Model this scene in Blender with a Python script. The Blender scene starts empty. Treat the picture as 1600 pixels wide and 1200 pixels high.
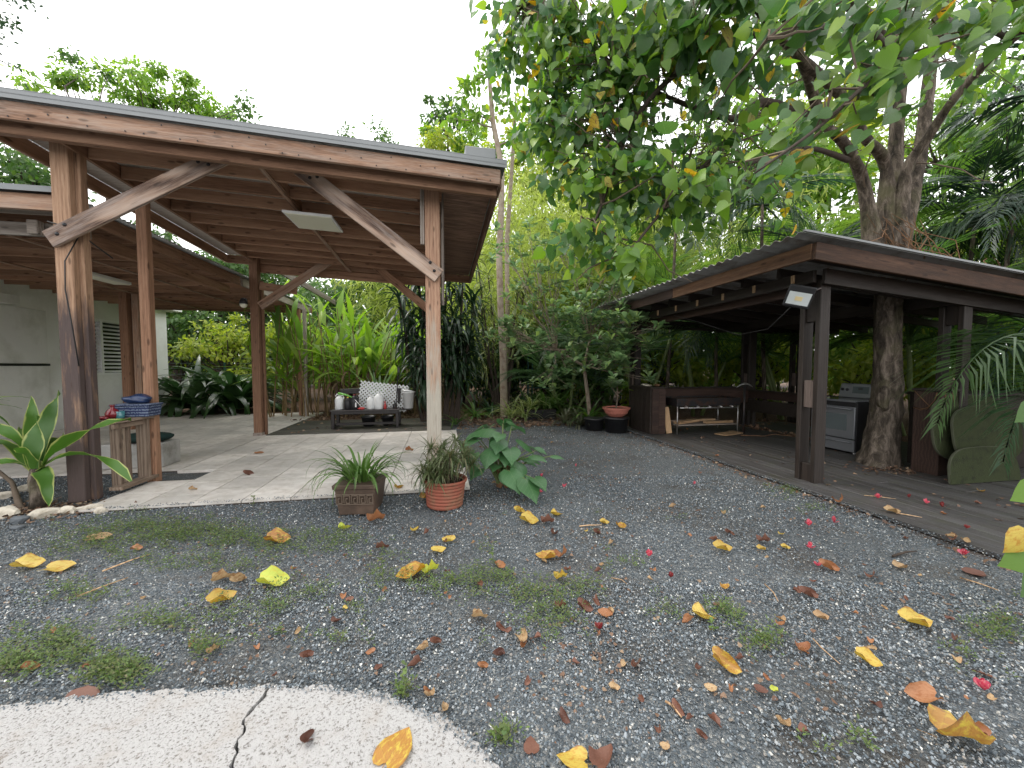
import bpy, math, random
import numpy as np
from mathutils import Matrix, Vector, Euler
R = math.radians
random.seed(7)
rng = np.random.default_rng(7)
scene = bpy.context.scene
COL = scene.collection

# ------------------------------------------------------------------ camera, world, sun, exposure
CAM_H, FPX, PITCH, YAW = 1.5, 600.0, R(2.67), R(10.5)
cam_data = bpy.data.cameras.new('camera')
cam_data.sensor_width = 36.0
cam_data.lens = FPX / 1600.0 * 36.0
cam_data.clip_start = 0.02
cam_data.clip_end = 500.0
cam = bpy.data.objects.new('camera', cam_data)
cam.location = (0, 0, CAM_H)
cam.rotation_euler = (R(90) - PITCH, 0, -YAW)
COL.objects.link(cam)
scene.camera = cam

SUN_EL, SUN_AZ = R(58), R(-60)
world = bpy.data.worlds.new("World")
scene.world = world
world.use_nodes = True
wn, wl = world.node_tree.nodes, world.node_tree.links
bg = wn['Background']
sky = wn.new('ShaderNodeTexSky')
sky.sky_type = 'NISHITA'
sky.sun_disc = False
sky.sun_elevation = SUN_EL
sky.sun_rotation = SUN_AZ
sky.air_density = 1.5
sky.dust_density = 6.0
skal = wn.new('ShaderNodeVectorMath'); skal.operation = 'SCALE'; skal.inputs['Scale'].default_value = 0.10
wl.new(sky.outputs[0], skal.inputs[0])
cloud = wn.new('ShaderNodeMix'); cloud.data_type = 'RGBA'
cloud.inputs[0].default_value = 0.86          # thick overcast, thin blue behind it
cloud.inputs[7].default_value = (1.0, 1.0, 1.0, 1)
wl.new(skal.outputs[0], cloud.inputs[6])
wl.new(cloud.outputs[2], bg.inputs[0])
bg.inputs[1].default_value = 1.0

sun_data = bpy.data.lights.new('sun', 'SUN')
sun_data.energy = 0.6
sun_data.angle = R(25)
sun_data.color = (1.0, 0.96, 0.9)
sun = bpy.data.objects.new('sun', sun_data)
sun.rotation_euler = (R(90) - SUN_EL, 0, R(180) - SUN_AZ)   # from the left and slightly behind the camera
COL.objects.link(sun)

vs = scene.view_settings
vs.view_transform = 'Standard'
vs.look = 'None'
vs.gamma = 1.0
vs.use_curve_mapping = False
vs.exposure = 1.45
scene.cycles.max_bounces = 9
scene.cycles.diffuse_bounces = 6
scene.cycles.transparent_max_bounces = 8

# ------------------------------------------------------------------ helpers
def ray(px, py):
    x = (px - 800) / FPX; z = -(py - 600) / FPX
    y2 = math.cos(PITCH) + z * math.sin(PITCH); z2 = z * math.cos(PITCH) - math.sin(PITCH)
    return Vector((x * math.cos(YAW) + y2 * math.sin(YAW), -x * math.sin(YAW) + y2 * math.cos(YAW), z2))
def G(px, py, z=0.0):
    """point of the plane at height z seen at that spot of the photograph"""
    r = ray(px, py); t = (z - CAM_H) / r.z
    return Vector((r.x * t, r.y * t, z))
def D(px, py, d):
    r = ray(px, py)
    return Vector((r.x * d, r.y * d, CAM_H + r.z * d))
FWD = np.array([math.sin(YAW), math.cos(YAW), 0.0])
RGT = np.array([math.cos(YAW), -math.sin(YAW), 0.0])
def view_size(pos, size):
    """rough size in photo pixels of pieces at pos, 0 when outside the frame"""
    p = np.asarray(pos, float) - np.array([0, 0, CAM_H])
    d = p @ FWD; x = p @ RGT
    d2 = np.where(d > 0.2, d, 1e9)
    sx = x / d2 * FPX; sy = -(p[:, 2]) / d2 * FPX - 28
    ok = (d > 0.2) & (np.abs(sx) < 830) & (np.abs(sy) < 630)
    return np.where(ok, np.asarray(size) / d2 * FPX, 0.0)

def wmat(o):
    m = o.matrix_basis.copy()
    p = o.parent
    while p is not None:
        m = p.matrix_basis @ m; p = p.parent
    return m
def link(o, parent=None, M=None):
    """link, parent and place with world matrix M"""
    COL.objects.link(o)
    if parent is not None:
        o.parent = parent
        W = M if M is not None else Matrix.Identity(4)
        o.matrix_basis = wmat(parent).inverted() @ W
    elif M is not None:
        o.matrix_basis = M
    return o
def tag(o, label=None, cat=None, group=None, kind=None):
    if label: o['label'] = label
    if cat: o['category'] = cat
    if group: o['group'] = group
    if kind: o['kind'] = kind
    return o
def thing(name, loc, label, cat, group=None, rz=0.0):
    o = bpy.data.objects.new(name, None)
    o.empty_display_size = 0.1
    M = Matrix.Translation(Vector(loc)) @ Matrix.Rotation(rz, 4, 'Z')
    link(o, None, M)
    return tag(o, label, cat, group)
def rename_free(n): return n

def new_mesh(name, V, F, mat=None, smooth=False):
    me = bpy.data.meshes.new(name)
    me.from_pydata([tuple(v) for v in V], [], [tuple(f) for f in F])
    if mat is not None: me.materials.append(mat)
    if smooth: me.polygons.foreach_set('use_smooth', [True] * len(me.polygons))
    me.update()
    return me
def put(name, me, parent=None, M=None):
    return link(bpy.data.objects.new(name, me), parent, M)

BOXF = [(0, 3, 2, 1), (4, 5, 6, 7), (0, 1, 5, 4), (1, 2, 6, 5), (2, 3, 7, 6), (3, 0, 4, 7)]
class MB:
    """collects shapes into one mesh"""
    def __init__(s): s.v = []; s.f = []
    def add(s, V, F):
        b = len(s.v); s.v += [tuple(x) for x in V]; s.f += [tuple(i + b for i in f) for f in F]
    def box(s, c, d, rot=None):
        hx, hy, hz = d[0] / 2, d[1] / 2, d[2] / 2
        V = [Vector(p) for p in ((-hx, -hy, -hz), (hx, -hy, -hz), (hx, hy, -hz), (-hx, hy, -hz), (-hx, -hy, hz), (hx, -hy, hz), (hx, hy, hz), (-hx, hy, hz))]
        if rot is not None: V = [rot @ p for p in V]
        s.add([p + Vector(c) for p in V], BOXF); return s
    def bar(s, a, b, w, h):
        a, b = Vector(a), Vector(b); x = (b - a).normalized(); up = Vector((0, 0, 1)) if abs(x.z) < .98 else Vector((0, 1, 0))
        y = up.cross(x).normalized(); z = x.cross(y); m = Matrix((x, y, z)).transposed()
        return s.box((a + b) / 2, ((b - a).length, w, h), m)
    def tube(s, pts, rad, n=6, cap=True):
        pts = [Vector(p) for p in pts]
        if not hasattr(rad, '__len__'): rad = [rad] * len(pts)
        rings = []; prev = None
        for i, p in enumerate(pts):
            t = (pts[min(i + 1, len(pts) - 1)] - pts[max(i - 1, 0)])
            t = t.normalized() if t.length > 1e-9 else Vector((0, 0, 1))
            if prev is None:
                a = Vector((1, 0, 0)) if abs(t.x) < .9 else Vector((0, 1, 0)); u = t.cross(a).normalized()
            else:
                u = (prev - t * prev.dot(t))
                u = u.normalized() if u.length > 1e-6 else t.orthogonal().normalized()
            prev = u; w = t.cross(u)
            rings.append([p + (u * math.cos(k * 2 * math.pi / n) + w * math.sin(k * 2 * math.pi / n)) * rad[i] for k in range(n)])
        V = [q for r in rings for q in r]; F = []
        for i in range(len(rings) - 1):
            for k in range(n):
                k2 = (k + 1) % n; F.append((i * n + k, i * n + k2, (i + 1) * n + k2, (i + 1) * n + k))
        if cap:
            F.append(tuple(range(n - 1, -1, -1))); F.append(tuple((len(rings) - 1) * n + k for k in range(n)))
        s.add(V, F); return s
    def lathe(s, prof, n=24, c=(0, 0, 0), close=True, square=False, rz=0.0):
        c = Vector(c); V = []; F = []
        for (r, z) in prof:
            for k in range(n):
                a = k * 2 * math.pi / n + rz
                V.append(c + Vector((r * math.cos(a), r * math.sin(a), z)))
        for i in range(len(prof) - 1):
            for k in range(n):
                k2 = (k + 1) % n; F.append((i * n + k, i * n + k2, (i + 1) * n + k2, (i + 1) * n + k))
        if close:
            F.append(tuple(range(n - 1, -1, -1))); F.append(tuple((len(prof) - 1) * n + k for k in range(n)))
        s.add(V, F); return s
    def build(s, name, mat, parent=None, M=None, smooth=False, bevel=0.0, local=None):
        V = s.v
        if local is not None:      # move the mesh so its origin is at 'local' (world) and place it there
            lc = Vector(local); V = [Vector(v) - lc for v in V]; M = Matrix.Translation(lc)
        me = new_mesh(name, V, s.f, mat, smooth)
        o = put(name, me, parent, M)
        if bevel: add_bevel(o, bevel)
        return o
def add_bevel(o, w, seg=1):
    b = o.modifiers.new('bevel', 'BEVEL'); b.width = w; b.segments = seg; b.limit_method = 'ANGLE'; b.angle_limit = R(40)
    return o
_beamcache = {}
def beam(name, a, b, w, h, mat, parent=None, bevel=0.005, roll=0.0):
    """a timber from a to b; grain runs along its own x"""
    a, b = Vector(a), Vector(b); L = (b - a).length; x = (b - a).normalized()
    up = Vector((0, 0, 1)) if abs(x.z) < .9 else Vector((0, 1, 0))
    y = up.cross(x).normalized(); z = x.cross(y)
    m = Matrix((x, y, z)).transposed().to_4x4(); M = Matrix.Translation(a) @ m @ Matrix.Rotation(roll, 4, 'X')
    key = (round(L, 3), round(w, 3), round(h, 3), mat.name)
    if key not in _beamcache:
        mb = MB(); mb.box((L / 2, 0, 0), (L, w, h)); _beamcache[key] = new_mesh(name, mb.v, mb.f, mat)
    o = put(name, _beamcache[key], parent, M)
    if bevel: add_bevel(o, bevel)
    return o
def box(name, lo, hi, mat, parent=None, bevel=0.0, rz=0.0):
    lo, hi = Vector(lo), Vector(hi); c = (lo + hi) / 2; d = hi - lo
    mb = MB(); mb.box((0, 0, 0), d)
    o = put(name, new_mesh(name, mb.v, mb.f, mat), parent, Matrix.Translation(c) @ Matrix.Rotation(rz, 4, 'Z'))
    if bevel: add_bevel(o, bevel)
    return o

# ------------------------------------------------------------------ materials
def nm(name, rough=0.6, spec=0.4, metal=0.0):
    m = bpy.data.materials.new(name); m.use_nodes = True
    b = m.node_tree.nodes['Principled BSDF']
    b.inputs['Roughness'].default_value = rough; b.inputs['Metallic'].default_value = metal
    b.inputs['Specular IOR Level'].default_value = spec
    return m, m.node_tree.nodes, m.node_tree.links, b
def N(n, t, **kw):
    o = n.new(t)
    for k, v in kw.items():
        if k.startswith('i_'): o.inputs[k[2:].replace('_', ' ')].default_value = v
        else: setattr(o, k, v)
    return o
def ramp(n, l, src, stops):
    r = n.new('ShaderNodeValToRGB'); e = r.color_ramp.elements
    while len(e) > 1: e.remove(e[-1])
    e[0].position = stops[0][0]; e[0].color = (*stops[0][1], 1)
    for p, c in stops[1:]:
        q = e.new(p); q.color = (*c, 1)
    l.new(src, r.inputs[0]); return r.outputs[0]
def mixc(n, l, fac, a, b, mode='MIX'):
    m = n.new('ShaderNodeMix'); m.data_type = 'RGBA'; m.blend_type = mode
    for s, i in ((fac, 0), (a, 6), (b, 7)):
        if isinstance(s, (int, float)): m.inputs[i].default_value = s
        elif isinstance(s, tuple): m.inputs[i].default_value = (*s, 1)
        else: l.new(s, m.inputs[i])
    return m.outputs[2]
def mth(n, l, op, a, b=0.0, clamp=False):
    m = n.new('ShaderNodeMath'); m.operation = op; m.use_clamp = clamp
    for s, i in ((a, 0), (b, 1)):
        if isinstance(s, (int, float)): m.inputs[i].default_value = s
        else: l.new(s, m.inputs[i])
    return m.outputs[0]
def noise(n, l, vec, scale, detail=4, rough=.55, dist=0.0):
    t = n.new('ShaderNodeTexNoise'); t.inputs['Scale'].default_value = scale; t.inputs['Detail'].default_value = detail
    t.inputs['Roughness'].default_value = rough; t.inputs['Distortion'].default_value = dist
    if vec is not None: l.new(vec, t.inputs['Vector'])
    return t.outputs[0]
def mapping(n, l, vec, scale=(1, 1, 1), add=None):
    m = n.new('ShaderNodeMapping'); m.inputs['Scale'].default_value = scale
    l.new(vec, m.inputs['Vector'])
    if add is not None: l.new(add, m.inputs['Location'])
    return m.outputs[0]
def bump(n, l, b, h, strength=.3, dist=.01):
    k = n.new('ShaderNodeBump'); k.inputs['Strength'].default_value = strength; k.inputs['Distance'].default_value = dist
    l.new(h, k.inputs['Height']); l.new(k.outputs[0], b.inputs['Normal']); return k

def wood(name, dark, mid, light, weather=None, wlo=None, rough=.75, moss=0.0, knots=True, spec=.25, rings=.2, rs=(.55, 7, 7)):
    """weather: grey weathering colour; wlo: (height from, height to) where along the timber it sits"""
    m, n, l, b = nm(name, rough, spec)
    tc = n.new('ShaderNodeTexCoord'); oi = n.new('ShaderNodeObjectInfo')
    off = n.new('ShaderNodeCombineXYZ')
    l.new(mth(n, l, 'MULTIPLY', oi.outputs['Random'], 37.0), off.inputs[0]); l.new(mth(n, l, 'MULTIPLY', oi.outputs['Random'], 91.0), off.inputs[1])
    v = mapping(n, l, tc.outputs['Object'], (1.0, 1, 1), off.outputs[0])
    vg = mapping(n, l, v, (1.6, 26, 26)); g = noise(n, l, vg, 2.2, 6, .6, 1.2)
    vf = mapping(n, l, v, (6, 190, 190)); gf = noise(n, l, vf, 1.0, 3, .6)
    vr = mapping(n, l, v, rs); w = n.new('ShaderNodeTexWave'); w.wave_type = 'RINGS'; w.rings_direction = 'X'
    w.inputs['Scale'].default_value = 1.3; w.inputs['Distortion'].default_value = 7.0; w.inputs['Detail'].default_value = 2.0; w.inputs['Detail Scale'].default_value = .8
    l.new(vr, w.inputs['Vector'])
    mixg = mth(n, l, 'ADD', mth(n, l, 'MULTIPLY', g, .5), mth(n, l, 'ADD', mth(n, l, 'MULTIPLY', w.outputs[1], rings), mth(n, l, 'MULTIPLY', gf, .5 - rings)))
    c = ramp(n, l, mixg, [(.25, dark), (.5, mid), (.72, light)])
    big = noise(n, l, v, 1.1, 3)
    hv = n.new('ShaderNodeHueSaturation'); l.new(c, hv.inputs['Color'])
    l.new(mth(n, l, 'ADD', mth(n, l, 'MULTIPLY', oi.outputs['Random'], .5), .75), hv.inputs['Value'])
    c = hv.outputs[0]
    if knots:
        vk = mapping(n, l, v, (3.6, 11, 11)); vo = n.new('ShaderNodeTexVoronoi'); l.new(vk, vo.inputs['Vector']); vo.inputs['Scale'].default_value = 1.0
        k = ramp(n, l, vo.outputs['Distance'], [(.0, (1, 1, 1)), (.13, (.7, .7, .7)), (.2, (0, 0, 0))])
        c = mixc(n, l, mth(n, l, 'MULTIPLY', k, .75), c, tuple(x * .3 for x in dark))
    if weather is not None:
        sx = n.new('ShaderNodeSeparateXYZ'); l.new(tc.outputs['Object'], sx.inputs[0])
        wn_ = mth(n, l, 'ADD', noise(n, l, mapping(n, l, v, (1.2, 9, 9)), 1.6, 5, .65), mth(n, l, 'MULTIPLY', gf, .25))
        if wlo is not None:
            mr = n.new('ShaderNodeMapRange'); l.new(sx.outputs[0], mr.inputs[0])
            mr.inputs[1].default_value = wlo[0]; mr.inputs[2].default_value = wlo[1]; mr.inputs[3].default_value = .62; mr.inputs[4].default_value = -.12
            fac = mth(n, l, 'ADD', mr.outputs[0], mth(n, l, 'MULTIPLY', mth(n, l, 'SUBTRACT', wn_, .6), 1.6), True)
            fac = ramp(n, l, fac, [(.15, (0, 0, 0)), (.6, (1, 1, 1))])
        else:
            fac = ramp(n, l, wn_, [(.55, (0, 0, 0)), (.85, (.75, .75, .75))])
        wc = mixc(n, l, gf, tuple(x * .55 for x in weather), tuple(min(1, x * 1.35) for x in weather))
        c = mixc(n, l, fac, c, wc)
    ck_ = noise(n, l, mapping(n, l, v, (2.2, 75, 75)), 1.0, 3, .5)
    c = mixc(n, l, ramp(n, l, ck_, [(.66, (0, 0, 0)), (.72, (.7, .7, .7))]), c, tuple(x * .45 for x in dark))
    if moss:
        c = mixc(n, l, ramp(n, l, noise(n, l, v, 5, 5), [(.5, (0, 0, 0)), (.7, (moss, moss, moss))]), c, (.05, .06, .02))
    l.new(c, b.inputs['Base Color'])
    bump(n, l, b, mth(n, l, 'ADD', g, gf), .45, .004)
    return m

def plain(name, col, rough=.6, metal=0.0, spec=.4, var=.25, scale=6, bumpy=0.0, dirt=None, dscale=3):
    m, n, l, b = nm(name, rough, spec, metal)
    tc = n.new('ShaderNodeTexCoord')
    f = noise(n, l, tc.outputs['Object'], scale, 5, .6)
    c = mixc(n, l, f, tuple(x * (1 - var) for x in col), tuple(min(1, x * (1 + var)) for x in col))
    if dirt is not None:
        d = ramp(n, l, noise(n, l, tc.outputs['Object'], dscale, 6, .65), [(.48, (0, 0, 0)), (.68, (.85, .85, .85))])
        c = mixc(n, l, d, c, dirt)
    l.new(c, b.inputs['Base Color'])
    if bumpy: bump(n, l, b, noise(n, l, tc.outputs['Object'], scale * 6, 4), bumpy, .01)
    return m

def leafmat(name, cols, trans=.35, rough=.42, vein=None, edge=None, spots=None, spec=.45):
    """cols: ramp over the leaf's own random tint; vein: (colour, n side veins); edge: (colour, from)"""
    m, n, l, b = nm(name, rough, spec)
    at = N(n, 'ShaderNodeAttribute', attribute_name='tint'); oi = n.new('ShaderNodeObjectInfo')
    t = mth(n, l, 'FRACT', mth(n, l, 'ADD', at.outputs['Fac'], oi.outputs['Random']))
    c = ramp(n, l, t, [(i / max(1, len(cols) - 1), q) for i, q in enumerate(cols)])
    lc = N(n, 'ShaderNodeAttribute', attribute_name='lc')
    sp = n.new('ShaderNodeSeparateXYZ'); l.new(lc.outputs['Vector'], sp.inputs[0])
    ay = mth(n, l, 'ABSOLUTE', sp.outputs[1])
    if vein is not None:
        vc, k = vein
        mid = ramp(n, l, ay, [(.0, (1, 1, 1)), (.035, (0, 0, 0))])
        ph = mth(n, l, 'MULTIPLY', mth(n, l, 'SUBTRACT', sp.outputs[0], mth(n, l, 'MULTIPLY', ay, .35)), k * math.pi * 2)
        sv = ramp(n, l, mth(n, l, 'SINE', ph), [(.9, (0, 0, 0)), (1.0, (.6, .6, .6))])
        vf = mth(n, l, 'MAXIMUM', mid, sv)
        c = mixc(n, l, mth(n, l, 'MULTIPLY', vf, .4), c, vc)
    if edge is not None:
        ec, e0 = edge
        l2 = mth(n, l, 'ADD', ay, mth(n, l, 'MULTIPLY', mth(n, l, 'SINE', mth(n, l, 'MULTIPLY', sp.outputs[0], 23.0)), .06))
        c = mixc(n, l, ramp(n, l, l2, [(e0, (0, 0, 0)), (min(1, e0 + .15), (1, 1, 1))]), c, ec)
    if spots is not None:
        tc = n.new('ShaderNodeTexCoord')
        f = ramp(n, l, noise(n, l, lc.outputs['Vector'], 3.2, 5, .7), [(.5, (0, 0, 0)), (.62, (1, 1, 1))])
        c = mixc(n, l, f, c, spots)
    l.new(c, b.inputs['Base Color'])
    bump(n, l, b, noise(n, l, lc.outputs['Vector'], 9, 2), .15, .02)
    if trans:
        tr = n.new('ShaderNodeBsdfTranslucent'); hv = n.new('ShaderNodeHueSaturation'); l.new(c, hv.inputs['Color'])
        hv.inputs['Value'].default_value = 1.7; hv.inputs['Saturation'].default_value = 1.1; l.new(hv.outputs[0], tr.inputs[0])
        mx = n.new('ShaderNodeMixShader'); mx.inputs[0].default_value = trans
        l.new(b.outputs[0], mx.inputs[1]); l.new(tr.outputs[0], mx.inputs[2])
        l.new(mx.outputs[0], n['Material Output'].inputs['Surface'])
    return m

# warm pine of the pergola
M_pine = wood('pine_timber', (.10, .055, .038), (.32, .19, .125), (.46, .31, .22), weather=(.38, .31, .26))
M_pine_in = wood('pine_joist', (.14, .072, .045), (.31, .175, .11), (.40, .25, .165))
M_post_dark = wood('post_dark_foot', (.12, .065, .04), (.33, .2, .125), (.47, .31, .21), weather=(.085, .062, .057), wlo=(1.9, 2.5), rings=.1)
M_post_pale = wood('post_pale_foot', (.12, .065, .042), (.33, .195, .13), (.46, .31, .21), weather=(.40, .36, .30), wlo=(1.1, 2.6), rings=.1)
M_post = wood('post_plain', (.09, .045, .028), (.25, .135, .082), (.36, .215, .14), rings=.1)
M_grey = wood('grey_timber', (.12, .10, .08), (.26, .22, .19), (.42, .38, .34))
M_brace = wood('brace_timber', (.09, .055, .042), (.33, .225, .165), (.47, .35, .275), weather=(.38, .32, .285), rings=.4, rs=(.9, 5, 5))
M_slat = wood('table_slat', (.10, .07, .05), (.22, .16, .12), (.33, .26, .2))
M_ply = wood('plywood', (.30, .23, .19), (.56, .49, .43), (.72, .66, .6), knots=False)
M_plydark = wood('plywood_stained', (.05, .028, .02), (.26, .155, .11), (.42, .29, .22), weather=(.025, .018, .015), knots=False)
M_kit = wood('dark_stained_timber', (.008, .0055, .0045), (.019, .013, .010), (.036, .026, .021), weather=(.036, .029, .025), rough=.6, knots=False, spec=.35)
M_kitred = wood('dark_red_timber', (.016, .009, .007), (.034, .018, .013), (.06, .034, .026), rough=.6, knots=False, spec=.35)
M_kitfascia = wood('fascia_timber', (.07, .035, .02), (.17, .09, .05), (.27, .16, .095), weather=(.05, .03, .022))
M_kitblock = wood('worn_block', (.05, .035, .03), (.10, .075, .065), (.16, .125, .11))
M_kitfront = wood('shaded_fascia_timber', (.022, .012, .008), (.06, .032, .02), (.11, .06, .037), weather=(.02, .013, .010))  # darker copy of the fascia timber, front shade put into its colour
M_deck = wood('deck_board', (.026, .025, .025), (.056, .054, .054), (.10, .098, .098), weather=(.035, .028, .023), rough=.55, moss=.25, knots=False, spec=.45)
M_matdeck = wood('low_deck_board', (.03, .028, .022), (.06, .056, .048), (.095, .09, .08), rough=.7, moss=.6, knots=False)
M_bench = wood('bench_wood', (.01, .008, .008), (.022, .018, .018), (.04, .034, .034), rough=.5, knots=False, spec=.45)
M_scrap = wood('scrap_wood', (.22, .13, .07), (.42, .27, .15), (.55, .4, .26))
M_tin = plain('galvanised_sheet', (.42, .44, .45), .42, .75, .5, .2, 5, 0, (.2, .17, .15), 2)
M_tinedge = plain('metal_drip_edge', (.22, .23, .235), .6, .0, .5, .15, 3)
M_tinold = plain('weathered_roof_sheet', (.26, .255, .25), .6, .4, .4, .3, 6, 0, (.10, .075, .055), 3)
M_wall = plain('house_paint', (.78, .78, .76), .75, 0, .3, .04, 2, .08, (.62, .61, .57), .9)
M_panel = plain('painted_panel', (.72, .72, .69), .7, 0, .3, .06, 2, .05, (.55, .55, .5), 1.3)
M_white = plain('white_enamel', (.8, .8, .8), .45, 0, .5, .03)
M_plasticw = plain('white_plastic', (.75, .76, .76), .4, 0, .5, .04)
M_cast = plain('cast_concrete', (.36, .35, .33), .85, 0, .2, .2, 8, .4, (.2, .19, .17), 4)
M_glassdark = plain('window_dark', (.012, .02, .018), .12, 0, .6, .3)
M_black = plain('black_plastic', (.015, .015, .017), .45, 0, .5, .3, 8)
M_blackm = plain('black_metal', (.02, .02, .022), .4, .3, .5, .4, 10, .1, (.07, .03, .015), 9)
M_steel = plain('stainless_steel', (.25, .26, .28), .35, .6, .5, .1, 3)
M_steelrod = plain('galvanised_tube', (.5, .5, .5), .4, .8, .5, .2, 12, 0, (.2, .12, .08), 8)
M_oven = plain('oven_door_glass', (.10, .12, .125), .12, 0, .7, .1)
M_red = plain('red_plastic', (.45, .03, .03), .4, 0, .5, .1)
M_yellow = plain('yellow_plastic', (.8, .6, .05), .4, 0, .5, .1)
M_greenp = plain('green_plastic', (.2, .55, .1), .4, 0, .5, .1)
M_terra = plain('terracotta', (.27, .085, .055), .75, 0, .25, .25, 7, .3, (.17, .12, .07), 5)
M_potkey = plain('worn_pot_relief', (.13, .095, .07), .6, 0, .4, .3, 12, .3)
M_terra2 = plain('pink_terracotta', (.42, .15, .11), .7, 0, .3, .15, 7, .1)
M_potsq = plain('brown_glazed_pot', (.075, .05, .036), .6, 0, .4, .3, 8, .3, (.13, .085, .06), 4)
M_soil = plain('potting_soil', (.035, .022, .015), .9, 0, .2, .4, 30, .8)
M_stone = plain('pale_stone', (.55, .5, .42), .85, 0, .2, .2, 6, .8, (.2, .17, .12), 6)
M_stoned = plain('dark_stone', (.10, .11, .12), .7, 0, .3, .25, 6, .5)
M_moss = plain('mossy_board', (.032, .04, .016), .85, 0, .2, .5, 9, .8, (.01, .012, .007), 9)
M_mossedge = plain('mossy_board_edge', (.07, .075, .05), .8, 0, .2, .3, 9, .3)
M_barkm, n, l, b = nm('bark', .9, .2)
tc = n.new('ShaderNodeTexCoord')
v = mapping(n, l, tc.outputs['Object'], (5, 5, 1.6)); f1 = noise(n, l, v, 2.2, 8, .7, .6); f2 = noise(n, l, tc.outputs['Object'], 26, 4, .7)
c = ramp(n, l, f1, [(.34, (.022, .018, .014)), (.5, (.08, .064, .05)), (.62, (.19, .155, .125))])
c = mixc(n, l, ramp(n, l, noise(n, l, tc.outputs['Object'], 3.1, 4), [(.5, (0, 0, 0)), (.7, (.7, .7, .7))]), c, (.10, .095, .05))
c = mixc(n, l, ramp(n, l, f2, [(.62, (0, 0, 0)), (.72, (.7, .7, .7))]), c, (.24, .2, .16))
l.new(c, b.inputs['Base Color']); bump(n, l, b, mth(n, l, 'ADD', f1, mth(n, l, 'MULTIPLY', f2, .5)), .9, .03)
M_bark = M_barkm
M_twig = plain('twig_bark', (.13, .10, .075), .85, 0, .2, .4, 12, .3)
M_twigd = plain('dark_branch_bark', (.055, .042, .034), .85, 0, .2, .4, 12, .3)
M_trunkpale = plain('pale_trunk_bark', (.27, .225, .175), .85, 0, .2, .3, 9, .5, (.16, .10, .07), 6)
M_cane = plain('green_cane', (.13, .17, .06), .6, 0, .4, .35, 5)
M_canedry = plain('dry_stalk', (.20, .14, .07), .8, 0, .3, .4, 9)
M_fib = plain('dry_fibre', (.16, .09, .05), .9, 0, .2, .4, 20)
M_wire = plain('green_fence_wire', (.02, .07, .06), .5, .2, .4, .2)
M_cable = plain('cable_black', (.02, .02, .02), .5, 0, .4, .1)
M_cablew = plain('cable_white', (.55, .54, .52), .5, 0, .4, .1)
M_glow = plain('frosted_diffuser', (.78, .76, .62), .5, 0, .4, .03)
M_led = plain('floodlight_glass', (.62, .66, .66), .1, 0, .8, .1)
M_ledc = plain('led_chip', (.75, .62, .35), .4, 0, .4, .1)
M_blue = plain('blue_glaze', (.012, .03, .09), .18, 0, .7, .4, 30, .3)
M_teal = plain('teal_glass', (.05, .17, .19), .15, 0, .7, .2)
M_redg = plain('red_glaze', (.18, .012, .02), .2, 0, .7, .2)
M_cush = plain('dark_green_cushion', (.012, .03, .026), .8, 0, .2, .2)
M_fab, n, l, b = nm('blue_white_weave', .8, .2)
tc = n.new('ShaderNodeTexCoord'); ck = n.new('ShaderNodeTexVoronoi'); ck.inputs['Scale'].default_value = 55; l.new(tc.outputs['Object'], ck.inputs['Vector'])
wv = n.new('ShaderNodeTexWave'); wv.bands_direction = 'Z'; wv.inputs['Scale'].default_value = 9; wv.inputs['Distortion'].default_value = 1; l.new(tc.outputs['Object'], wv.inputs['Vector'])
c = mixc(n, l, ramp(n, l, ck.outputs['Distance'], [(.3, (0, 0, 0)), (.5, (1, 1, 1))]), (.02, .035, .09), (.15, .18, .25))
c = mixc(n, l, ramp(n, l, wv.outputs[1], [(.35, (0, 0, 0)), (.6, (1, 1, 1))]), (.02, .03, .08), c)
l.new(c, b.inputs['Base Color'])

# leaves
L_hib = leafmat('sea_hibiscus_leaf', [(.04, .10, .025), (.075, .17, .035), (.05, .11, .05), (.10, .18, .085), (.16, .29, .03), (.06, .14, .03), (.24, .36, .05), (.035, .09, .03)], .42, .34, ((.14, .22, .08), 5))
L_hiby = leafmat('yellowing_leaf', [(.42, .36, .04), (.5, .33, .05), (.28, .33, .05), (.5, .27, .04)], .4, .5, ((.5, .4, .1), 5), spots=(.22, .10, .03))
L_dark = leafmat('dark_leaf', [(.015, .04, .014), (.03, .07, .02), (.02, .05, .025), (.045, .09, .03)], .25, .4)
L_mid = leafmat('mid_leaf', [(.04, .09, .02), (.07, .145, .03), (.055, .11, .035), (.12, .20, .035)], .42, .5)
L_bright = leafmat('bright_leaf', [(.10, .2, .03), (.16, .28, .035), (.13, .23, .05), (.24, .34, .05)], .5, .5)
L_yel = leafmat('yellow_green_leaf', [(.2, .27, .03), (.3, .35, .05), (.14, .22, .03), (.36, .38, .07)], .5, .5)
L_bam = leafmat('bamboo_leaf', [(.22, .29, .05), (.33, .39, .09), (.28, .35, .09), (.42, .46, .15)], .55, .5)
L_clus = leafmat('rounded_waxy_leaf', [(.09, .17, .07), (.14, .23, .10), (.19, .28, .14), (.26, .36, .10)], .3, .3, spec=.6)
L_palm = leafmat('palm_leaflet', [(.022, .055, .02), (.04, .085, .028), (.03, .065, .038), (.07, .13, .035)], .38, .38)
L_palmd = leafmat('shaded_palm_leaflet', [(.012, .03, .014), (.02, .045, .018), (.018, .04, .026)], .15, .35)  # darker, less translucent palm copy; silhouette shade put into the leaf colour
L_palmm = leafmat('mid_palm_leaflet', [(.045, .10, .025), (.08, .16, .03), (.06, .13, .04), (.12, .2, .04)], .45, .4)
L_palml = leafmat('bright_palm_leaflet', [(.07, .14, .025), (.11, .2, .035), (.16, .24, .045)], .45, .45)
L_gin = leafmat('ginger_leaf', [(.13, .25, .03), (.2, .33, .035), (.10, .2, .035), (.28, .38, .07), (.16, .28, .05)], .5, .4, ((.3, .4, .1), 9))
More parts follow.
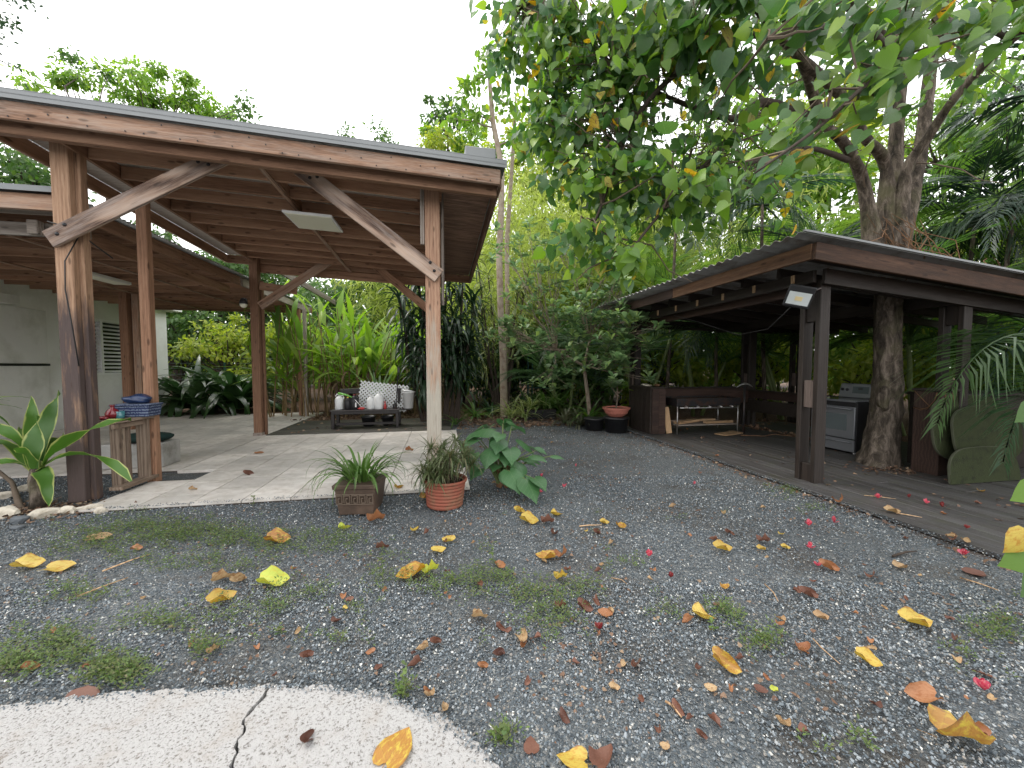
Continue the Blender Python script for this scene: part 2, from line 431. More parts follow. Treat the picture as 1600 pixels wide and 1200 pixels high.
L_crin = leafmat('crinum_leaf', [(.022, .055, .016), (.04, .09, .025), (.03, .07, .022), (.06, .11, .04)], .2, .28, spec=.6)
L_drac = leafmat('dark_drooping_leaf', [(.012, .032, .014), (.02, .05, .02), (.03, .065, .03)], .15, .35, spec=.55)
L_dracv = leafmat('striped_leaf', [(.03, .07, .025), (.05, .1, .03)], .3, .4, edge=((.34, .36, .12), .55))
L_cord = leafmat('cordyline_leaf', [(.06, .14, .02), (.08, .18, .03), (.05, .12, .025)], .3, .4, edge=((.38, .42, .14), .78))
L_mond = leafmat('narrow_strap_leaf', [(.045, .10, .02), (.08, .16, .03), (.12, .19, .06)], .3, .4)
L_spid = leafmat('thin_grassy_leaf', [(.075, .10, .035), (.11, .13, .06), (.05, .085, .025), (.12, .10, .05)], .25, .5)
L_taro = leafmat('taro_leaf', [(.045, .12, .04), (.06, .15, .055), (.05, .12, .05)], .25, .42, ((.16, .26, .12), 5))
L_var = leafmat('variegated_strap_leaf', [(.14, .2, .03), (.22, .27, .07), (.09, .15, .02), (.1, .19, .04)], .35, .4, edge=((.42, .45, .24), .6))
L_brom = leafmat('bromeliad_leaf', [(.05, .06, .03), (.10, .10, .06), (.04, .07, .03)], .2, .4)
L_weed = leafmat('weed_leaf', [(.09, .15, .04), (.13, .2, .05), (.12, .14, .05), (.07, .13, .04), (.16, .15, .07)], .35, .6)
F_yellow = leafmat('fallen_yellow_leaf', [(.50, .37, .07), (.54, .42, .10), (.43, .30, .06)], .2, .5, ((.35, .2, .04), 5), edge=((.22, .11, .045), .86), spots=(.42, .22, .035))
F_mottled = leafmat('fallen_mottled_leaf', [(.40, .20, .04), (.33, .15, .04), (.38, .2, .05)], .2, .5, ((.18, .09, .03), 5), edge=((.22, .11, .045), .86), spots=(.5, .38, .06))
F_orange = leafmat('fallen_orange_leaf', [(.30, .13, .06), (.34, .16, .075), (.24, .10, .05)], .15, .55, ((.2, .08, .03), 5), edge=((.22, .11, .045), .86), spots=(.26, .10, .035))
F_brown = leafmat('fallen_brown_leaf', [(.13, .055, .036), (.17, .075, .048), (.09, .038, .027)], .1, .6, ((.09, .035, .02), 5))
F_tan = leafmat('fallen_tan_leaf', [(.38, .26, .13), (.42, .3, .17), (.32, .2, .1)], .15, .6, ((.22, .13, .06), 5), edge=((.22, .11, .045), .86), spots=(.27, .15, .07))
F_green = leafmat('fallen_lime_leaf', [(.38, .45, .06), (.45, .5, .08)], .2, .5, ((.3, .33, .05), 5), spots=(.5, .42, .05))
F_pink = leafmat('pink_petal', [(.55, .04, .09), (.62, .10, .16), (.4, .03, .06)], .3, .5, spots=(.65, .28, .28))
F_darkred = leafmat('wilted_red_petal', [(.17, .02, .025), (.22, .035, .03)], .2, .6)
F_litter = leafmat('leaf_litter', [(.15, .085, .05), (.10, .052, .034), (.22, .14, .09), (.07, .038, .027), (.28, .2, .13), (.12, .07, .042)], .1, .7)

# ------------------------------------------------------------------ leaf templates: along +x, normal +z
def t_blade(st, fold=.2, droop=.15, curl=0.0):
    """st: stations (x of midrib, half width, x of the edge)"""
    V = []; LC = []; F = []
    for (xm, hw, xs) in st:
        V += [(xm, 0, -droop * xm * xm), (xs, hw, fold * hw - droop * xs * xs - curl * hw * hw), (xs, -hw, fold * hw - droop * xs * xs - curl * hw * hw)]
        wmax = max(1e-3, max(q[1] for q in st))
        LC += [(xm, 0, 0), (xs, min(1.0, hw / wmax) if hw > .02 else 0, 0), (xs, -hw / wmax, 0)]
    for i in range(len(st) - 1):
        a = 3 * i; F += [(a, a + 3, a + 4, a + 1), (a, a + 2, a + 5, a + 3)]
    return np.array(V, float), F, np.array(LC, float)
HEART = [(0, .10, -.10), (.10, .36, -.06), (.30, .47, .18), (.52, .42, .42), (.75, .24, .70), (.9, .09, .88), (1.0, .004, 1.0)]
OVAL = [(0, .01, 0), (.22, .20, .22), (.55, .27, .55), (.85, .15, .85), (1, .01, 1)]
T_heart = [t_blade(HEART, .25, .15), t_blade(HEART, -.1, .3, .4), t_blade(HEART, .5, .05), t_blade([(a, w * .85, b) for a, w, b in HEART], .1, .35)]
T_heartlo = [t_blade([(0, .12, -.08), (.28, .46, .12), (.62, .34, .52), (1, .01, 1)], f, d_) for f, d_ in ((.25, .15), (-.15, .3))]
T_oval = [t_blade([(0, .01, 0), (.35, .24, .35), (.75, .22, .75), (1, .02, 1)], f, d_) for f, d_ in ((.2, .1), (-.1, .25))]
T_ob = [t_blade([(0, .03, 0), (.4, .19, .4), (.78, .30, .78), (1, .10, .97)], f, d_) for f, d_ in ((.25, .05), (.05, .2))]
T_lance = [t_blade([(0, .012, 0), (.3, .085, .3), (.7, .06, .7), (1, .004, 1)], .2, d_) for d_ in (.1, .35)]
T_tiny = [t_blade([(0, .02, 0), (.5, .22, .5), (1, .01, 1)], .2, .1)]
def t_strap(n=7, w=.05, a0=60, curve=80, fold=.25, peak=.35, tip=.02, wave=0.0, base=.5, power=1.0, seed=0):
    """an arching strap that starts at the origin at elevation a0 and bends down by curve degrees; length 1"""
    V = []; LC = []; F = []; p = np.array([0., 0., 0.]); rr = random.Random(seed)
    for i in range(n + 1):
        t = i / n; a = R(a0 - curve * t ** power)
        nn = np.array([-math.sin(a), 0, math.cos(a)])
        q = t / peak if t < peak else (1 - t) / (1 - peak)
        hw = w * ((base + (1 - base) * min(1, q)) if t < peak else (tip + (1 - tip) * (max(0, q) ** .75)))
        tw = wave * math.sin(t * 9 + seed)
        V += [tuple(p), tuple(p + np.array([0, hw, 0]) + nn * (fold * hw + tw * w)), tuple(p + np.array([0, -hw, 0]) + nn * (fold * hw - tw * w))]
        LC += [(t, 0, 0), (t, 1, 0), (t, -1, 0)]
        p = p + np.array([math.cos(a), 0, math.sin(a)]) / n
    for i in range(n):
        a = 3 * i; F += [(a, a + 3, a + 4, a + 1), (a, a + 2, a + 5, a + 3)]
    return np.array(V, float), F, np.array(LC, float)
def t_frond(n=26, lf=.32, a0=55, curve=95, droopl=.5, w=.011, spread=.9, seed=0):
    """feather palm frond, length 1: rachis with two rows of leaflets"""
    rr = random.Random(seed); V = []; F = []; LC = []; p = np.array([0., 0., 0.]); pts = []
    m = 14
    for i in range(m + 1):
        t = i / m; a = R(a0 - curve * t); pts.append((p.copy(), a)); p = p + np.array([math.cos(a), 0, math.sin(a)]) / m
    for i in range(m):      # rachis as a thin two-sided ridge
        (p0, a), (p1, _) = pts[i], pts[i + 1]; b = len(V); h = .008 * (1 - i / m) + .002; h1 = .008 * (1 - (i + 1) / m) + .002
        V += [tuple(p0 + [0, h, 0]), tuple(p0 + [0, -h, 0]), tuple(p1 + [0, -h1, 0]), tuple(p1 + [0, h1, 0]), tuple(p0 - [0, 0, 2 * h]), tuple(p1 - [0, 0, 2 * h1])]
        LC += [(0, 0, 0)] * 6
        F += [(b, b + 1, b + 2, b + 3), (b, b + 3, b + 5, b + 4), (b + 1, b + 4, b + 5, b + 2)]
    for k in range(n):
        t = .16 + .84 * k / (n - 1); fi = t * m; i = min(m - 1, int(fi)); f = fi - i
        p0 = pts[i][0] * (1 - f) + pts[i + 1][0] * f; a = pts[i][1]
        T = np.array([math.cos(a), 0, math.sin(a)]); NN = np.array([-math.sin(a), 0, math.cos(a)])
        L = lf * (math.sin(min(1, t * 1.15 + .12) * math.pi) ** .55 * .8 + .2) * rr.uniform(.85, 1.1)
        for s in (1, -1):
            ang = R(rr.uniform(42, 62)) * (1 - .45 * t)
            dd = T * math.cos(ang) + np.array([0, s, 0]) * math.sin(ang) * spread + NN * .12
            dd = dd / np.linalg.norm(dd)
            q1 = p0 + dd * L * .5; q2 = p0 + dd * L - np.array([0, 0, 1]) * L * droopl * rr.uniform(.3, 1)
            wd = T * w
            b = len(V); V += [tuple(p0), tuple(q1 + wd), tuple(q1 - wd), tuple(q2)]; LC += [(0, .2, 0), (.5, .5, 0), (.5, -.5, 0), (1, .2, 0)]
            F += [(b, b + 2, b + 3, b + 1)]
    return np.array(V, float), F, np.array(LC, float)

def finish_leaf_mesh(me, LC, tint):
    a = me.attributes.new('lc', 'FLOAT_VECTOR', 'POINT'); a.data.foreach_set('vector', np.asarray(LC, np.float32).ravel())
    t = me.attributes.new('tint', 'FLOAT', 'POINT'); t.data.foreach_set('value', np.asarray(tint, np.float32))
_tm = {}
def tmesh(T, mat, name='leaf'):
    k = (id(T[0]), mat.name)
    if k not in _tm:
        me = new_mesh(name, T[0], T[1], mat, True); finish_leaf_mesh(me, T[2], np.zeros(len(T[0]))); _tm[k] = (me, T)
    return _tm[k][0]
def frames(dirs, norms):
    X = dirs / np.maximum(1e-9, np.linalg.norm(dirs, axis=1, keepdims=True))
    Z = norms - X * np.sum(norms * X, axis=1, keepdims=True)
    ln = np.linalg.norm(Z, axis=1, keepdims=True)
    Z = np.where(ln > 1e-4, Z / np.maximum(ln, 1e-9), np.array([[0.01, 0.02, 1.0]]))
    Y = np.cross(Z, X); Y /= np.maximum(1e-9, np.linalg.norm(Y, axis=1, keepdims=True)); Z = np.cross(X, Y)
    return np.stack([X, Y, Z], axis=1)        # rows
def merged(name, temps, pos, Rm, size, mat, parent=None, tint=None, M=None, kind='stuff', pick=None, width=None):
    """all the leaves as one mesh"""
    n = len(pos)
    if n == 0: return None
    pick = rng.integers(0, len(temps), n) if pick is None else pick
    tint = rng.random(n) if tint is None else tint
    size = np.broadcast_to(np.asarray(size, float), (n,))
    width = np.ones(n) if width is None else width
    Vs = []; LCs = []; Ts = []; polys = []; starts = []; off = 0
    LT = []; LS = []
    for k, (V, F, LC) in enumerate(temps):
        idx = np.nonzero(pick == k)[0]
        if len(idx) == 0: continue
        nv = len(V)
        VV = np.repeat(V[None], len(idx), 0); VV[:, :, 1] *= width[idx, None]
        W = np.einsum('nvj,njk->nvk', VV, Rm[idx]) * size[idx, None, None] + pos[idx, None, :]
        Vs.append(W.reshape(-1, 3)); LCs.append(np.tile(LC, (len(idx), 1))); Ts.append(np.repeat(tint[idx], nv))
        fl = np.array([len(f) for f in F]); fv = np.array([i for f in F for i in f])
        base = off + np.arange(len(idx)) * nv
        LS.append((fv[None] + base[:, None]).ravel()); LT.append(np.tile(fl, len(idx)))
        off += nv * len(idx)
    V = np.concatenate(Vs); loops = np.concatenate(LS); tot = np.concatenate(LT)
    me = bpy.data.meshes.new(name)
    me.vertices.add(len(V)); me.vertices.foreach_set('co', V.astype(np.float32).ravel())
    me.loops.add(len(loops)); me.loops.foreach_set('vertex_index', loops.astype(np.int32))
    me.polygons.add(len(tot)); me.polygons.foreach_set('loop_start', np.concatenate([[0], np.cumsum(tot)[:-1]]).astype(np.int32))
    me.update(calc_edges=True)
    me.polygons.foreach_set('use_smooth', np.ones(len(tot), bool))
    me.materials.append(mat)
    finish_leaf_mesh(me, np.concatenate(LCs), np.concatenate(Ts))
    o = put(name, me, parent, M if M is not None else Matrix.Identity(4))
    if kind: o['kind'] = kind
    return o
def leaves(root, temps, pos, dirs, norms, size, mat, nparts=0, piece='leaf', rest='foliage', minpx=9, width=None, tint=None, pick=None):
    """leaves of one plant: the ones that show largest as parts, the rest joined"""
    pos = np.asarray(pos, float); n = len(pos); size = np.broadcast_to(np.asarray(size, float), (n,)).copy()
    Rm = frames(np.asarray(dirs, float), np.asarray(norms, float))
    pick = rng.integers(0, len(temps), n) if pick is None else pick
    width = np.ones(n) if width is None else width
    big = np.zeros(n, bool)
    if nparts:
        vs_ = view_size(pos + Rm[:, 0] * size[:, None] * .5, size); order = np.argsort(-vs_)[:nparts]; order = order[vs_[order] > minpx]; big[order] = True
    inv = wmat(root).inverted() if root is not None else Matrix.Identity(4)
    for i in np.nonzero(big)[0]:
        me = tmesh(temps[pick[i]], mat[int(i) % len(mat)] if isinstance(mat, list) else mat, piece)
        s = size[i]; r = Rm[i]
        M = Matrix(((r[0][0] * s, r[1][0] * s * width[i], r[2][0] * s, pos[i][0]), (r[0][1] * s, r[1][1] * s * width[i], r[2][1] * s, pos[i][1]), (r[0][2] * s, r[1][2] * s * width[i], r[2][2] * s, pos[i][2]), (0, 0, 0, 1)))
        o = bpy.data.objects.new(piece, me); COL.objects.link(o)
        if root is not None: o.parent = root
        o.matrix_basis = inv @ M
    s_ = ~big
    if s_.any():
        m0 = mat[0] if isinstance(mat, list) else mat
        merged(rest, temps, pos[s_], Rm[s_], size[s_], m0, root, pick=pick[s_], width=width[s_], tint=None if tint is None else tint[s_])
def unit(v): return v / np.maximum(1e-9, np.linalg.norm(v, axis=1, keepdims=True))
def blob(n, c, r, shell=.35):
    """points of an uneven ellipsoid, denser to its skin"""
    d = unit(rng.normal(size=(n, 3))); rad = rng.random((n, 1)) ** shell
    return np.array(c)[None] + d * rad * np.array(r)[None], d
def clumps(n_cl, per, c, r, cr, shell=.4):
    cc, dd = blob(n_cl, c, r, shell)
    P = []; Dr = []
    for k in range(n_cl):
        s = cr * rng.uniform(.5, 1.35); m = int(per * rng.uniform(.5, 1.4)) + 1
        p, d = blob(m, cc[k], (s, s, s * .6), .5); P.append(p); Dr.append(d)
    return np.concatenate(P), np.concatenate(Dr), cc
def rosette(root, base, n, length, temps, mat, el=(20, 80), nparts=80, piece='leaf', width=None, minpx=9, stem=.0, az=None, lvar=.25, spread=.03, rest='foliage'):
    """strap leaves from one crown; el is the tilt added to each strap's own arc"""
    pos = []; dirs = []; nor = []; sz = []; b = np.array(base, float)
    for i in range(n):
        a = rng.uniform(*az) if az else i * 2.39996 + rng.uniform(-.4, .4)
        e = R(rng.uniform(*el))
        h = np.array([math.cos(a), math.sin(a), 0])
        pos.append(b + h * spread * rng.uniform(.3, 1) + np.array([0, 0, stem * rng.random()]))
        X = h * math.cos(e) + np.array([0, 0, math.sin(e)]); Z = -h * math.sin(e) + np.array([0, 0, math.cos(e)])
        dirs.append(X); nor.append(Z); sz.append(length * rng.uniform(1 - lvar, 1 + lvar))
    leaves(root, temps, pos, dirs, nor, np.array(sz), mat, nparts, piece, rest, minpx)
def branch_pts(a, b, n=5, wob=.12, sag=0.0):
    a, b = Vector(a), Vector(b); L = (b - a).length; P = []
    for i in range(n + 1):
        t = i / n; w = math.sin(t * math.pi)
        P.append(a.lerp(b, t) + Vector((random.uniform(-1, 1), random.uniform(-1, 1), random.uniform(-1, 1))) * wob * L * .25 * w + Vector((0, 0, -sag * L * w)))
    return P

# ================================================================== GROUND
M_ground, n, l, b = nm('gravel_and_soil', .85, .3)
tc = n.new('ShaderNodeTexCoord'); P = tc.outputs['Object']
sx = n.new('ShaderNodeSeparateXYZ'); l.new(P, sx.inputs[0])
def vor(scale, feat='F1', rnd=1.0):
    v = n.new('ShaderNodeTexVoronoi'); v.feature = feat; v.inputs['Scale'].default_value = scale; v.inputs['Randomness'].default_value = rnd; l.new(P, v.inputs['Vector']); return v
va = vor(85); vb = vor(170)
sepc = n.new('ShaderNodeSeparateColor'); l.new(va.outputs['Color'], sepc.inputs[0])
sepd = n.new('ShaderNodeSeparateColor'); l.new(vb.outputs['Color'], sepd.inputs[0])
gcol = ramp(n, l, sepc.outputs[0], [(0, (.04, .05, .058)), (.35, (.074, .091, .104)), (.7, (.122, .143, .158)), (.9, (.2, .215, .22)), (.965, (.24, .24, .23)), (.97, (.5, .5, .47)), (1, (.55, .55, .5))])
gcol2 = ramp(n, l, sepd.outputs[1], [(0, (.042, .052, .06)), (.6, (.112, .13, .145)), (.92, (.21, .2, .185)), (.96, (.48, .45, .4)), (1, (.5, .5, .46))])
gc = mixc(n, l, .45, gcol, gcol2)
big = noise(n, l, P, .55, 5, .6)
dirt = ramp(n, l, noise(n, l, P, 1.3, 8, .72), [(.5, (0, 0, 0)), (.68, (.85, .85, .85))])
gc = mixc(n, l, dirt, gc, (.075, .06, .045))
gc = mixc(n, l, ramp(n, l, big, [(.35, (0, 0, 0)), (.7, (.35, .35, .35))]), gc, (.045, .05, .05))
# soil and leaf litter under the planting at the back and sides
mY = n.new('ShaderNodeMapRange'); l.new(mth(n, l, 'ADD', sx.outputs[1], mth(n, l, 'MULTIPLY', big, 3.0)), mY.inputs[0]); mY.inputs[1].default_value = 11.3; mY.inputs[2].default_value = 12.6
mX = n.new('ShaderNodeMapRange'); l.new(mth(n, l, 'ADD', sx.outputs[0], mth(n, l, 'MULTIPLY', noise(n, l, P, 3, 4), .5)), mX.inputs[0]); mX.inputs[1].default_value = 4.35; mX.inputs[2].default_value = 4.65
soilf = mth(n, l, 'MAXIMUM', mY.outputs[0], mX.outputs[0])
litc = ramp(n, l, noise(n, l, P, 22, 6, .75), [(.3, (.035, .022, .015)), (.5, (.10, .058, .036)), (.62, (.19, .115, .07)), (.75, (.3, .2, .13))])
l.new(mixc(n, l, soilf, gc, litc), b.inputs['Base Color'])
h = mth(n, l, 'ADD', mth(n, l, 'MULTIPLY', va.outputs['Distance'], -1.2), mth(n, l, 'ADD', mth(n, l, 'MULTIPLY', vb.outputs['Distance'], -.6), mth(n, l, 'MULTIPLY', noise(n, l, P, 7, 5), .5)))
bump(n, l, b, h, .9, .012)
# one sheet to the horizon, finer where the camera stands
xs = sorted(set([-160, -60, -25] + [round(-12 + i * .25, 2) for i in range(89)] + [14, 25, 60, 160])); ys = sorted(set([-80, -20, -5] + [round(-1 + i * .25, 2) for i in range(69)] + [22, 40, 80, 200]))
def gz(x, y):
    if y > 11 or x < -12 or x > 10: return 0.0
    return .012 * math.sin(x * 1.7 + y * .6) * math.sin(y * 1.3 - x * .4) * (1 if y < 4.4 else 0)
V = [(x, y, gz(x, y) - .012) for y in ys for x in xs]; nx = len(xs)
F = [(j * nx + i, j * nx + i + 1, (j + 1) * nx + i + 1, (j + 1) * nx + i) for j in range(len(ys) - 1) for i in range(nx - 1)]
tag(put('ground', new_mesh('ground', V, F, M_ground, True)), kind='structure')

# loose gravel, stone by stone near the camera (geometry nodes scatter)
M_peb, n, l, b = nm('gravel_stone', .7, .35)
oi = n.new('ShaderNodeObjectInfo')
l.new(ramp(n, l, oi.outputs['Random'], [(0, (.045, .056, .066)), (.35, (.10, .122, .139)), (.65, (.18, .208, .228)), (.86, (.30, .325, .34)), (.93, (.18, .15, .12)), (.965, (.34, .32, .29)), (.982, (.6, .6, .56)), (1, (.66, .66, .62))]), b.inputs['Base Color'])
pebs = []
for k in range(5):
    rr = random.Random(k); me = bpy.data.meshes.new('gravel_stone'); 
    pts = []
    for i in range(11):
        d = Vector((rr.gauss(0, 1), rr.gauss(0, 1), rr.gauss(0, .8))).normalized(); pts.append(Vector((d.x, d.y * .8, d.z * .6)) * rr.uniform(.85, 1.1))
    import bmesh
    bm = bmesh.new()
    for p in pts: bm.verts.new(p)
    bmesh.ops.convex_hull(bm, input=bm.verts[:]); bmesh.ops.delete(bm, geom=[v for v in bm.verts if not v.link_faces], context='VERTS'); bm.to_mesh(me); bm.free(); me.materials.append(M_peb)
    pebs.append(me)
def scatter(name, mesh_pts, scales, rots, sources, kind='stuff'):
    """points of a mesh instanced with one of the source meshes by attribute"""
    me = bpy.data.meshes.new(name); me.vertices.add(len(mesh_pts)); me.vertices.foreach_set('co', np.asarray(mesh_pts, np.float32).ravel())
    a = me.attributes.new('sc', 'FLOAT_VECTOR', 'POINT'); a.data.foreach_set('vector', np.asarray(scales, np.float32).ravel())
    a = me.attributes.new('ro', 'FLOAT_VECTOR', 'POINT'); a.data.foreach_set('vector', np.asarray(rots, np.float32).ravel())
    a = me.attributes.new('ix', 'INT', 'POINT'); a.data.foreach_set('value', rng.integers(0, len(sources), len(mesh_pts)).astype(np.int32))
    o = put(name, me, None, Matrix.Identity(4))
    ng = bpy.data.node_groups.new(name, 'GeometryNodeTree')
    ng.interface.new_socket('Geometry', in_out='INPUT', socket_type='NodeSocketGeometry'); ng.interface.new_socket('Geometry', in_out='OUTPUT', socket_type='NodeSocketGeometry')
    gi = ng.nodes.new('NodeGroupInput'); go = ng.nodes.new('NodeGroupOutput'); L = ng.links
    jn = ng.nodes.new('GeometryNodeJoinGeometry')
    def attr(nm_, dt):
        q = ng.nodes.new('GeometryNodeInputNamedAttribute'); q.data_type = dt; q.inputs[0].default_value = nm_; return q.outputs['Attribute']
    for k, s in enumerate(sources):
        # source meshes are stored as objects that are never linked to the scene
        so = bpy.data.objects.new(name + '_source', s)
        oi_ = ng.nodes.new('GeometryNodeObjectInfo'); oi_.inputs['Object'].default_value = so
        ip = ng.nodes.new('GeometryNodeInstanceOnPoints'); cmp = ng.nodes.new('FunctionNodeCompare'); cmp.data_type = 'INT'; cmp.operation = 'EQUAL'
        L.new(attr('ix', 'INT'), cmp.inputs[2]); cmp.inputs[3].default_value = k
        L.new(gi.outputs[0], ip.inputs['Points']); L.new(cmp.outputs[0], ip.inputs['Selection']); L.new(oi_.outputs['Geometry'], ip.inputs['Instance'])
        L.new(attr('ro', 'FLOAT_VECTOR'), ip.inputs['Rotation']); L.new(attr('sc', 'FLOAT_VECTOR'), ip.inputs['Scale'])
        L.new(ip.outputs[0], jn.inputs[0])
    L.new(jn.outputs[0], go.inputs[0])
    md = o.modifiers.new('scatter', 'NODES'); md.node_group = ng
    o['kind'] = kind
    return o

# outline of the pale concrete slab in front
SLAB = [G(*p) for p in [(-260, 1135), (0, 1114), (110, 1100), (200, 1090), (330, 1087), (420, 1080), (500, 1081), (560, 1086), (610, 1096), (650, 1112), (690, 1132), (730, 1160), (765, 1185), (790, 1215), (815, 1280), (800, 1400)]]
SLABXY = [(p.x, p.y) for p in SLAB] + [(.1, .3), (-2.6, .3)]
def inside(x, y, poly):
    c = np.zeros(len(x), bool); j = len(poly) - 1
    for i in range(len(poly)):
        xi, yi = poly[i]; xj, yj = poly[j]
        cond = ((yi > y) != (yj > y)) & (x < (xj - xi) * (y - yi) / (yj - yi + 1e-12) + xi); c ^= cond; j = i
    return c
def gravel_pts(n, dmin, dmax, power=1.0):
    d = dmin + (dmax - dmin) * rng.random(n) ** power; s = rng.uniform(-1.45, 1.45, n)
    X = d * np.sin(YAW) + s * d * np.cos(YAW); Y = d * np.cos(YAW) - s * d * np.sin(YAW)
    ok = ~inside(X, Y, SLABXY) & ~((X > -3.72) & (X < .34) & (Y > 4.6)) & ~((X > 4.22) & (Y > 2.1)) & (X > -12) & (Y > .8) & ~((X < -3.9) & (Y > 6.2))
    # thin places where the soil shows
    q = np.sin(X * 2.3 + 1.7 * np.sin(Y * 1.1)) * np.sin(Y * 2.9 + 1.3 * np.sin(X * 1.9)) + .5 * np.sin(X * 7.1 + Y * 3.3) * np.sin(Y * 6.1 - X * 2.2)
    ok &= rng.random(len(X)) > np.clip((q - .45) * 1.6, 0, .75)
    return X[ok], Y[ok]
X1, Y1 = gravel_pts(60000, 1.25, 2.6, .75); X2, Y2 = gravel_pts(72000, 2.5, 5.2, .8); X3, Y3 = gravel_pts(22000, 5.0, 9.5, .9)
X = np.concatenate([X1, X2, X3]); Y = np.concatenate([Y1, Y2, Y3])
dep = X * math.sin(YAW) + Y * math.cos(YAW)
S = .0036 + .0062 * rng.random(len(X)) ** 2.6 + np.clip(dep - 2.5, 0, 9) * .0010 + (rng.random(len(X)) < .004) * .006
pts = np.stack([X, Y, .001 + S * .25 - .006 * rng.random(len(X))], 1)
# some stones kicked onto the rim of the slab and the terrace
ne = 900; te = rng.integers(0, len(SLAB) - 2, ne); fe_ = rng.random(ne)
ex = np.array([SLAB[t].x * (1 - f) + SLAB[t + 1].x * f for t, f in zip(te, fe_)]) + rng.normal(0, .02, ne); ey = np.array([SLAB[t].y * (1 - f) + SLAB[t + 1].y * f for t, f in zip(te, fe_)]) - np.abs(rng.normal(0, .018, ne))
Se = .003 + .003 * rng.random(ne); pts = np.concatenate([pts, np.stack([ex, ey, .031 + Se * .3], 1)]); S = np.concatenate([S, Se])
ne = 2600; Se = .004 + .004 * rng.random(ne); ey_ = rng.uniform(1.4, 8.5, ne); pts = np.concatenate([pts, np.stack([4.235 + rng.normal(0, .04, ne), ey_, .02 + .026 * rng.random(ne)], 1)]); S = np.concatenate([S, Se])
ne = 700; Se = .004 + .004 * rng.random(ne); pts = np.concatenate([pts, np.stack([rng.uniform(-3.6, .33, ne), 4.6 + np.abs(rng.normal(0, .035, ne)), .029 + Se * .3], 1)]); S = np.concatenate([S, Se])
X = pts[:, 0]
scatter('gravel', pts, np.stack([S, S, S], 1), rng.uniform(0, 6.28, (len(X), 3)) * [.15, .15, 1], pebs)

# ================================================================== CONCRETE SLAB (two pieces, cracked)
M_conc, n, l, b = nm('pitted_pale_concrete', .85, .25)
tc = n.new('ShaderNodeTexCoord'); P = tc.outputs['Object']
pit = noise(n, l, P, 95, 5, .65); big = noise(n, l, P, 5, 5, .7); mid_ = noise(n, l, P, 38, 3, .6)
c = mixc(n, l, ramp(n, l, pit, [(.36, (1, 1, 1)), (.47, (0, 0, 0))]), (.375, .37, .365), (.13, .12, .11))
c = mixc(n, l, ramp(n, l, big, [(.5, (0, 0, 0)), (.75, (.6, .6, .6))]), c, (.30, .265, .23))
c = mixc(n, l, ramp(n, l, noise(n, l, P, 11, 6, .8), [(.60, (0, 0, 0)), (.68, (.7, .7, .7))]), c, (.13, .10, .075))
l.new(c, b.inputs['Base Color']); bump(n, l, b, mth(n, l, 'ADD', pit, mth(n, l, 'MULTIPLY', mid_, .9)), 1.0, .008)
slab_root = bpy.data.objects.new('concrete_slab', None); link(slab_root, None, Matrix.Translation((-.8, 1.4, 0)))
tag(slab_root, kind='structure')
crack = [G(*p) for p in [(420, 1080), (412, 1098), (400, 1112), (388, 1128), (384, 1148), (372, 1166), (366, 1186), (360, 1205), (350, 1260)]]
crack.append(Vector((crack[-1].x - .03, .3, 0)))
def rough_edge(pts, step=.012, amp=.006):
    out = []
    for a, b_ in zip(pts[:-1], pts[1:]):
        m = max(1, int((Vector(b_) - Vector(a)).length / step))
        for i in range(m):
            p = Vector(a).lerp(Vector(b_), i / m); w_ = .008 * math.sin(p.x * 31 + p.y * 17) + .005 * math.sin(p.x * 77 - p.y * 53); out.append((p.x + random.uniform(-amp, amp) + w_, p.y + random.uniform(-amp, amp) + w_))
    out.append((pts[-1][0], pts[-1][1])); return out
def slab_piece(poly, top):
    bm = bmesh.new(); vs_ = [bm.verts.new((x, y, top)) for x, y in poly]; f = bm.faces.new(vs_)
    if f.normal.z < 0: f.normal_flip()
    r = bmesh.ops.extrude_face_region(bm, geom=[f]); 
    for v in [g for g in r['geom'] if isinstance(g, bmesh.types.BMVert)]: v.co.z = -.06
    bmesh.ops.recalc_face_normals(bm, faces=bm.faces)
    me = bpy.data.meshes.new('slab_piece'); bm.to_mesh(me); bm.free(); me.materials.append(M_conc)
    o = put('slab_piece', me, slab_root, Matrix.Identity(4)); add_bevel(o, .006, 2); return o
iL = 5
left = rough_edge([(p.x, p.y, 0) for p in SLAB[:iL + 1]]) 
ck1 = rough_edge([(p.x - .006, p.y, 0) for p in crack], .015, .004); ck2 = rough_edge([(p.x + .005, p.y, 0) for p in crack], .015, .004)
slab_piece(left[:-1] + ck1 + [(-2.6, .3)], .030)
right = rough_edge([(crack[0].x + .005, crack[0].y, 0)] + [(p.x, p.y, 0) for p in SLAB[iL + 1:]] + [(.1, .3, 0)])
slab_piece(right + ck2[::-1], .026)

# ================================================================== TILED TERRACE
M_tile, n, l, b = nm('terrace_tile', .6, .35)
tc = n.new('ShaderNodeTexCoord'); oi = n.new('ShaderNodeObjectInfo'); g = n.new('ShaderNodeNewGeometry'); P = g.outputs['Position']
f1 = noise(n, l, P, 9, 6, .7); f2 = noise(n, l, P, 1.1, 5, .6)
c = ramp(n, l, f1, [(.3, (.44, .395, .35)), (.5, (.58, .54, .495)), (.7, (.66, .625, .585))])
hv = n.new('ShaderNodeHueSaturation'); l.new(c, hv.inputs['Color']); l.new(mth(n, l, 'ADD', mth(n, l, 'MULTIPLY', oi.outputs['Random'], .34), .82), hv.inputs['Value']); c = hv.outputs[0]
c = mixc(n, l, ramp(n, l, f2, [(.42, (0, 0, 0)), (.68, (.6, .6, .6))]), c, (.30, .29, .27))
c = mixc(n, l, ramp(n, l, noise(n, l, P, 3.2, 7, .75), [(.55, (0, 0, 0)), (.7, (.5, .5, .5))]), c, (.25, .22, .17))
l.new(c, b.inputs['Base Color']); bump(n, l, b, f1, .2, .005)
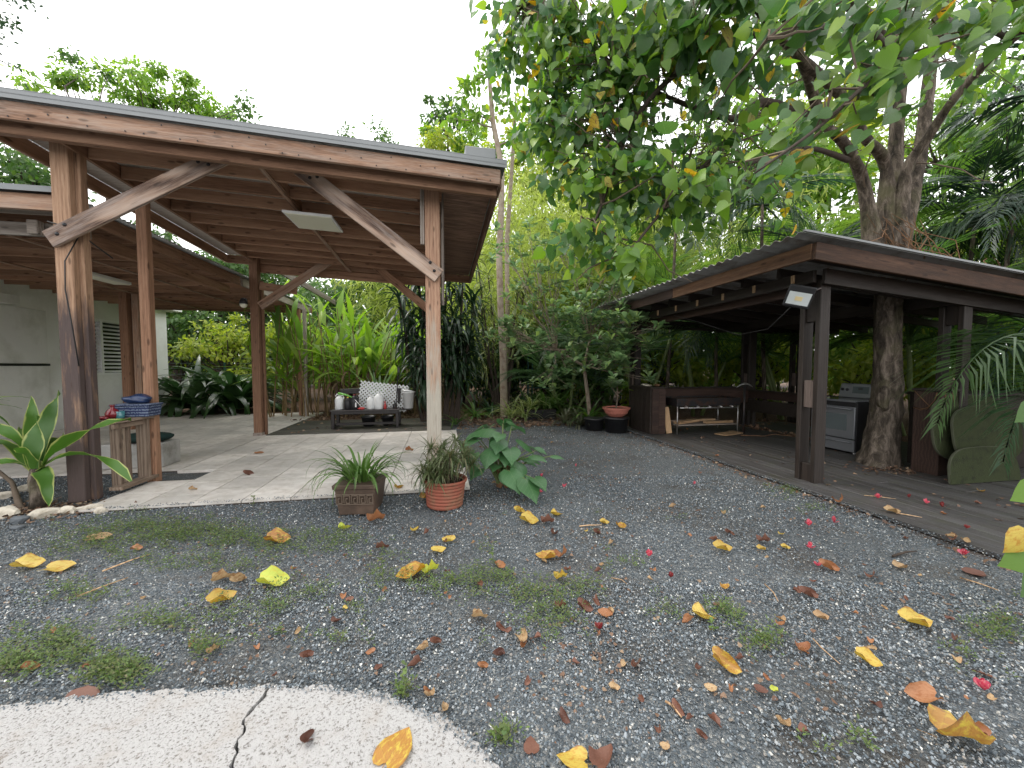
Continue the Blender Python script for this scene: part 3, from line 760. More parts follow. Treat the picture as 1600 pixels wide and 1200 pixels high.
M_bed = plain('grout_bed', (.06, .052, .045), .9, 0, .2, .3, 20)
terr = bpy.data.objects.new('terrace_floor', None); link(terr, None, Matrix.Translation((-1.7, 6, 0))); tag(terr, kind='structure')
TS = .5; tmb = MB(); tmb.box((0, 0, -.02), (TS - .011, TS - .011, .04)); tile_me = new_mesh('tile', tmb.v, tmb.f, M_tile)
HOLE = (-3.66, 5.8, -3.1, 6.4)
def tile_piece(h):
    if h > .49: return tile_me
    k = round(h, 2)
    if k not in _tp: mb_ = MB(); mb_.box((0, 0, -.02), (TS - .011, k - .011, .04)); _tp[k] = new_mesh('tile', mb_.v, mb_.f, M_tile)
    return _tp[k]
_tp = {}
def tiles(x0, y0, nx_, ny, rows_off=.0, skip=None):
    for i in range(nx_):
        y = y0; j = 0
        while y < y0 + ny * TS - .1:
            h = TS if (i % 2 == 0 or j) else .34
            h = min(h, y0 + ny * TS - y); x = x0 + (i + .5) * TS; yc = y + h / 2; y += h; j += 1
            if h < .06 or (skip and skip(x, yc)): continue
            put('tile', tile_piece(h), terr, Matrix.Translation((x, yc, .028 + random.uniform(-.0015, .0015))) @ Euler((random.uniform(-.003, .003), random.uniform(-.003, .003), 0)).to_matrix().to_4x4())
tiles(-3.66, 4.6, 8, 8.6, 1, lambda x, y: (x < -3.2 and 5.6 < y < 6.3))
tiles(-8.67, 6.2, 10, 14, 1, lambda x, y: y > 13.1)
for (lo, hi) in (((-3.67, 4.60, -.08), (.335, 5.7, .006)), ((-3.15, 5.7, -.08), (.335, 8.95, .006)), ((-3.67, 6.45, -.08), (-3.16, 8.95, .006)), ((-8.84, 6.19, -.08), (-3.69, 13.3, .004))):
    box('grout_bed', lo, hi, M_bed, terr)

# ================================================================== LOW DECK under the bench, and the kitchen deck
matd = bpy.data.objects.new('low_wooden_deck', None); link(matd, None, Matrix.Translation((-1.8, 9.9, 0))); tag(matd, kind='structure')
for i in range(15):
    y = 8.9 + i * .142
    beam('plank', (-3.66, y + .07, .022 + random.uniform(-.002, .002)), (.22 - (i > 6) * .0, y + .07, .022), .134, .04, M_matdeck, matd, .004)
deck = bpy.data.objects.new('wooden_deck', None); link(deck, None, Matrix.Translation((5.5, 4.5, 0))); tag(deck, kind='structure')
for i in range(32):
    x = 4.24 + i * .142; y0 = 1.2 + random.uniform(-.02, .02); y1 = 8.6
    js = random.uniform(3.2, 6.6)
    for a, b_ in ((y0, js - .003), (js + .003, y1)):
        beam('plank', (x + .07, a, .026 + random.uniform(-.003, .003)), (x + .07, b_, .026 + random.uniform(-.003, .003)), .136, .045, M_deck, deck, .004)
box('deck_frame', (4.26, 1.25, -.05), (8.7, 8.55, .003), M_black, deck)

# ================================================================== HOUSE
house = thing('house', (-8.9, 11, 0), 'white painted house with a louvred window under the patio roof', 'house')
# wall with a window opening
Wx0, Wx1 = -9.1, -8.85
wy0, wy1, wz0, wz1 = 11.05, 13.05, 1.27, 2.74
for lo, hi in (((Wx0, 2.0, 0), (Wx1, wy0, 3.3)), ((Wx0, wy1, 0), (Wx1, 14.55, 3.3)), ((Wx0, wy0, 0), (Wx1, wy1, wz0)), ((Wx0, wy0, wz1), (Wx1, wy1, 3.3))):
    box('wall', lo, hi, M_wall, house)
box('wall', (-14, 14.3, 0), (Wx0 - .002, 14.55, 3.3), M_wall, house)
box('roof', (-14, 2.0, 3.302), (-8.55, 14.85, 3.42), M_wall, house, .01)
win = MB()
for lo, hi in (((Wx1 - .10, wy0, wz0), (Wx1 + .012, wy0 + .05, wz1)), ((Wx1 - .10, wy1 - .05, wz0), (Wx1 + .012, wy1, wz1)), ((Wx1 - .10, wy0 + .05, wz0), (Wx1 + .012, wy1 - .05, wz0 + .05)), ((Wx1 - .10, wy0 + .05, wz1 - .05), (Wx1 + .012, wy1 - .05, wz1)), ((Wx1 - .10, 12.02, wz0 + .05), (Wx1 + .012, 12.09, wz1 - .05))):
    win.box([(a + c_) / 2 for a, c_ in zip(lo, hi)], [c_ - a for a, c_ in zip(lo, hi)])
window = win.build('window', M_white, house, local=((Wx1, 12, 2)))
ns = 14
for k in range(ns):
    z = wz0 + .09 + k * (wz1 - wz0 - .14) / (ns - 1)
    for ya, yb in ((wy0 + .055, 12.015), (12.095, wy1 - .055)):
        beam('slat', (Wx1 - .035, ya, z), (Wx1 - .035, yb, z), .085, .007, M_white, window, 0, R(35))
box('pane', (Wx1 - .17, wy0 + .02, wz0 + .02), (Wx1 - .15, wy1 - .02, wz1 - .02), M_glassdark, window)
# sliding panels of the storage bay nearer to the camera
for i, y in enumerate((3.0, 4.9, 6.8, 8.7)):
    box('panel', (Wx1 + .002, y, .1), (Wx1 + .035, y + 1.88, 1.50), M_panel, house, .004)
    box('panel', (Wx1 + .002, y, 1.56), (Wx1 + .035, y + 1.88, 2.75), M_panel, house, .004)
box('crosspiece', (Wx1 + .002, 2.5, 1.505), (Wx1 + .05, 10.6, 1.555), M_black, house, .003)  # black strip standing in for the dark recessed gap between the panels
box('beam_end', (Wx1 + .002, 2.5, 2.78), (Wx1 + .16, 9.9, 2.98), M_panel, house, .006)
box('step', (-8.84, 3.0, -.05), (-8.4, 6.18, .16), M_cast, house, .01)

# ================================================================== PERGOLA (high roof)
pg = thing('pergola', (-1.9, 7, 0), 'tall brown timber pergola with a metal roof over the tiled terrace', 'pergola')
def zt(x, y): return 4.0 - .045 * (x + 4) - .03 * (y - 4.55)
X0, X1, Y0, Y1 = -4.45, .70, 4.52, 9.25
def post(x, y, w, d, h, mat, extra=None):
    o = beam('post', (x, y, 0.0), (x, y, h), w, d, mat, pg, .008); return o
# beam() puts 'w' across y for an upright timber
post(-3.935, 4.98, .165, .075, zt(-3.95, 5) - .03, M_post_dark)
beam('post', (-3.885, 5.07, 0), (-3.885, 5.07, zt(-3.8, 5) - .06), .15, .095, M_post_dark, pg, .006)
post(-.09, 5.12, .185, .12, zt(0, 5.1) - .03, M_post_pale)
beam('post_cleat', (-.215, 5.11, 3.05), (-.215, 5.11, zt(0, 5.1) - .06), .05, .045, M_grey, pg, .005)
beam('post_brace', (.035, 5.2, 2.3), (.035, 5.2, zt(0, 5.1) - .06), .04, .05, M_grey, pg, .005)
post(-3.82, 9.0, .16, .16, zt(-3.8, 9) - .04, M_post)
beam('post', (-3.71, 9.06, 0), (-3.71, 9.06, 3.3), .04, .07, M_post, pg, .005)
post(-.12, 9.0, .16, .16, zt(-.1, 9) - .04, M_post)
post(-3.66, 5.68, .115, .10, 3.72, M_post)
box('post_foot', (-3.91, 8.9, 0), (-3.73, 9.1, .09), M_grey, pg, .005)
# fascia and the second board behind it
beam('fascia_board', (X0, 4.54, zt(X0, 4.5) - .095), (X1, 4.54, zt(X1, 4.5) - .095), .045, .17, M_pine, pg)
beam('header_beam', (X0, 4.70, zt(X0, 4.7) - .15), (X1 - .02, 4.70, zt(X1, 4.7) - .15), .075, .19, M_pine_in, pg)
# joists, running with the slope
for k in range(10):
    y = 5.14 + k * .44
    if y > 9.2: break
    beam('joist', (-3.80, y, zt(-3.8, y) - .105), (.03, y, zt(.03, y) - .105), .042, .15, M_pine_in, pg)
beam('fascia_board', (X0, Y1, zt(X0, Y1) - .095), (X1, Y1, zt(X1, Y1) - .095), .045, .17, M_pine_in, pg)
# side rims
beam('rim_board', (X0 + .0, 4.57, zt(X0, 4.57) - .10), (X0, Y1 - .03, zt(X0, Y1) - .10), .045, .17, M_pine_in, pg)
beam('rim_board', (X1, 4.57, zt(X1, 4.57) - .10), (X1, Y1 - .03, zt(X1, Y1) - .10), .045, .17, M_plydark, pg)
# long beams over the posts
beam('long_beam', (-3.83, 4.76, zt(-3.83, 4.76) - .105), (-3.83, 9.22, zt(-3.83, 9.22) - .105), .045, .17, M_pine_in, pg)
beam('long_beam', (.0, 5.2, zt(0, 5.2) - .27), (.0, 9.2, zt(0, 9.2) - .27), .05, .17, M_pine_in, pg)
beam('batten', (-1.95, 4.76, zt(-1.95, 4.76) - .195), (-1.95, 9.2, zt(-1.95, 9.2) - .195), .06, .022, M_pine, pg, .003)
for k in range(4): beam('blocking', (-1.93, 5.17 + k * .44, zt(-1.95, 5.3) - .11 - k * .013), (-1.93, 5.55 + k * .44, zt(-1.95, 5.5) - .11 - k * .013), .04, .14, M_pine_in, pg)
beam('tie_beam', (-3.8, 9.12, zt(-3.8, 9.12) - .28), (-.1, 9.12, zt(-.1, 9.12) - .28), .045, .17, M_pine_in, pg)
# braces
beam('brace', (-4.02, 4.90, 2.82), (-2.35, 4.90, 3.84), .042, .185, M_brace, pg)
beam('brace', (-.01, 5.02, 2.64), (-1.62, 5.02, 3.83), .042, .185, M_brace, pg)
beam('brace', (-3.70, 8.9, 2.75), (-2.32, 8.9, 3.74), .042, .17, M_pine, pg)
beam('brace', (-.2, 8.9, 2.72), (-1.42, 8.9, 3.72), .042, .17, M_pine_in, pg)
beam('tie_beam', (-3.72, 8.97, 3.18), (-3.0, 8.97, 3.10), .04, .16, M_pine_in, pg)
for (x, y, z, w_) in ((-3.93, 4.878, 2.88, 1), (-3.86, 4.878, 2.98, 1), (-2.5, 4.878, 3.72, 1), (-2.6, 4.878, 3.74, 1), (-.07, 4.998, 2.70, 1), (-.12, 4.998, 2.80, 1), (-1.5, 4.998, 3.72, 1), (-1.42, 4.998, 3.74, 1)):
    mb = MB(); mb.lathe([(.002, .012), (.012, .011), (.014, .004), (.02, .003), (.02, 0)], 10); mb.build('bolt', M_blackm, pg, Matrix.Translation((x, y, z)) @ Matrix.Rotation(R(90), 4, 'X'), True)
# deck sheets of the roof, seen from below, and the metal above
ysp = [4.6, 7.0, 9.22]; xsp = [X0 + .03, -3.2, -1.95, -.3, X1 - .03]
for i in range(len(xsp) - 1):
    for j in range(2):
        a, b_, c_, d_ = xsp[i] + .002, xsp[i + 1] - .002, ysp[j] + .002, ysp[j + 1] - .002
        cx, cy = (a + b_) / 2, (c_ + d_) / 2
        M = Matrix.Translation((cx, cy, zt(cx, cy) - .006)) @ Matrix.Rotation(math.atan(.045), 4, 'Y') @ Matrix.Rotation(-math.atan(.03), 4, 'X')
        mb = MB(); mb.box((0, 0, 0), (b_ - a, d_ - c_, .012))
        put('plywood_sheet', new_mesh('plywood_sheet', mb.v, mb.f, M_plydark if i == 3 else M_ply), pg, M)
def corr(name, x0, x1, y0, y1, zf, amp, pitch, mat, parent, th=.002, along='x'):
    """corrugated sheet, ridges run along x"""
    nseg = max(2, int((y1 - y0) / pitch * 6)); V = []; F = []
    for k in range(nseg + 1):
        y = y0 + (y1 - y0) * k / nseg; w = amp * math.sin((y - y0) / pitch * 2 * math.pi)
        for x in (x0, x1): V.append((x, y, zf(x, y) + w))
        for x in (x0, x1): V.append((x, y, zf(x, y) + w + th + .004))
    for k in range(nseg):
        a = 4 * k; b_ = a + 4
        F += [(a, b_, b_ + 1, a + 1), (a + 2, a + 3, b_ + 3, b_ + 2), (a, a + 2, b_ + 2, b_), (a + 1, b_ + 1, b_ + 3, a + 3)]
    me = new_mesh(name, V, F, mat, True); return put(name, me, parent, Matrix.Identity(4))
for i in range(5):
    corr('roof_sheet', X0 - .07, X1 + .06, Y0 - .05 + i * .96, Y0 - .05 + (i + 1) * .96 - .01, lambda x, y: zt(x, y) + .028, .014, .08, M_tin, pg)
# folded metal edge
beam('drip_edge', (X0 - .08, 4.475, zt(X0, 4.5) + .035), (X1 + .07, 4.475, zt(X1, 4.5) + .035), .006, .085, M_tinedge, pg, 0)
beam('drip_edge', (X0 - .08, 4.53, zt(X0, 4.5) + .078), (X1 + .07, 4.53, zt(X1, 4.5) + .078), .12, .005, M_tinedge, pg, 0)
# nail and bolt heads on the fascia
nb = MB()
for k in range(34):
    x = -4.6 + k * .157; z = zt(x, 4.5) - .095 + random.choice((-.062, -.055, .05, .0)) ; nb.lathe([(0.001, 0), (.007, 0), (.007, .004), (.001, .004)], 8); 
    for q in range(len(nb.v) - 32, len(nb.v)):
        a = nb.v[q]; nb.v[q] = (x + a[0], 4.514 - a[2], z + a[1])
nb.build('nail_heads', M_blackm, pg)['kind'] = 'stuff'

lp = thing('ceiling_light_panel', (-1.62, 5.85, 3.55), 'flat cream ceiling light panel under the joists of the high roof', 'ceiling light')
zc = 3.52
fr = MB(); fr.box((0, 0, .018), (.62, .62, .03)); fr.build('housing', M_white, lp, Matrix.Translation((-1.74, 5.95, zc)) @ Matrix.Rotation(math.atan(.045), 4, 'Y'), bevel=.004)
fr = MB(); fr.box((0, 0, 0), (.57, .57, .008)); fr.build('diffuser', M_glow, lp, Matrix.Translation((-1.74, 5.95, zc)) @ Matrix.Rotation(math.atan(.045), 4, 'Y'))
tag(box('junction_box', (.30, 4.60, zt(.4, 4.6) + .05), (.66, 4.84, zt(.4, 4.6) + .26), M_tinedge, None, .01), 'grey metal box sitting on the right end of the high roof', 'metal box')

# ================================================================== LOW PATIO ROOF on the left
lr = thing('patio_roof', (-6.5, 9, 0), 'low wooden patio roof joining the house to the pergola', 'patio roof')
ZL = 3.36
lx0, lx1 = -8.80, -4.12
beam('fascia_board', (lx0, 5.12, ZL - .085), (lx1, 5.12, ZL - .085), .045, .17, M_pine, lr)
beam('inner_beam', (lx0, 5.50, ZL - .27), (lx1 + .02, 5.50, ZL - .27), .045, .15, M_grey, lr)
beam('beam_end', (-4.62, 5.42, ZL - .27), (-4.52, 5.42, ZL - .27), .09, .155, M_grey, lr)
for k in range(16):
    y = 5.75 + k * .5
    beam('joist', (lx0, y, ZL - .10), (lx1 - .03, y, ZL - .10), .042, .15, M_pine_in, lr)
beam('fascia_board', (lx0, 13.32, ZL - .09), (lx1 + .1, 13.32, ZL - .09), .045, .17, M_pine_in, lr)
beam('rim_board', (lx1, 5.15, ZL - .085), (lx1, 9.0, ZL - .085), .045, .17, M_pine_in, lr)
beam('rim_board', (lx1, 9.1, ZL - .085), (lx1 + .03, 13.3, ZL - .085), .045, .17, M_grey, lr)
for x in (-5.4, -6.9): beam('batten', (x, 5.6, ZL - .19), (x, 13.2, ZL - .19), .06, .022, M_pine, lr, .003)
beam('long_beam', (-4.32, 5.55, ZL - .27), (-4.32, 9.0, ZL - .27), .045, .16, M_pine_in, lr)
for i in range(4):
    for j in range(2):
        a = lx0 + i * 1.17 + .002; c_ = 5.16 + j * 4.06
        box('plywood_sheet', (a, c_, ZL), (a + 1.166, c_ + 4.05, ZL + .012), M_ply, lr)
for i in range(8): corr('roof_sheet', lx0, lx1 + .08, 5.05 + i * 1.04, 5.05 + (i + 1) * 1.04 - .01, lambda x, y: ZL + .035, .014, .08, M_tin, lr)
beam('drip_edge', (lx0, 5.03, ZL + .03), (lx1 + .05, 5.03, ZL + .03), .006, .06, M_tinedge, lr, 0)
beam('outrigger', (-3.40, 9.2, 3.56), (-3.36, 13.4, 3.56), .045, .15, M_grey, lr)
beam('post', (-4.12, 12.4, 0), (-4.12, 12.4, ZL - .17), .08, .12, M_post, lr)
beam('post', (-3.93, 12.3, 0), (-3.93, 12.3, ZL - .02), .08, .1, M_grey, lr)
beam('post', (-7.13, 10.4, 0), (-7.13, 10.4, ZL - .17), .16, .19, M_post, lr)
beam('post', (-6.94, 10.45, 0), (-6.94, 10.45, ZL - .17), .14, .14, M_pine, lr)
st = thing('strip_light', (-6.2, 8.3, ZL - .2), 'thin white strip light under the low patio roof', 'ceiling light')
box('housing', (-6.35, 7.9, ZL - .245), (-6.05, 9.0, ZL - .19), M_white, st, .005)
box('diffuser', (-6.33, 7.92, ZL - .253), (-6.07, 8.98, ZL - .247), M_glow, st)
wl_ = thing('wall_lamp', (-3.95, 8.95, 2.75), 'small round security lamp on the rear left pergola post', 'lamp')
mb = MB(); mb.lathe([(.02, .12), (.05, .1), (.07, .05), (.075, 0)], 16, (-3.98, 8.84, 2.78)); mb.build('hood', M_black, wl_, smooth=True)
mb = MB(); mb.lathe([(.07, .0), (.065, -.04), (.035, -.07), (.003, -.08)], 16, (-3.98, 8.84, 2.775)); mb.build('globe', M_glow, wl_, smooth=True)
box('bracket', (-4.0, 8.86, 2.84), (-3.94, 8.93, 2.9), M_black, wl_)

# ================================================================== KITCHEN PAVILION
kp = thing('kitchen_pavilion', (5.8, 5.8, 0), 'low dark open pavilion with a corrugated roof on the right', 'pavilion')
KX0, KX1, KY0, KY1 = 4.08, 9.2, 3.62, 8.7
def kz(x, y): return 2.86 - .095 * (x - 4.08) + .006 * (y - 3.6)
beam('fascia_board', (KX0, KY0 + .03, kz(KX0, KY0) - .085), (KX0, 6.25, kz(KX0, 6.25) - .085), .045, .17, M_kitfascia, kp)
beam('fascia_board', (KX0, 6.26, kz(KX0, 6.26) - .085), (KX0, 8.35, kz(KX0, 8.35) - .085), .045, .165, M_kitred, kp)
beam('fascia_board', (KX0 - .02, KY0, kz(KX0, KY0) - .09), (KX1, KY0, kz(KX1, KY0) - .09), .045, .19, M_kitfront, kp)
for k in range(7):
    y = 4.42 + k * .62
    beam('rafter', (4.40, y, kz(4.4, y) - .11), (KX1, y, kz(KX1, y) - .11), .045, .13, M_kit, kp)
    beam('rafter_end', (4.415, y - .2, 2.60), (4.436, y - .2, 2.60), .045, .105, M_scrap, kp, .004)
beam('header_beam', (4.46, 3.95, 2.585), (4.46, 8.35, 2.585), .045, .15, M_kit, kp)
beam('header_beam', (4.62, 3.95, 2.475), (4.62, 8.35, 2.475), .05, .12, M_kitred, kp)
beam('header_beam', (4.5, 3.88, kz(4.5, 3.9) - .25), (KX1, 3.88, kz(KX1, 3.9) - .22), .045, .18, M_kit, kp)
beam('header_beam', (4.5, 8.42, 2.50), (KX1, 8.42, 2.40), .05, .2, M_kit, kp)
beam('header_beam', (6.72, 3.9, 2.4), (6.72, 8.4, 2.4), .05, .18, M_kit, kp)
# corner post: two boards with blocks between
def dpost(x, y, h, mat=M_kit, w=.145):
    beam('post', (x, y, .04), (x, y, h), w, .065, mat, kp, .006)
    beam('post', (x - .01, y + .20, .04), (x - .01, y + .20, h), w, .065, mat, kp, .006)
    for z0, z1 in ((.04, .27), (.98, 1.32), (2.05, min(h, 2.48))):
        beam('spacer_block', (x - .01, y + .10, z0), (x - .01, y + .10, z1), w * .6, .13, M_kit if z0 != .98 else M_kitblock, kp, .004)
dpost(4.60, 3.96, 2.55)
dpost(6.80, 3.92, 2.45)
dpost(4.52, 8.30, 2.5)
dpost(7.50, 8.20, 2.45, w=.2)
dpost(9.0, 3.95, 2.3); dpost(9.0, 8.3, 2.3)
NS = 6
for i in range(NS):
    y0 = KY0 - .06 + i * (KY1 + .5 - KY0) / NS
    corr('roof_sheet', KX0 - .24, KX1 + .1, y0, y0 + (KY1 + .5 - KY0) / NS - .01, lambda x, y: kz(x, y) + .05, .018, .155, M_tinold, kp)
beam('drip_edge', (KX0 - .24, KY0 - .075, kz(KX0 - .24, KY0) + .07), (KX1, KY0 - .07, kz(KX1, KY0) + .07), .03, .022, M_tinedge, kp, 0)
for y in (4.0, 5.2, 6.4, 7.6): beam('purlin', (4.2, y, kz(4.2, y) - .02), (KX1, y, kz(KX1, y) - .02), .09, .05, M_kit, kp)
# boxed base beside the front right post, cabinet at the rear left, rails
ped = thing('boxed_pillar', (6.6, 4.05, 0), 'dark boxed pillar base with a cord hanging on its face', 'pillar')
mb = MB(); mb.box((6.60, 4.06, .60), (.30, .30, 1.12)); mb.build('casing', M_kitred, ped, bevel=.006, local=(6.6, 4.06, 0))
mb = MB(); mb.box((6.60, 4.06, 1.18), (.34, .34, .035)); mb.build('top', M_kit, ped, bevel=.006, local=(6.6, 4.06, 0))

# ================================================================== SMALL TABLE between the front posts
tb = thing('slatted_side_table', (-3.8, 5.35, 0), 'low wooden slatted counter fixed between the two front left posts', 'counter')
beam('shelf', (-3.80, 5.16, .855), (-3.72, 5.66, .855), .24, .035, M_slat, tb)
beam('bottom_rail', (-3.68, 5.10, .09), (-3.66, 5.66, .09), .14, .04, M_slat, tb)
beam('side_rail', (-3.72, 5.15, .80), (-3.68, 5.62, .80), .03, .06, M_slat, tb)
for (x, y, w) in ((-3.74, 5.22, .10), (-3.75, 5.32, .05), (-3.74, 5.39, .05), (-3.70, 5.575, .13)):
    beam('slat', (x, y, .10), (x, y, .835), w, .04, M_slat, tb)
wb = thing('woven_basket_box', (-3.74, 5.56, .875), 'blue and white patterned box on the slatted counter', 'box')
def taper_box(mb, c, w0, d0, w1, d1, h):
    x, y, z = c; mb.add([(x - w0 / 2, y - d0 / 2, z), (x + w0 / 2, y - d0 / 2, z), (x + w0 / 2, y + d0 / 2, z), (x - w0 / 2, y + d0 / 2, z), (x - w1 / 2, y - d1 / 2, z + h), (x + w1 / 2, y - d1 / 2, z + h), (x + w1 / 2, y + d1 / 2, z + h), (x - w1 / 2, y + d1 / 2, z + h)], BOXF)
mb = MB(); taper_box(mb, (0, 0, 0), .37, .22, .40, .24, .135); mb.build('body', M_fab, wb, Matrix.Translation((-3.74, 5.56, .876)), bevel=.006)
mb = MB(); taper_box(mb, (0, 0, 0), .42, .26, .42, .26, .02); mb.build('lid', M_fab, wb, Matrix.Translation((-3.74, 5.56, 1.012)), bevel=.004)
def lump(name, c, r, mat, parent=None, seed=1, n=14, sub=.12, M=None):
    bm = bmesh.new(); bmesh.ops.create_icosphere(bm, subdivisions=3, radius=1); rr = random.Random(seed); ph = [rr.uniform(0, 6) for _ in range(6)]
    for v in bm.verts:
        k = 1 + sub * (math.sin(v.co.x * 3.1 + ph[0]) * math.sin(v.co.y * 2.7 + ph[1]) + .6 * math.sin(v.co.z * 5 + ph[2] + v.co.x * 4) + .4 * math.sin(v.co.y * 9 + ph[3]))
        v.co = Vector((v.co.x * r[0], v.co.y * r[1], v.co.z * r[2])) * k
    me = bpy.data.meshes.new(name); bm.to_mesh(me); bm.free(); me.materials.append(mat); me.polygons.foreach_set('use_smooth', [True] * len(me.polygons))
    return put(name, me, parent, (Matrix.Translation(Vector(c)) @ M) if M is not None else Matrix.Translation(Vector(c)))
tag(lump('glazed_ornament', (-3.73, 5.57, 1.085), (.15, .10, .058), M_blue, None, 4, sub=.16), 'shiny dark blue glazed ornament lying on the patterned box', 'ornament')
mb = MB(); mb.lathe([(.03, 0), (.065, .03), (.07, .06), (.05, .10), (.02, .125), (.018, .15), (.03, .165)], 18); tag(mb.build('red_jar', M_redg, None, Matrix.Translation((-3.86, 5.36, .874)), True), 'small dark red glazed jar in front of the patterned box', 'jar')
mb = MB(); mb.lathe([(.035, 0), (.04, .01), (.043, .085), (.039, .085), (.036, .012)], 18); tag(mb.build('glass_cup', M_teal, None, Matrix.Translation((-3.79, 5.37, .874)), True), 'small teal glass cup beside the dark red jar', 'cup')
tag(lump('red_shoe', (-3.89, 5.24, .895), (.075, .03, .022), M_redg, None, 9), 'dark red rounded object at the left end of the counter', 'ornament')
tag(box('block_seat', (-4.75, 6.35, .03), (-3.98, 6.75, .38), M_cast, None, .015), 'low concrete block seat behind the front left post', 'bench')
tag(lump('seat_cushion', (-4.3, 6.52, .45), (.34, .22, .075), M_cush, None, 3, sub=.05), 'dark green round cushion on the concrete block seat', 'cushion')
cb = MB(); cb.tube([(-4.05, 4.93, 3.02), (-3.95, 4.925, 2.99), (-3.86, 4.93, 2.93)], .007, 5); cb.tube([(-3.845, 5.04, 2.95), (-3.86, 4.86, 2.6), (-3.87, 4.86, 2.3), (-3.85, 4.88, 2.0), (-3.83, 4.92, 1.5)], .006, 5)
cb.tube([(-3.84, 5.03, 2.93), (-3.74, 5.3, 2.75)], .008, 5)
tag(cb.build('hanging_cable', M_cable, None, smooth=True), 'thin dark cable looped round the front left post', 'cable')

# ================================================================== BENCH with bottles
bx0, bx1, by0, by1 = -2.52, -.98, 9.42, 9.98
be = thing('dark_bench', (-1.75, 9.7, .04), 'weathered black wooden bench on the low deck behind the terrace', 'bench')
for k in range(4): beam('seat_plank', (bx0, by0 + .06 + k * .145, .46), (bx1, by0 + .06 + k * .145, .46), .135, .03, M_bench, be)
for x in (bx0 + .05, bx1 - .05):
    beam('leg', (x, by0 + .05, .042), (x, by0 + .05, .445), .07, .07, M_bench, be)
    beam('leg', (x, by1 - .05, .042), (x, by1 - .05, .445 if x < -1.5 else .95), .07, .07, M_bench, be)
    beam('foot_rail', (x, by0, .10), (x, by1, .10), .05, .06, M_bench, be)
beam('stretcher', (bx0 + .1, by0 + .12, .14), (bx1 - .1, by0 + .12, .14), .05, .06, M_bench, be)
beam('apron', (bx0 + .02, by0 + .02, .41), (bx1 - .02, by0 + .02, .41), .03, .07, M_bench, be)
beam('backrest', (bx0 + .1, by1 - .0, .88), (bx0 + .75, by1, .90), .035, .12, M_bench, be)
beam('backrest_post', (bx0 + .15, by1 - .02, .46), (bx0 + .15, by1 - .02, .9), .04, .05, M_bench, be)
# lattice panel leaning on the bench
lt = thing('lattice_panel', (-1.4, 9.9, .48), 'broken white plastic lattice panel leaning on the dark bench', 'lattice')
LM = Matrix.Translation((-2.02, 9.86, .50)) @ Matrix.Rotation(R(7), 4, 'Y') @ Matrix.Rotation(R(-11), 4, 'X')
lw, lh = 1.16, .66
for s in (1, -1):
    for k in range(-7, 14):
        # clip the diagonal to the rectangle
        c0 = k * .092
        pts = []
        for x in (0, lw):
            z = (x - c0) * s + (0 if s == 1 else lh); 
            if 0 <= z <= lh: pts.append((x, z))
        for z in (0, lh):
            x = c0 + (z - (0 if s == 1 else lh)) * s
            if 0 < x < lw: pts.append((x, z))
        if len(pts) >= 2 and (Vector(pts[0]) - Vector(pts[1])).length > .05:
            a = LM @ Vector((pts[0][0], .004 * s, pts[0][1])); b_ = LM @ Vector((pts[1][0], .004 * s, pts[1][1]))
            beam('slat', a, b_, .006, .034, M_plasticw, lt, 0)
def jug(x, y, s, mat, label, name='white_jug', capm=None):
    r = thing(name, (x, y, .476), label, 'jug')
    T = Matrix.Translation((x, y, .476))
    mb = MB(); mb.lathe([(.078 * s, 0), (.085 * s, .01), (.085 * s, .19 * s), (.07 * s, .235 * s), (.03 * s, .275 * s), (.02 * s, .285 * s)], 20); mb.build('body', mat, r, T, True)
    mb = MB(); mb.lathe([(.023 * s, .286 * s), (.023 * s, .31 * s), (.01 * s, .311 * s)], 14); mb.build('cap', capm or mat, r, T, True)
    mb = MB(); mb.tube([(.022 * s, 0, .275 * s), (.07 * s, 0, .285 * s), (.088 * s, 0, .24 * s), (.082 * s, 0, .18 * s)], .009 * s, 6); mb.build('handle', mat, r, T, True)
    return r
jug(-2.37, 9.66, 1.15, M_plasticw, 'white plastic jug at the left end of the dark bench', capm=M_plasticw)
jug(-1.66, 9.62, 1.05, M_plasticw, 'smaller white jug at the middle of the dark bench')
jug(-1.47, 9.62, 1.3, M_plasticw, 'largest white jug in front of the lattice panel')
jug(-2.17, 9.62, .95, M_black, 'short black bottle with a yellow cap beside the left white jug', 'black_bottle', M_yellow)
bt = jug(-2.02, 9.60, 1.15, M_black, 'tall black bottle with a white paper label on the bench', 'black_bottle', M_redg)
mb = MB(); mb.box((-2.0, 9.51, .59), (.09, .004, .11)); mb.build('paper_label', M_white, bt)
sp = thing('spray_nozzle', (-2.2, 9.55, .8), 'lime green spray wand lying across the bottle tops', 'sprayer')
mb = MB(); mb.tube([(-2.36, 9.55, .86), (-2.2, 9.54, .83), (-2.06, 9.53, .77)], [.03, .02, .014], 8); mb.build('body', M_greenp, sp, smooth=True)
mb = MB(); mb.tube([(-2.38, 9.55, .85), (-2.42, 9.54, .80), (-2.40, 9.54, .78)], [.014, .012, .01], 6); mb.build('trigger', M_white, sp, smooth=True)
rd = thing('red_hand_tool', (-1.83, 9.5, .48), 'small red tool with a white rod lying on the bench', 'hand tool')
tag(lump('head', (-1.85, 9.5, .505), (.085, .035, .028), M_red, rd, 5), None)
mb = MB(); mb.tube([(-1.81, 9.5, .51), (-2.0, 9.52, .72)], .007, 6); mb.build('rod', M_white, rd, smooth=True)
mb = MB(); mb.lathe([(.03, 0), (.035, .01), (.033, .09), (.012, .13), (.012, .15), (.028, .165), (.012, .18)], 14)
tag(mb.build('red_sprayer', M_red, None, Matrix.Translation((-1.32, 9.58, .476)), True), 'small red bottle right of the largest white jug', 'bottle')
mb = MB(); mb.lathe([(.05, 0), (.055, .01), (.05, .08), (.02, .12), (.014, .16), (.02, .19)], 14); 
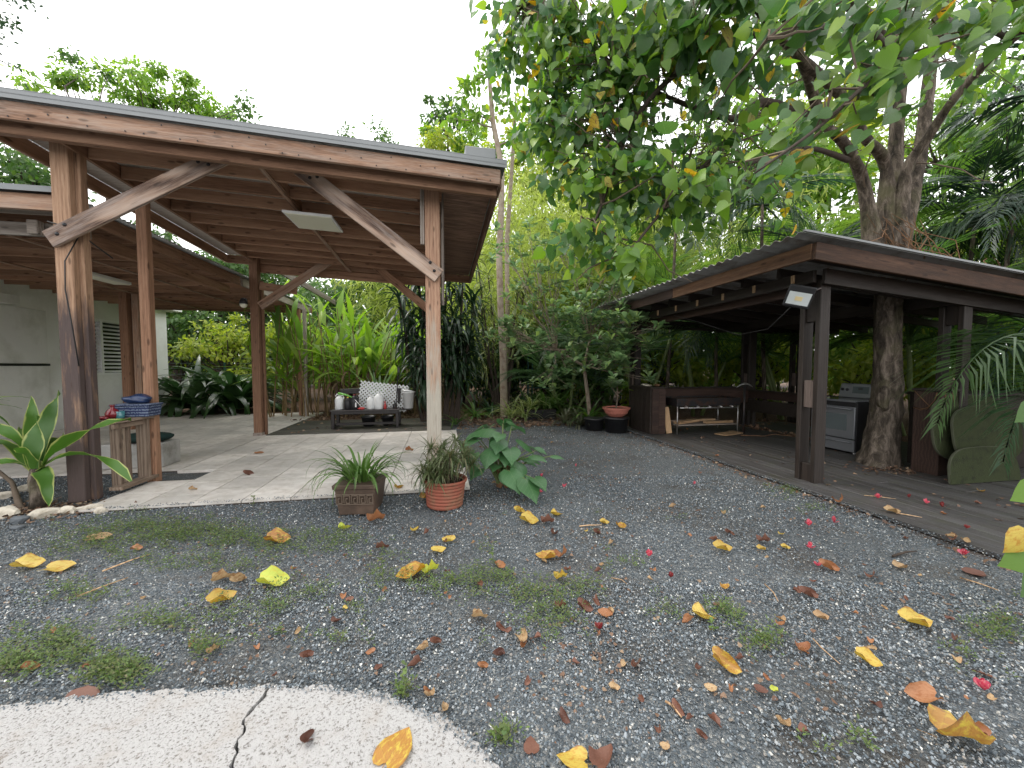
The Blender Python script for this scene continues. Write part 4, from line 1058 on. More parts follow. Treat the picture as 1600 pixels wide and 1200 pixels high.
o = mb.build('dark_flask', M_blackm, None, Matrix.Translation((-1.1, 9.62, .476)), True); tag(o, 'dark flask with a tall thin pole at the right end of the bench', 'flask')
mb = MB(); mb.tube([(-1.08, 9.72, .48), (-1.06, 9.74, .9), (-1.03, 9.78, 1.35)], .013, 6); mb.box((-1.02, 9.79, 1.40), (.05, .03, .14)); tag(mb.build('thin_pole', M_black, None), 'thin black pole standing up at the right end of the bench', 'pole')
bk = thing('white_bucket', (-.80, 9.75, .45), 'white plastic bucket hanging at the right end of the dark bench', 'bucket')
mb = MB(); mb.lathe([(.11, 0), (.145, .38), (.15, .38), (.15, .41), (.138, .41), (.105, .015)], 24); mb.build('body', M_plasticw, bk, Matrix.Translation((-.795, 9.78, .46)), True)
mb = MB(); mb.lathe([(.165, 0), (.165, .012), (.02, .03)], 20); mb.build('lid', M_plasticw, bk, Matrix.Translation((-.79, 9.77, .885)) @ Matrix.Rotation(R(9), 4, 'Y'), True)
box('bracket', (-.965, 9.7, .43), (-.72, 9.86, .455), M_bench, bk)
for (x, y, r, lb) in ((-1.75, 9.85, .17, 'dark plastic pot under the middle of the bench'), (-1.3, 9.85, .15, 'smaller dark pot under the right side of the bench')):
    mb = MB(); mb.lathe([(r * .75, 0), (r, .2), (r * 1.07, .2), (r * 1.07, .235), (r * .9, .235), (r * .85, .19)], 20); tag(mb.build('plastic_pot', M_black, None, Matrix.Translation((x, y, .045)), True), lb, 'pot')

# ================================================================== POTS in front of the terrace
sq = thing('square_planter', (-.83, 4.16, 0), 'square brown planter with a Greek key band at the front edge of the terrace', 'planter')
SM = Matrix.Translation((-.83, 4.2, 0)) @ Matrix.Rotation(R(-7), 4, 'Z')
mb = MB(); taper_box(mb, (0, 0, .001), .34, .34, .40, .40, .27); taper_box(mb, (0, 0, .271), .43, .43, .44, .44, .045); mb.build('body', M_potsq, sq, SM, bevel=.006)
kb = MB()
def key(u, z, w, h): kb.box((u, -.203 + (0.0), z), (w, .012, h))
z0, z1 = .155, .235
key(0, z0 - .012, .37, .006); key(0, z1 + .012, .38, .006)
for k in range(5):
    u = -.15 + k * .075
    key(u, z1, .062, .009); key(u + .028, (z0 + z1) / 2, .009, z1 - z0); key(u - .028, (z0 + z1) / 2, .009, z1 - z0); key(u + .01, z0, .036, .009); key(u - .008, z0 + .026, .009, .05); key(u, z0 + .05, .022, .009)
kb.build('key_pattern', M_potkey, sq, SM @ Matrix.Translation((0, .004, 0)) @ Matrix.Rotation(R(6.3), 4, 'X') @ Matrix.Translation((0, .008, -.0)), bevel=.002)
mb = MB(); mb.box((0, 0, .285), (.385, .385, .03)); mb.build('soil', M_soil, sq, SM)
rosette(sq, (-.83, 4.2, .29), 70, .48, [t_strap(8, .030, a0, cv, .3, .3, .05, .0, .8, pw, s) for a0, cv, pw, s in ((0, 70, 1.2, 1), (0, 105, 1.0, 2), (0, 130, 1.3, 3), (0, 50, 1.5, 4), (0, 155, 1.1, 5))], L_mond, (42, 86), 60, 'leaf', spread=.13, lvar=.35)
rosette(sq, (-.83, 4.2, .29), 16, .62, [t_strap(9, .022, 0, 165, .3, .3, .05, .0, .8, 1.0, 7), t_strap(9, .017, 0, 175, .3, .3, .05, .0, .8, 1.2, 8)], L_mond, (50, 75), 20, 'leaf', spread=.15)

rp = thing('round_terracotta_pot', (.03, 4.12, 0), 'round ribbed terracotta pot with a thin grassy plant by the terrace corner', 'potted plant')
mb = MB(); pr = [(.185, 0.0)]
for k in range(7):
    z = .012 + k * .036; r = .19 + .022 * (k / 6); pr += [(r + .004, z), (r + .006, z + .014), (r + .004, z + .028), (r - .003, z + .033)]
pr += [(.232, .268), (.236, .285), (.228, .297), (.208, .292), (.2, .24)]
mb.lathe(pr, 44); mb.build('pot', M_terra, rp, Matrix.Translation((.03, 4.16, 0)) @ Matrix.Rotation(R(1.5), 4, 'Y'), True)
mb = MB(); mb.lathe([(.2, .255), (.1, .262), (.001, .265)], 24); mb.build('soil', M_soil, rp, Matrix.Translation((.03, 4.16, 0)), True)
# grassy spider-like mass: several stems, each with a tuft
tw = MB(); 
for k in range(26):
    a = k * 2.4; r = .04 + .12 * random.random(); hgt = random.uniform(.05, .36) * (1.25 if k % 3 == 0 else .9)
    bp = Vector((.03 + math.cos(a) * r, 4.16 + math.sin(a) * r * .9, .26)); tp = Vector((.03 + math.cos(a) * r * 1.9, 4.16 + math.sin(a) * r * 1.7, .27 + hgt))
    tw.tube([bp, bp.lerp(tp, .5) + Vector((0, 0, .02)), tp], [.006, .005, .004], 5)
    rosette(rp, tp, 34, .2, [t_strap(5, .034, 0, c_, .3, .3, .02, .0, .8, 1, s) for c_, s in ((60, 1), (110, 2), (150, 3), (30, 4))], L_spid, (-35, 80), 11, 'leaf', spread=.012, lvar=.35, minpx=12)
tw.build('stems', M_twig, rp)
# drooping runner on the left of the pot
rosette(rp, (-.2, 4.08, .30), 9, .2, [t_strap(5, .03, 0, c_, .3, .3, .02, .0, .8, 1, c_) for c_ in (60, 110, 150)], L_dark, (-50, 20), 10, 'leaf')

ta = thing('taro_plant', (.74, 4.62, 0), 'elephant ear plant with heart shaped leaves right of the terracotta pot', 'plant')
stems = MB(); pos = []; dirs = []; nor = []; sz = []
TARO = [(762, 672, .27, 4.7), (805, 668, .25, 4.9), (738, 690, .25, 4.65), (780, 690, .22, 4.55), (820, 692, .24, 4.8), (735, 712, .2, 4.45), (765, 708, .24, 4.45), (798, 706, .24, 4.5), (826, 715, .2, 4.7), (800, 742, .26, 4.3), (826, 755, .26, 4.2), (838, 712, .17, 4.5), (750, 666, .2, 5.0), (788, 660, .22, 5.1), (812, 728, .2, 4.5), (745, 735, .17, 4.4), (775, 728, .16, 4.5), (868, 712, .12, 4.6)]
TARO += [(x + random.uniform(-16, 16), y + random.uniform(-10, 12), s * .75, d + random.uniform(-.1, .35)) for x, y, s, d in TARO[:16]]
base = Vector((.74, 4.68, .05))
for (px, py, s, d_) in TARO:
    p = D(px, py, d_); h = Vector((p.x - base.x, p.y - base.y, 0)); h = h.normalized() if h.length > .02 else Vector((0, -1, 0))
    dd = (h * 1.1 + Vector((0, 0, -random.uniform(-.15, .65))) + Vector((random.uniform(-.4, .4), random.uniform(-.5, .1), 0))).normalized()
    up = Vector((0, -.25, 1)) + h * .8
    st_ = p - dd * s * .25
    stems.tube([base + Vector((random.uniform(-.07, .07), random.uniform(-.05, .05), 0)), (base + st_) / 2 + Vector((0, 0, .10)), st_], [.012, .008, .005], 6)
    pos.append(st_); dirs.append(dd); nor.append(up); sz.append(s * 1.12)
leaves(ta, [t_blade([(.0, .13, -.26), (.06, .32, -.16), (.16, .43, .10), (.38, .44, .34), (.60, .32, .58), (.82, .14, .80), (1, .005, 1)], f_, d_, c_) for f_, d_, c_ in ((.18, .22, 0), (-.1, .35, .3), (.35, .1, 0))], pos, dirs, nor, np.array(sz), L_taro, 40)
stems.build('stems', M_cane, ta)
mb = MB()
for k in range(9): mb.tube([base + Vector((random.uniform(-.1, .1), random.uniform(-.06, .06), -.05)), base + Vector((random.uniform(-.14, .14), random.uniform(-.1, .1), random.uniform(.15, .38)))], [.03, .014], 6)
mb.build('corm', M_fib, ta)

fp = thing('strappy_planter', (2.75, 10.75, 0), 'low black rectangular planter with variegated strap leaves at the end of the gravel', 'planter')
mb = MB(); taper_box(mb, (2.78, 10.7, 0), .85, .4, .9, .44, .26); mb.build('box', M_black, fp, bevel=.01)
mb = MB(); mb.box((2.78, 10.7, .255), (.85, .40, .03)); mb.build('soil', M_soil, fp)
ST_VAR = [t_strap(6, .04, 0, c_, .25, .35, .03, 0, .7, 1.1, c_) for c_ in (60, 95, 130)]
for bp in ((2.0, 10.9, .0), (2.3, 10.5, .05), (2.55, 10.75, .27), (2.95, 10.75, .27), (3.2, 10.8, .27)):
    rosette(fp, bp, 44, .68, ST_VAR, L_var if bp[0] < 2.9 else L_mond, (20, 82), 45, 'leaf', spread=.09, lvar=.3, minpx=11)
tc_ = thing('terracotta_bowl', (3.95, 8.2, .35), 'wide fluted terracotta bowl holding a small shrub beside the dark cabinet', 'potted plant')
BC = Vector((3.93, 8.15, .0))
mb = MB(); n_ = 48; prof = [(.16, .36), (.24, .43), (.27, .50), (.27, .52), (.305, .525), (.31, .56), (.285, .565), (.26, .53)]
V = []; 
mb.lathe(prof, n_, BC)
for i, (r, z) in enumerate(prof[:3]):
    for k in range(n_):
        v = mb.v[i * n_ + k]; c_ = Vector((v[0], v[1], 0)) - Vector((BC.x, BC.y, 0)); s = 1 + (.02 if k % 2 else -.01); mb.v[i * n_ + k] = (BC.x + c_.x * s, BC.y + c_.y * s, v[2])
mb.build('bowl', M_terra2, tc_, bevel=0, smooth=False)
mb = MB(); mb.lathe([(.26, .535), (.001, .545)], 24, BC, True); mb.build('soil', M_soil, tc_)
mb = MB(); st0 = BC + Vector((0, 0, .54)); top = BC + Vector((.02, 0, 1.05))
mb.tube([st0, st0.lerp(top, .5) + Vector((.02, 0, 0)), top], [.02, .016, .012], 6)
tips = [top, BC + Vector((.14, -.05, .98)), BC + Vector((-.12, .0, 1.02))]
for t in tips[1:]: mb.tube([st0.lerp(top, .6), t], [.012, .008], 5)
mb.build('stem', M_twig, tc_)
for t in tips: rosette(tc_, t, 10, .2, T_ob, L_bright if t.x > BC.x + .1 else L_clus, (-10, 60), 12, 'leaf', spread=.01)
mb = MB(); mb.lathe([(.24, 0), (.27, .30), (.29, .30), (.29, .345), (.24, .35)], 24, (3.93, 8.15, 0)); tag(mb.build('black_tub', M_black, None, smooth=True), 'black plastic tub under the terracotta bowl', 'tub')
mb = MB(); mb.lathe([(.2, 0), (.23, .25), (.25, .25), (.25, .28), (.22, .28)], 20, (3.55, 8.5, 0)); tag(mb.build('black_tub', M_black, None, smooth=True), 'black plastic tub left of the one with the terracotta bowl', 'tub')

# ================================================================== KITCHEN
cab = thing('dark_cabinet', (4.58, 7.85, .05), 'dark wooden cabinet at the rear left corner of the pavilion', 'cabinet')
for i in range(5): box('side_plank', (4.36, 7.44 + i * .172, .055), (4.39, 7.44 + (i + 1) * .172 - .004, 1.02), M_kit, cab, .003)
for i in range(2): box('front_plank', (4.392 + i * .155, 7.41, .055), (4.392 + (i + 1) * .155 - .004, 7.44, 1.02), M_kitred, cab, .003)
box('carcass', (4.393, 7.445, .055), (4.70, 8.30, 1.01), M_kit, cab)
box('top', (4.34, 7.39, 1.022), (4.73, 8.33, 1.055), M_kit, cab, .005)
for i, (x, y, r) in enumerate(((4.45, 7.7, (.09, .06, .02)), (4.6, 7.6, (.05, .07, .03)), (4.55, 8.0, (.08, .05, .025)))): tag(lump('dusty_dish', (x, y, 1.057 + r[2]), r, M_stone if i != 1 else M_fib, None, i + 20), ['pale flat dish on the left of the cabinet top', 'brown husk on the cabinet top nearest the corner', 'pale lump at the back of the cabinet top'][i], 'dish')
wood_lean = beam('leaning_plank', (4.80, 7.42, .06), (4.76, 7.50, .62), .13, .03, M_scrap, None); tag(wood_lean, 'short pale plank leaning beside the dark cabinet', 'plank')
# grill table
gt = thing('grill_table', (5.6, 7.6, .05), 'long gas griddle table with thin metal legs at the back of the pavilion', 'grill')
GM = (4.90, 6.42, 7.30, 7.95)
mb = MB(); x0, x1, y0, y1 = GM
mb.box(((x0 + x1) / 2, y0, .73), (x1 - x0, .012, .17)); mb.box(((x0 + x1) / 2, y1, .73), (x1 - x0, .012, .17)); mb.box((x0, (y0 + y1) / 2, .73), (.012, y1 - y0 - .014, .17)); mb.box((x1, (y0 + y1) / 2, .73), (.012, y1 - y0 - .014, .17)); mb.box(((x0 + x1) / 2, (y0 + y1) / 2, .66), (x1 - x0 - .014, y1 - y0 - .014, .01))
mb.build('tray', M_blackm, gt, bevel=.003)
mb = MB(); mb.box(((x0 + x1) / 2, (y0 + y1) / 2, .775), (x1 - x0 - .04, y1 - y0 - .04, .012)); mb.build('griddle_plate', plain('rusty_plate', (.07, .045, .03), .6, .4, .4, .5, 8), gt)
for (x, y) in ((x0 + .02, y0 + .02), (x1 - .04, y0 + .02), (x0 + .02, y1 - .02), (x1 - .04, y1 - .02)):
    mb = MB(); mb.tube([(x, y, .052), (x, y, .72)], .013, 8); mb.build('leg', M_steelrod, gt, smooth=True)
mb = MB(); mb.tube([(x0 + .03, y0 - .05, .62), (x1 - .12, y0 - .05, .61)], .012, 8); mb.build('gas_pipe', M_steelrod, gt, smooth=True)
for k in range(5):
    mb = MB(); mb.tube([(x0 + .2 + k * .27, y0 - .075, .62), (x0 + .2 + k * .27, y0 + .02, .65)], .02, 8); mb.build('valve', M_steelrod, gt, smooth=True)
for k in range(7): beam('shelf_slat', (x0 + .03, y0 + .05 + k * .09, .235), (x1 - .05, y0 + .05 + k * .09, .235), .06, .018, M_grey, gt)
for i, (a, b_, w, lb) in enumerate((((4.98, 7.45, .275), (5.55, 7.55, .31), .16, 'pale plank at the left of the shelf under the grill'), ((5.35, 7.6, .30), (6.05, 7.65, .30), .11, 'grey brown board at the middle of the shelf under the grill'), ((5.65, 7.42, .275), (6.38, 7.5, .27), .1, 'orange brown board at the right of the shelf under the grill'), ((5.0, 7.75, .27), (5.8, 7.78, .27), .1, 'dark board at the back of the shelf under the grill'))):
    tag(beam('scrap_board', a, b_, w, .05, M_scrap if i != 3 else M_slat, None, .004), lb, 'board', 'scrap boards under the grill')
tag(beam('scrap_board', (5.70, 7.0, .075), (6.35, 7.25, .07), .26, .02, M_scrap, None, .003), 'flat orange brown board lying on the deck in front of the grill', 'board', 'scrap boards under the grill')
box('back_board', (4.80, 8.06, .62), (7.3, 8.10, .98), M_kitred, kp, .005)
box('back_shelf', (4.80, 7.98, .985), (7.3, 8.2, 1.01), M_kit, kp, .004)
# railing planks on the right back side
for (z0, z1, w) in ((.42, .70, M_kit), (.74, .90, M_kitred)):
    box('rail_plank', (7.30, 5.2, z0), (7.34, 8.15, z1), w, kp, .005)
box('rail_cap', (7.24, 5.15, .905), (7.44, 8.2, .935), M_kit, kp, .005)
for y in (5.3, 6.7, 8.0): beam('rail_post', (7.39, y, .05), (7.39, y, .9), .08, .08, M_kit, kp)
# pickaxe
pk = thing('pickaxe', (6.45, 7.15, .05), 'rusty pickaxe standing on its handle beside the grill', 'pickaxe')
mb = MB(); mb.tube([(6.35, 7.12, .052), (6.37, 7.14, .5), (6.40, 7.17, 1.14)], [.026, .02, .024], 8); mb.build('handle', M_blackm, pk, smooth=True)
mb = MB(); hp = []; 
for k in range(9):
    t = -1 + k / 4; hp.append((6.40 + t * .24, 7.17 + t * .05, 1.12 - .07 * t * t))
mb.tube(hp, [.004, .012, .016, .022, .03, .022, .016, .012, .006], 6); mb.build('head', M_steelrod, pk, smooth=True)
# plate rack line above grill edge
ho = MB(); ho.tube([(6.1, 6.9, .07), (6.5, 6.75, .065), (6.9, 6.9, .065), (7.1, 6.6, .065)], .009, 6); tag(ho.build('garden_hose', M_fib, None, smooth=True), 'thin brown hose lying on the deck by the pickaxe', 'hose')

# stove, its front faces left
sv = thing('stove', (6.95, 5.47, .05), 'stainless steel electric range with black sides beside the tree trunk', 'stove')
sx0, sx1, sy0, sy1 = 6.62, 7.27, 5.08, 5.84
box('body', (sx0 + .02, sy0, .08), (sx1, sy1, .905), M_black, sv, .006)
box('cooktop', (sx0 - .02, sy0 - .003, .912), (sx1, sy1 + .003, .938), M_glassdark, sv, .004)
box('cooktop_trim', (sx0 - .035, sy0 - .004, .908), (sx0 - .021, sy1 + .004, .940), M_steel, sv, .003)
box('cooktop_trim', (sx0 - .02, sy0 - .014, .915), (sx1, sy0 - .0045, .940), M_steel, sv, .002)
door = box('oven_door', (sx0 - .015, sy0 + .008, .30), (sx0 + .018, sy1 - .008, .83), M_steel, sv, .008)
box('oven_window', (sx0 - .0195, sy0 + .13, .43), (sx0 - .0155, sy1 - .13, .70), M_oven, door, .004)
mb = MB(); mb.tube([(sx0 - .012, sy0 + .05, .785), (sx0 - .055, sy0 + .09, .795), (sx0 - .06, (sy0 + sy1) / 2, .80), (sx0 - .055, sy1 - .09, .795), (sx0 - .012, sy1 - .05, .785)], .013, 8); mb.build('handle', M_steel, door, smooth=True)
drw = box('drawer', (sx0 - .012, sy0 + .008, .085), (sx0 + .018, sy1 - .008, .285), M_steel, sv, .008)
mb = MB(); mb.tube([(sx0 - .01, sy0 + .05, .235), (sx0 - .04, sy0 + .08, .243), (sx0 - .04, sy1 - .08, .243), (sx0 - .01, sy1 - .05, .235)], .009, 8); mb.build('handle', M_steel, drw, smooth=True)
box('top_rail', (sx0 - .0, sy0 + .004, .838), (sx0 + .018, sy1 - .004, .903), M_black, sv, .003)
mb = MB(); mb.v = []; 
mb.add([(sx1 - .10, sy0 + .01, .94), (sx1, sy0 + .01, .94), (sx1, sy1 - .01, .94), (sx1 - .10, sy1 - .01, .94), (sx1 - .06, sy0 + .03, 1.19), (sx1, sy0 + .03, 1.19), (sx1, sy1 - .03, 1.19), (sx1 - .06, sy1 - .03, 1.19)], BOXF)
bgd = mb.build('control_panel', M_steel, sv, bevel=.012)
tilt = Matrix.Rotation(math.atan(.04 / .25), 4, 'Y')
def on_panel(y, z): return Matrix.Translation((sx1 - .10 + .04 * (z - .94) / .25 - .004, y, z)) @ tilt
mb = MB(); mb.box((0, 0, 0), (.006, .26, .12)); mb.build('display', M_oven, bgd, on_panel(5.46, 1.08))
mb = MB(); mb.box((-.004, .0, .02), (.004, .07, .03)); mb.build('clock', M_black, bgd, on_panel(5.46, 1.08))
for y in (5.16, 5.24, 5.68, 5.76):
    mb = MB(); mb.lathe([(.024, 0), (.024, .012), (.017, .016), (.015, .03), (.004, .031)], 16); mb.build('knob', M_black, bgd, on_panel(y, 1.08) @ Matrix.Rotation(R(-90), 4, 'Y'), True)
for (x, y) in ((sx0 + .06, sy0 + .05), (sx0 + .06, sy1 - .05), (sx1 - .05, sy0 + .05), (sx1 - .05, sy1 - .05)):
    mb = MB(); mb.lathe([(.02, .053), (.015, .08)], 10, (x, y, 0)); mb.build('foot', M_steelrod, sv)
# flood light on the corner post
fl = thing('flood_light', (4.3, 3.85, 2.3), 'black LED flood light on an arm at the pavilion corner post', 'flood light')
FM = Matrix.Translation((4.22, 3.93, 2.33)) @ Euler((R(112), R(16), R(-38))).to_matrix().to_4x4()
mb = MB(); mb.box((0, 0, 0), (.27, .26, .045)); mb.build('housing', M_black, fl, FM, bevel=.012)
for k in range(8):
    mb = MB(); mb.box((-.12 + k * .034, 0, -.036), (.006, .2, .028)); mb.build('cooling_fin', M_black, fl, FM)
mb = MB(); mb.box((0, -.02, .0235), (.225, .15, .004)); mb.build('glass', M_led, fl, FM)
mb = MB(); mb.box((0, -.02, .027), (.075, .05, .004)); mb.build('chip', M_ledc, fl, FM)
mb = MB(); mb.tube([FM @ Vector((.13, .10, -.02)), FM @ Vector((.17, .12, -.06)), (4.53, 4.0, 2.45)], .012, 6); mb.build('bracket', M_blackm, fl)
cb = MB(); cb.tube([(4.22, 4.0, 2.25), (4.35, 4.5, 2.0), (4.5, 5.2, 1.98), (4.5, 6.2, 2.3), (4.46, 6.8, 2.48)], .005, 5); tag(cb.build('hanging_wire', M_cable, None, smooth=True), 'thin wire sagging from the flood light to the roof beam', 'wire')
# cord on the pillar
cb = MB(); cb.tube([(6.442, 4.2, 1.16), (6.438, 4.1, 1.05), (6.438, 4.02, .96), (6.438, 4.12, .90), (6.438, 4.20, .93), (6.438, 4.05, .92), (6.438, 3.97, 1.05), (6.438, 3.95, 1.15)], .005, 5)
cb.tube([(6.5, 3.905, 1.16), (6.52, 3.90, .98), (6.6, 3.90, .93), (6.66, 3.90, 1.0), (6.62, 3.90, 1.15)], .005, 5)
tag(cb.build('looped_cord', M_fib, None, smooth=True), 'thin pale cord hooked on the dark boxed pillar', 'cord')
# mossy rounded boards
def rboard(name, x0, x1, h, y, z0, lean, label, full=False):
    w = x1 - x0; V = []; n_ = 26; th = .03
    if full:
        out = [(w * (.5 + .5 * (abs(math.cos(a)) ** .6) * (1 if math.cos(a) > 0 else -1)), h * (.5 + .5 * (abs(math.sin(a)) ** .6) * (1 if math.sin(a) > 0 else -1))) for a in [k * 2 * math.pi / 40 for k in range(40)]]
    else:
        out = [(0, 0), (w, 0)] + [(w * (.5 + .5 * (abs(math.cos(a)) ** .55) * (1 if math.cos(a) > 0 else -1)), h * (abs(math.sin(a)) ** .62)) for a in [k * math.pi / n_ for k in range(1, n_)]]
    m = len(out); V = [(x, 0, z) for x, z in out] + [(x, th, z) for x, z in out]
    F = [tuple(range(m)), tuple(range(2 * m - 1, m - 1, -1))] + [(i, i + m, (i + 1) % m + m, (i + 1) % m) for i in range(m)]
    me = new_mesh(name, V, F, M_moss); o = put(name, me, None, Matrix.Translation((x0, y, z0)) @ Matrix.Rotation(R(lean), 4, 'X')); add_bevel(o, .004); me.materials.append(M_mossedge)
    me.polygons.foreach_set('material_index', [0, 0] + [1] * m); tag(o, label, 'board')
rboard('mossy_board', 6.10, 7.25, .44, 3.56, .055, -8, 'half round mossy green board lying lowest at the right of the pavilion')
rboard('mossy_board', 6.42, 7.6, .72, 3.70, .27, -8, 'rounded mossy board leaning above the half round one', True)
rboard('mossy_board', 6.26, 7.5, .86, 3.82, .26, -6, 'tallest rounded dark board behind the two mossy ones', True)
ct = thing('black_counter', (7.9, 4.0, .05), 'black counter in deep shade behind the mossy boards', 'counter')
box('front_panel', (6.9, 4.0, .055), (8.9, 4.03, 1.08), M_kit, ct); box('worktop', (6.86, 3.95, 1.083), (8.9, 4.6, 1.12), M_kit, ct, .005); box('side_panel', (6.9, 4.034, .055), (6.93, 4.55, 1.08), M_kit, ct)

# ================================================================== STONES by the front left post
def stone(c, r, mat, label, seed, rz=0):
    bm = bmesh.new(); bmesh.ops.create_icosphere(bm, subdivisions=2, radius=1); rr = random.Random(seed); pl = [Vector((rr.gauss(0, 1), rr.gauss(0, 1), rr.gauss(0, 1))).normalized() for _ in range(9)]
    for v in bm.verts:
        for p in pl:
            d_ = v.co.dot(p) - .72
            if d_ > 0: v.co -= p * d_
        v.co = Vector((v.co.x * r[0], v.co.y * r[1], v.co.z * r[2])) * rr.uniform(.95, 1.05) / .8
    me = bpy.data.meshes.new('edging_stone'); bm.to_mesh(me); bm.free(); me.materials.append(mat)
    tag(put('edging_stone', me, None, Matrix.Translation(Vector(c)) @ Matrix.Rotation(rz, 4, 'Z')), label, 'stone', 'stones edging the bed by the post')
for (px, py, rw, rh, m_, lb) in ((68, 806, .115, .05, M_stone, 'largest pale limestone block at the foot of the striped plant'), (106, 801, .075, .045, M_stone, 'pale limestone right of the largest one'), (140, 797, .095, .04, M_stone, 'flat pale stone touching the foot of the front left post'), (158, 800, .06, .035, M_stone, 'small pale stone right of the front left post'), (8, 806, .11, .055, M_stone, 'pale stone cut by the left edge of the photo'), (15, 797, .05, .03, M_stone, 'small pinkish stone above the pale one at the left edge'), (32, 815, .075, .04, M_stoned, 'dark smooth stone left of the largest pale block'), (28, 826, .05, .022, M_stoned, 'flatter dark stone in front of the other dark one'), (40, 766, .10, .05, M_stone, 'long pale stone behind the striped plant'), (5, 778, .1, .05, M_stone, 'pale stone behind the leaning twig at the left edge'), (78, 785, .022, .02, M_white, 'tiny white pebble beside the striped plant stem')):
    p = G(px, py); stone((p.x, p.y, rh * .45), (rw, rw * .6, rh), m_, lb, px + py, random.uniform(-.4, .4))

# ================================================================== PLANTS NEAR
# striped cordyline by the front left post
cd = thing('striped_dracaena', (-4.25, 4.93, 0), 'broad leaved plant with yellow edged leaves in front of the left post', 'plant')
cb0 = G(60, 793)
mb = MB(); mb.tube([cb0 + Vector((0, 0, -.03)), cb0 + Vector((.01, 0, .15)), cb0 + Vector((-.01, 0, .30)), cb0 + Vector((0, 0, .42))], [.075, .065, .06, .045], 10); mb.build('stem', M_bark, cd, smooth=True)
ctop = cb0 + Vector((0, 0, .38))
CORD = [((205, 752), 4.0, 1.5), ((205, 655), 4.15, .6), ((93, 612), 4.5, .1), ((48, 620), 4.5, .1), ((-15, 660), 4.0, .5), ((-25, 725), 3.9, .9), ((75, 790), 3.9, 2.2), ((20, 700), 3.8, .7), ((100, 680), 4.6, .3), ((60, 650), 4.1, .15), ((-20, 700), 4.6, .6), ((30, 670), 4.9, .3)]
for i, ((px, py), d_, dr) in enumerate(CORD):
    tip = D(px, py, d_); v = tip - ctop; L = v.length * (1 + .10 * dr)
    # strap that starts up at an angle and ends at the tip
    cv = 20 + 50 * dr; T = t_strap(9, .085 / max(.6, L) * 1.0, 0, cv, .3, .38, .01, .45, .35, 1.1, i)
    endp = T[0][-3]; Lc = v.length / math.hypot(endp[0], endp[2]); ang0 = math.atan2(v.z, math.hypot(v.x, v.y)) - math.atan2(endp[2], endp[0])
    h = Vector((v.x, v.y, 0)).normalized(); X = h * math.cos(ang0) + Vector((0, 0, math.sin(ang0))); Z = -h * math.sin(ang0) + Vector((0, 0, math.cos(ang0)))
    leaves(cd, [T], [ctop], [X], [Z], Lc, L_cord, 1, minpx=1)
tg = MB(); tg.tube([G(32, 795), G(20, 770) + Vector((0, 0, .12)), G(0, 760) + Vector((-.1, 0, .3))], [.03, .022, .018], 7); tag(tg.build('leaning_twig', M_twig, None, smooth=True), 'bare brown twig leaning out of the bed at the left edge', 'twig')
ed = thing('edge_plant', (-4.6, 4.3, 0), 'yellow tipped leaves poking in from the left edge above the striped plant', 'plant')
rosette(ed, D(-60, 640, 3.9), 12, .4, [t_strap(7, .06, 0, 60, .3, .4, .02, .1, .4, 1, 3)], L_cord, (-10, 50), 12, 'leaf')

# crinum clump
cr = thing('crinum_clump', (-6.8, 13.9, 0), 'large clump of arching dark strap leaves behind the tiled terrace', 'plant')
ST_CR = [t_strap(9, w_, 0, c_, .3, .4, .03, .05, .6, 1.1, s) for w_, c_, s in ((.055, 95, 1), (.06, 125, 2), (.05, 70, 3), (.06, 110, 4))]
for bp in ((-7.6, 13.75, .1), (-7.0, 14.0, .1), (-6.5, 13.8, .1), (-7.2, 14.6, .1), (-6.3, 14.4, .1), (-8.2, 14.3, .1)):
    rosette(cr, bp, 30, 1.95, ST_CR, L_crin, (15, 88), 34, 'leaf', spread=.15, lvar=.25, stem=.1)

# ginger / heliconia stand behind the low deck
gi = thing('ginger_stand', (-2.2, 13.2, 0), 'tall stand of bright green ginger leaves behind the dark bench', 'plant')
st_ = MB(); Lp, Ld, Lz, Ls = [], [], [], []
T_gin = [t_strap(7, w_, 0, c_, .25, .45, .01, .04, .35, 1.2, s) for w_, c_, s in ((.095, 35, 1), (.085, 60, 2), (.10, 20, 3), (.09, 85, 4))]
for k in range(150):
    x = rng.uniform(-4.9, .6); y = rng.uniform(11.9, 14.4); H = rng.uniform(1.5, 2.8) * (1.15 if x < -2.4 else .95)
    lean = np.array([rng.normal(0, .22), rng.normal(-.1, .18), 0]) ; b_ = np.array([x, y, 0.]); t_ = b_ + lean * H * .6 + [0, 0, H]
    st_.tube([b_, (b_ + t_) / 2 + lean * -.1, t_], [.02, .017, .01], 5, False)
    for j in range(5 if k % 2 else 4):
        f = .45 + .55 * j / 4; p = b_ * (1 - f) + t_ * f; a = rng.uniform(0, 6.28); e = R(rng.uniform(50, 88)) if j > 1 else R(rng.uniform(10, 65))
        h = np.array([math.cos(a), math.sin(a), 0]); Lp.append(p); Ld.append(h * math.cos(e) + [0, 0, math.sin(e)]); Lz.append(-h * math.sin(e) + [0, 0, math.cos(e)]); Ls.append(rng.uniform(.65, 1.25))
leaves(gi, T_gin, Lp, Ld, Lz, np.array(Ls), L_gin, 280, minpx=12)
st_.build('stalks', M_canedry, gi)
for k in range(10):   # dead leaves hanging among the stalks
    x = rng.uniform(-4.5, .3); rosette(gi, (x, rng.uniform(12, 12.6), rng.uniform(.9, 1.5)), 4, .8, [t_strap(6, .05, 0, 130, .3, .4, .02, .1, .5, .7, k)], F_litter, (-20, 40), 4, 'leaf')
yu = thing('spiky_grey_plant', (-1.7, 11.6, 0), 'spiky plant with long stiff grey green leaves rising behind the lattice panel', 'plant')
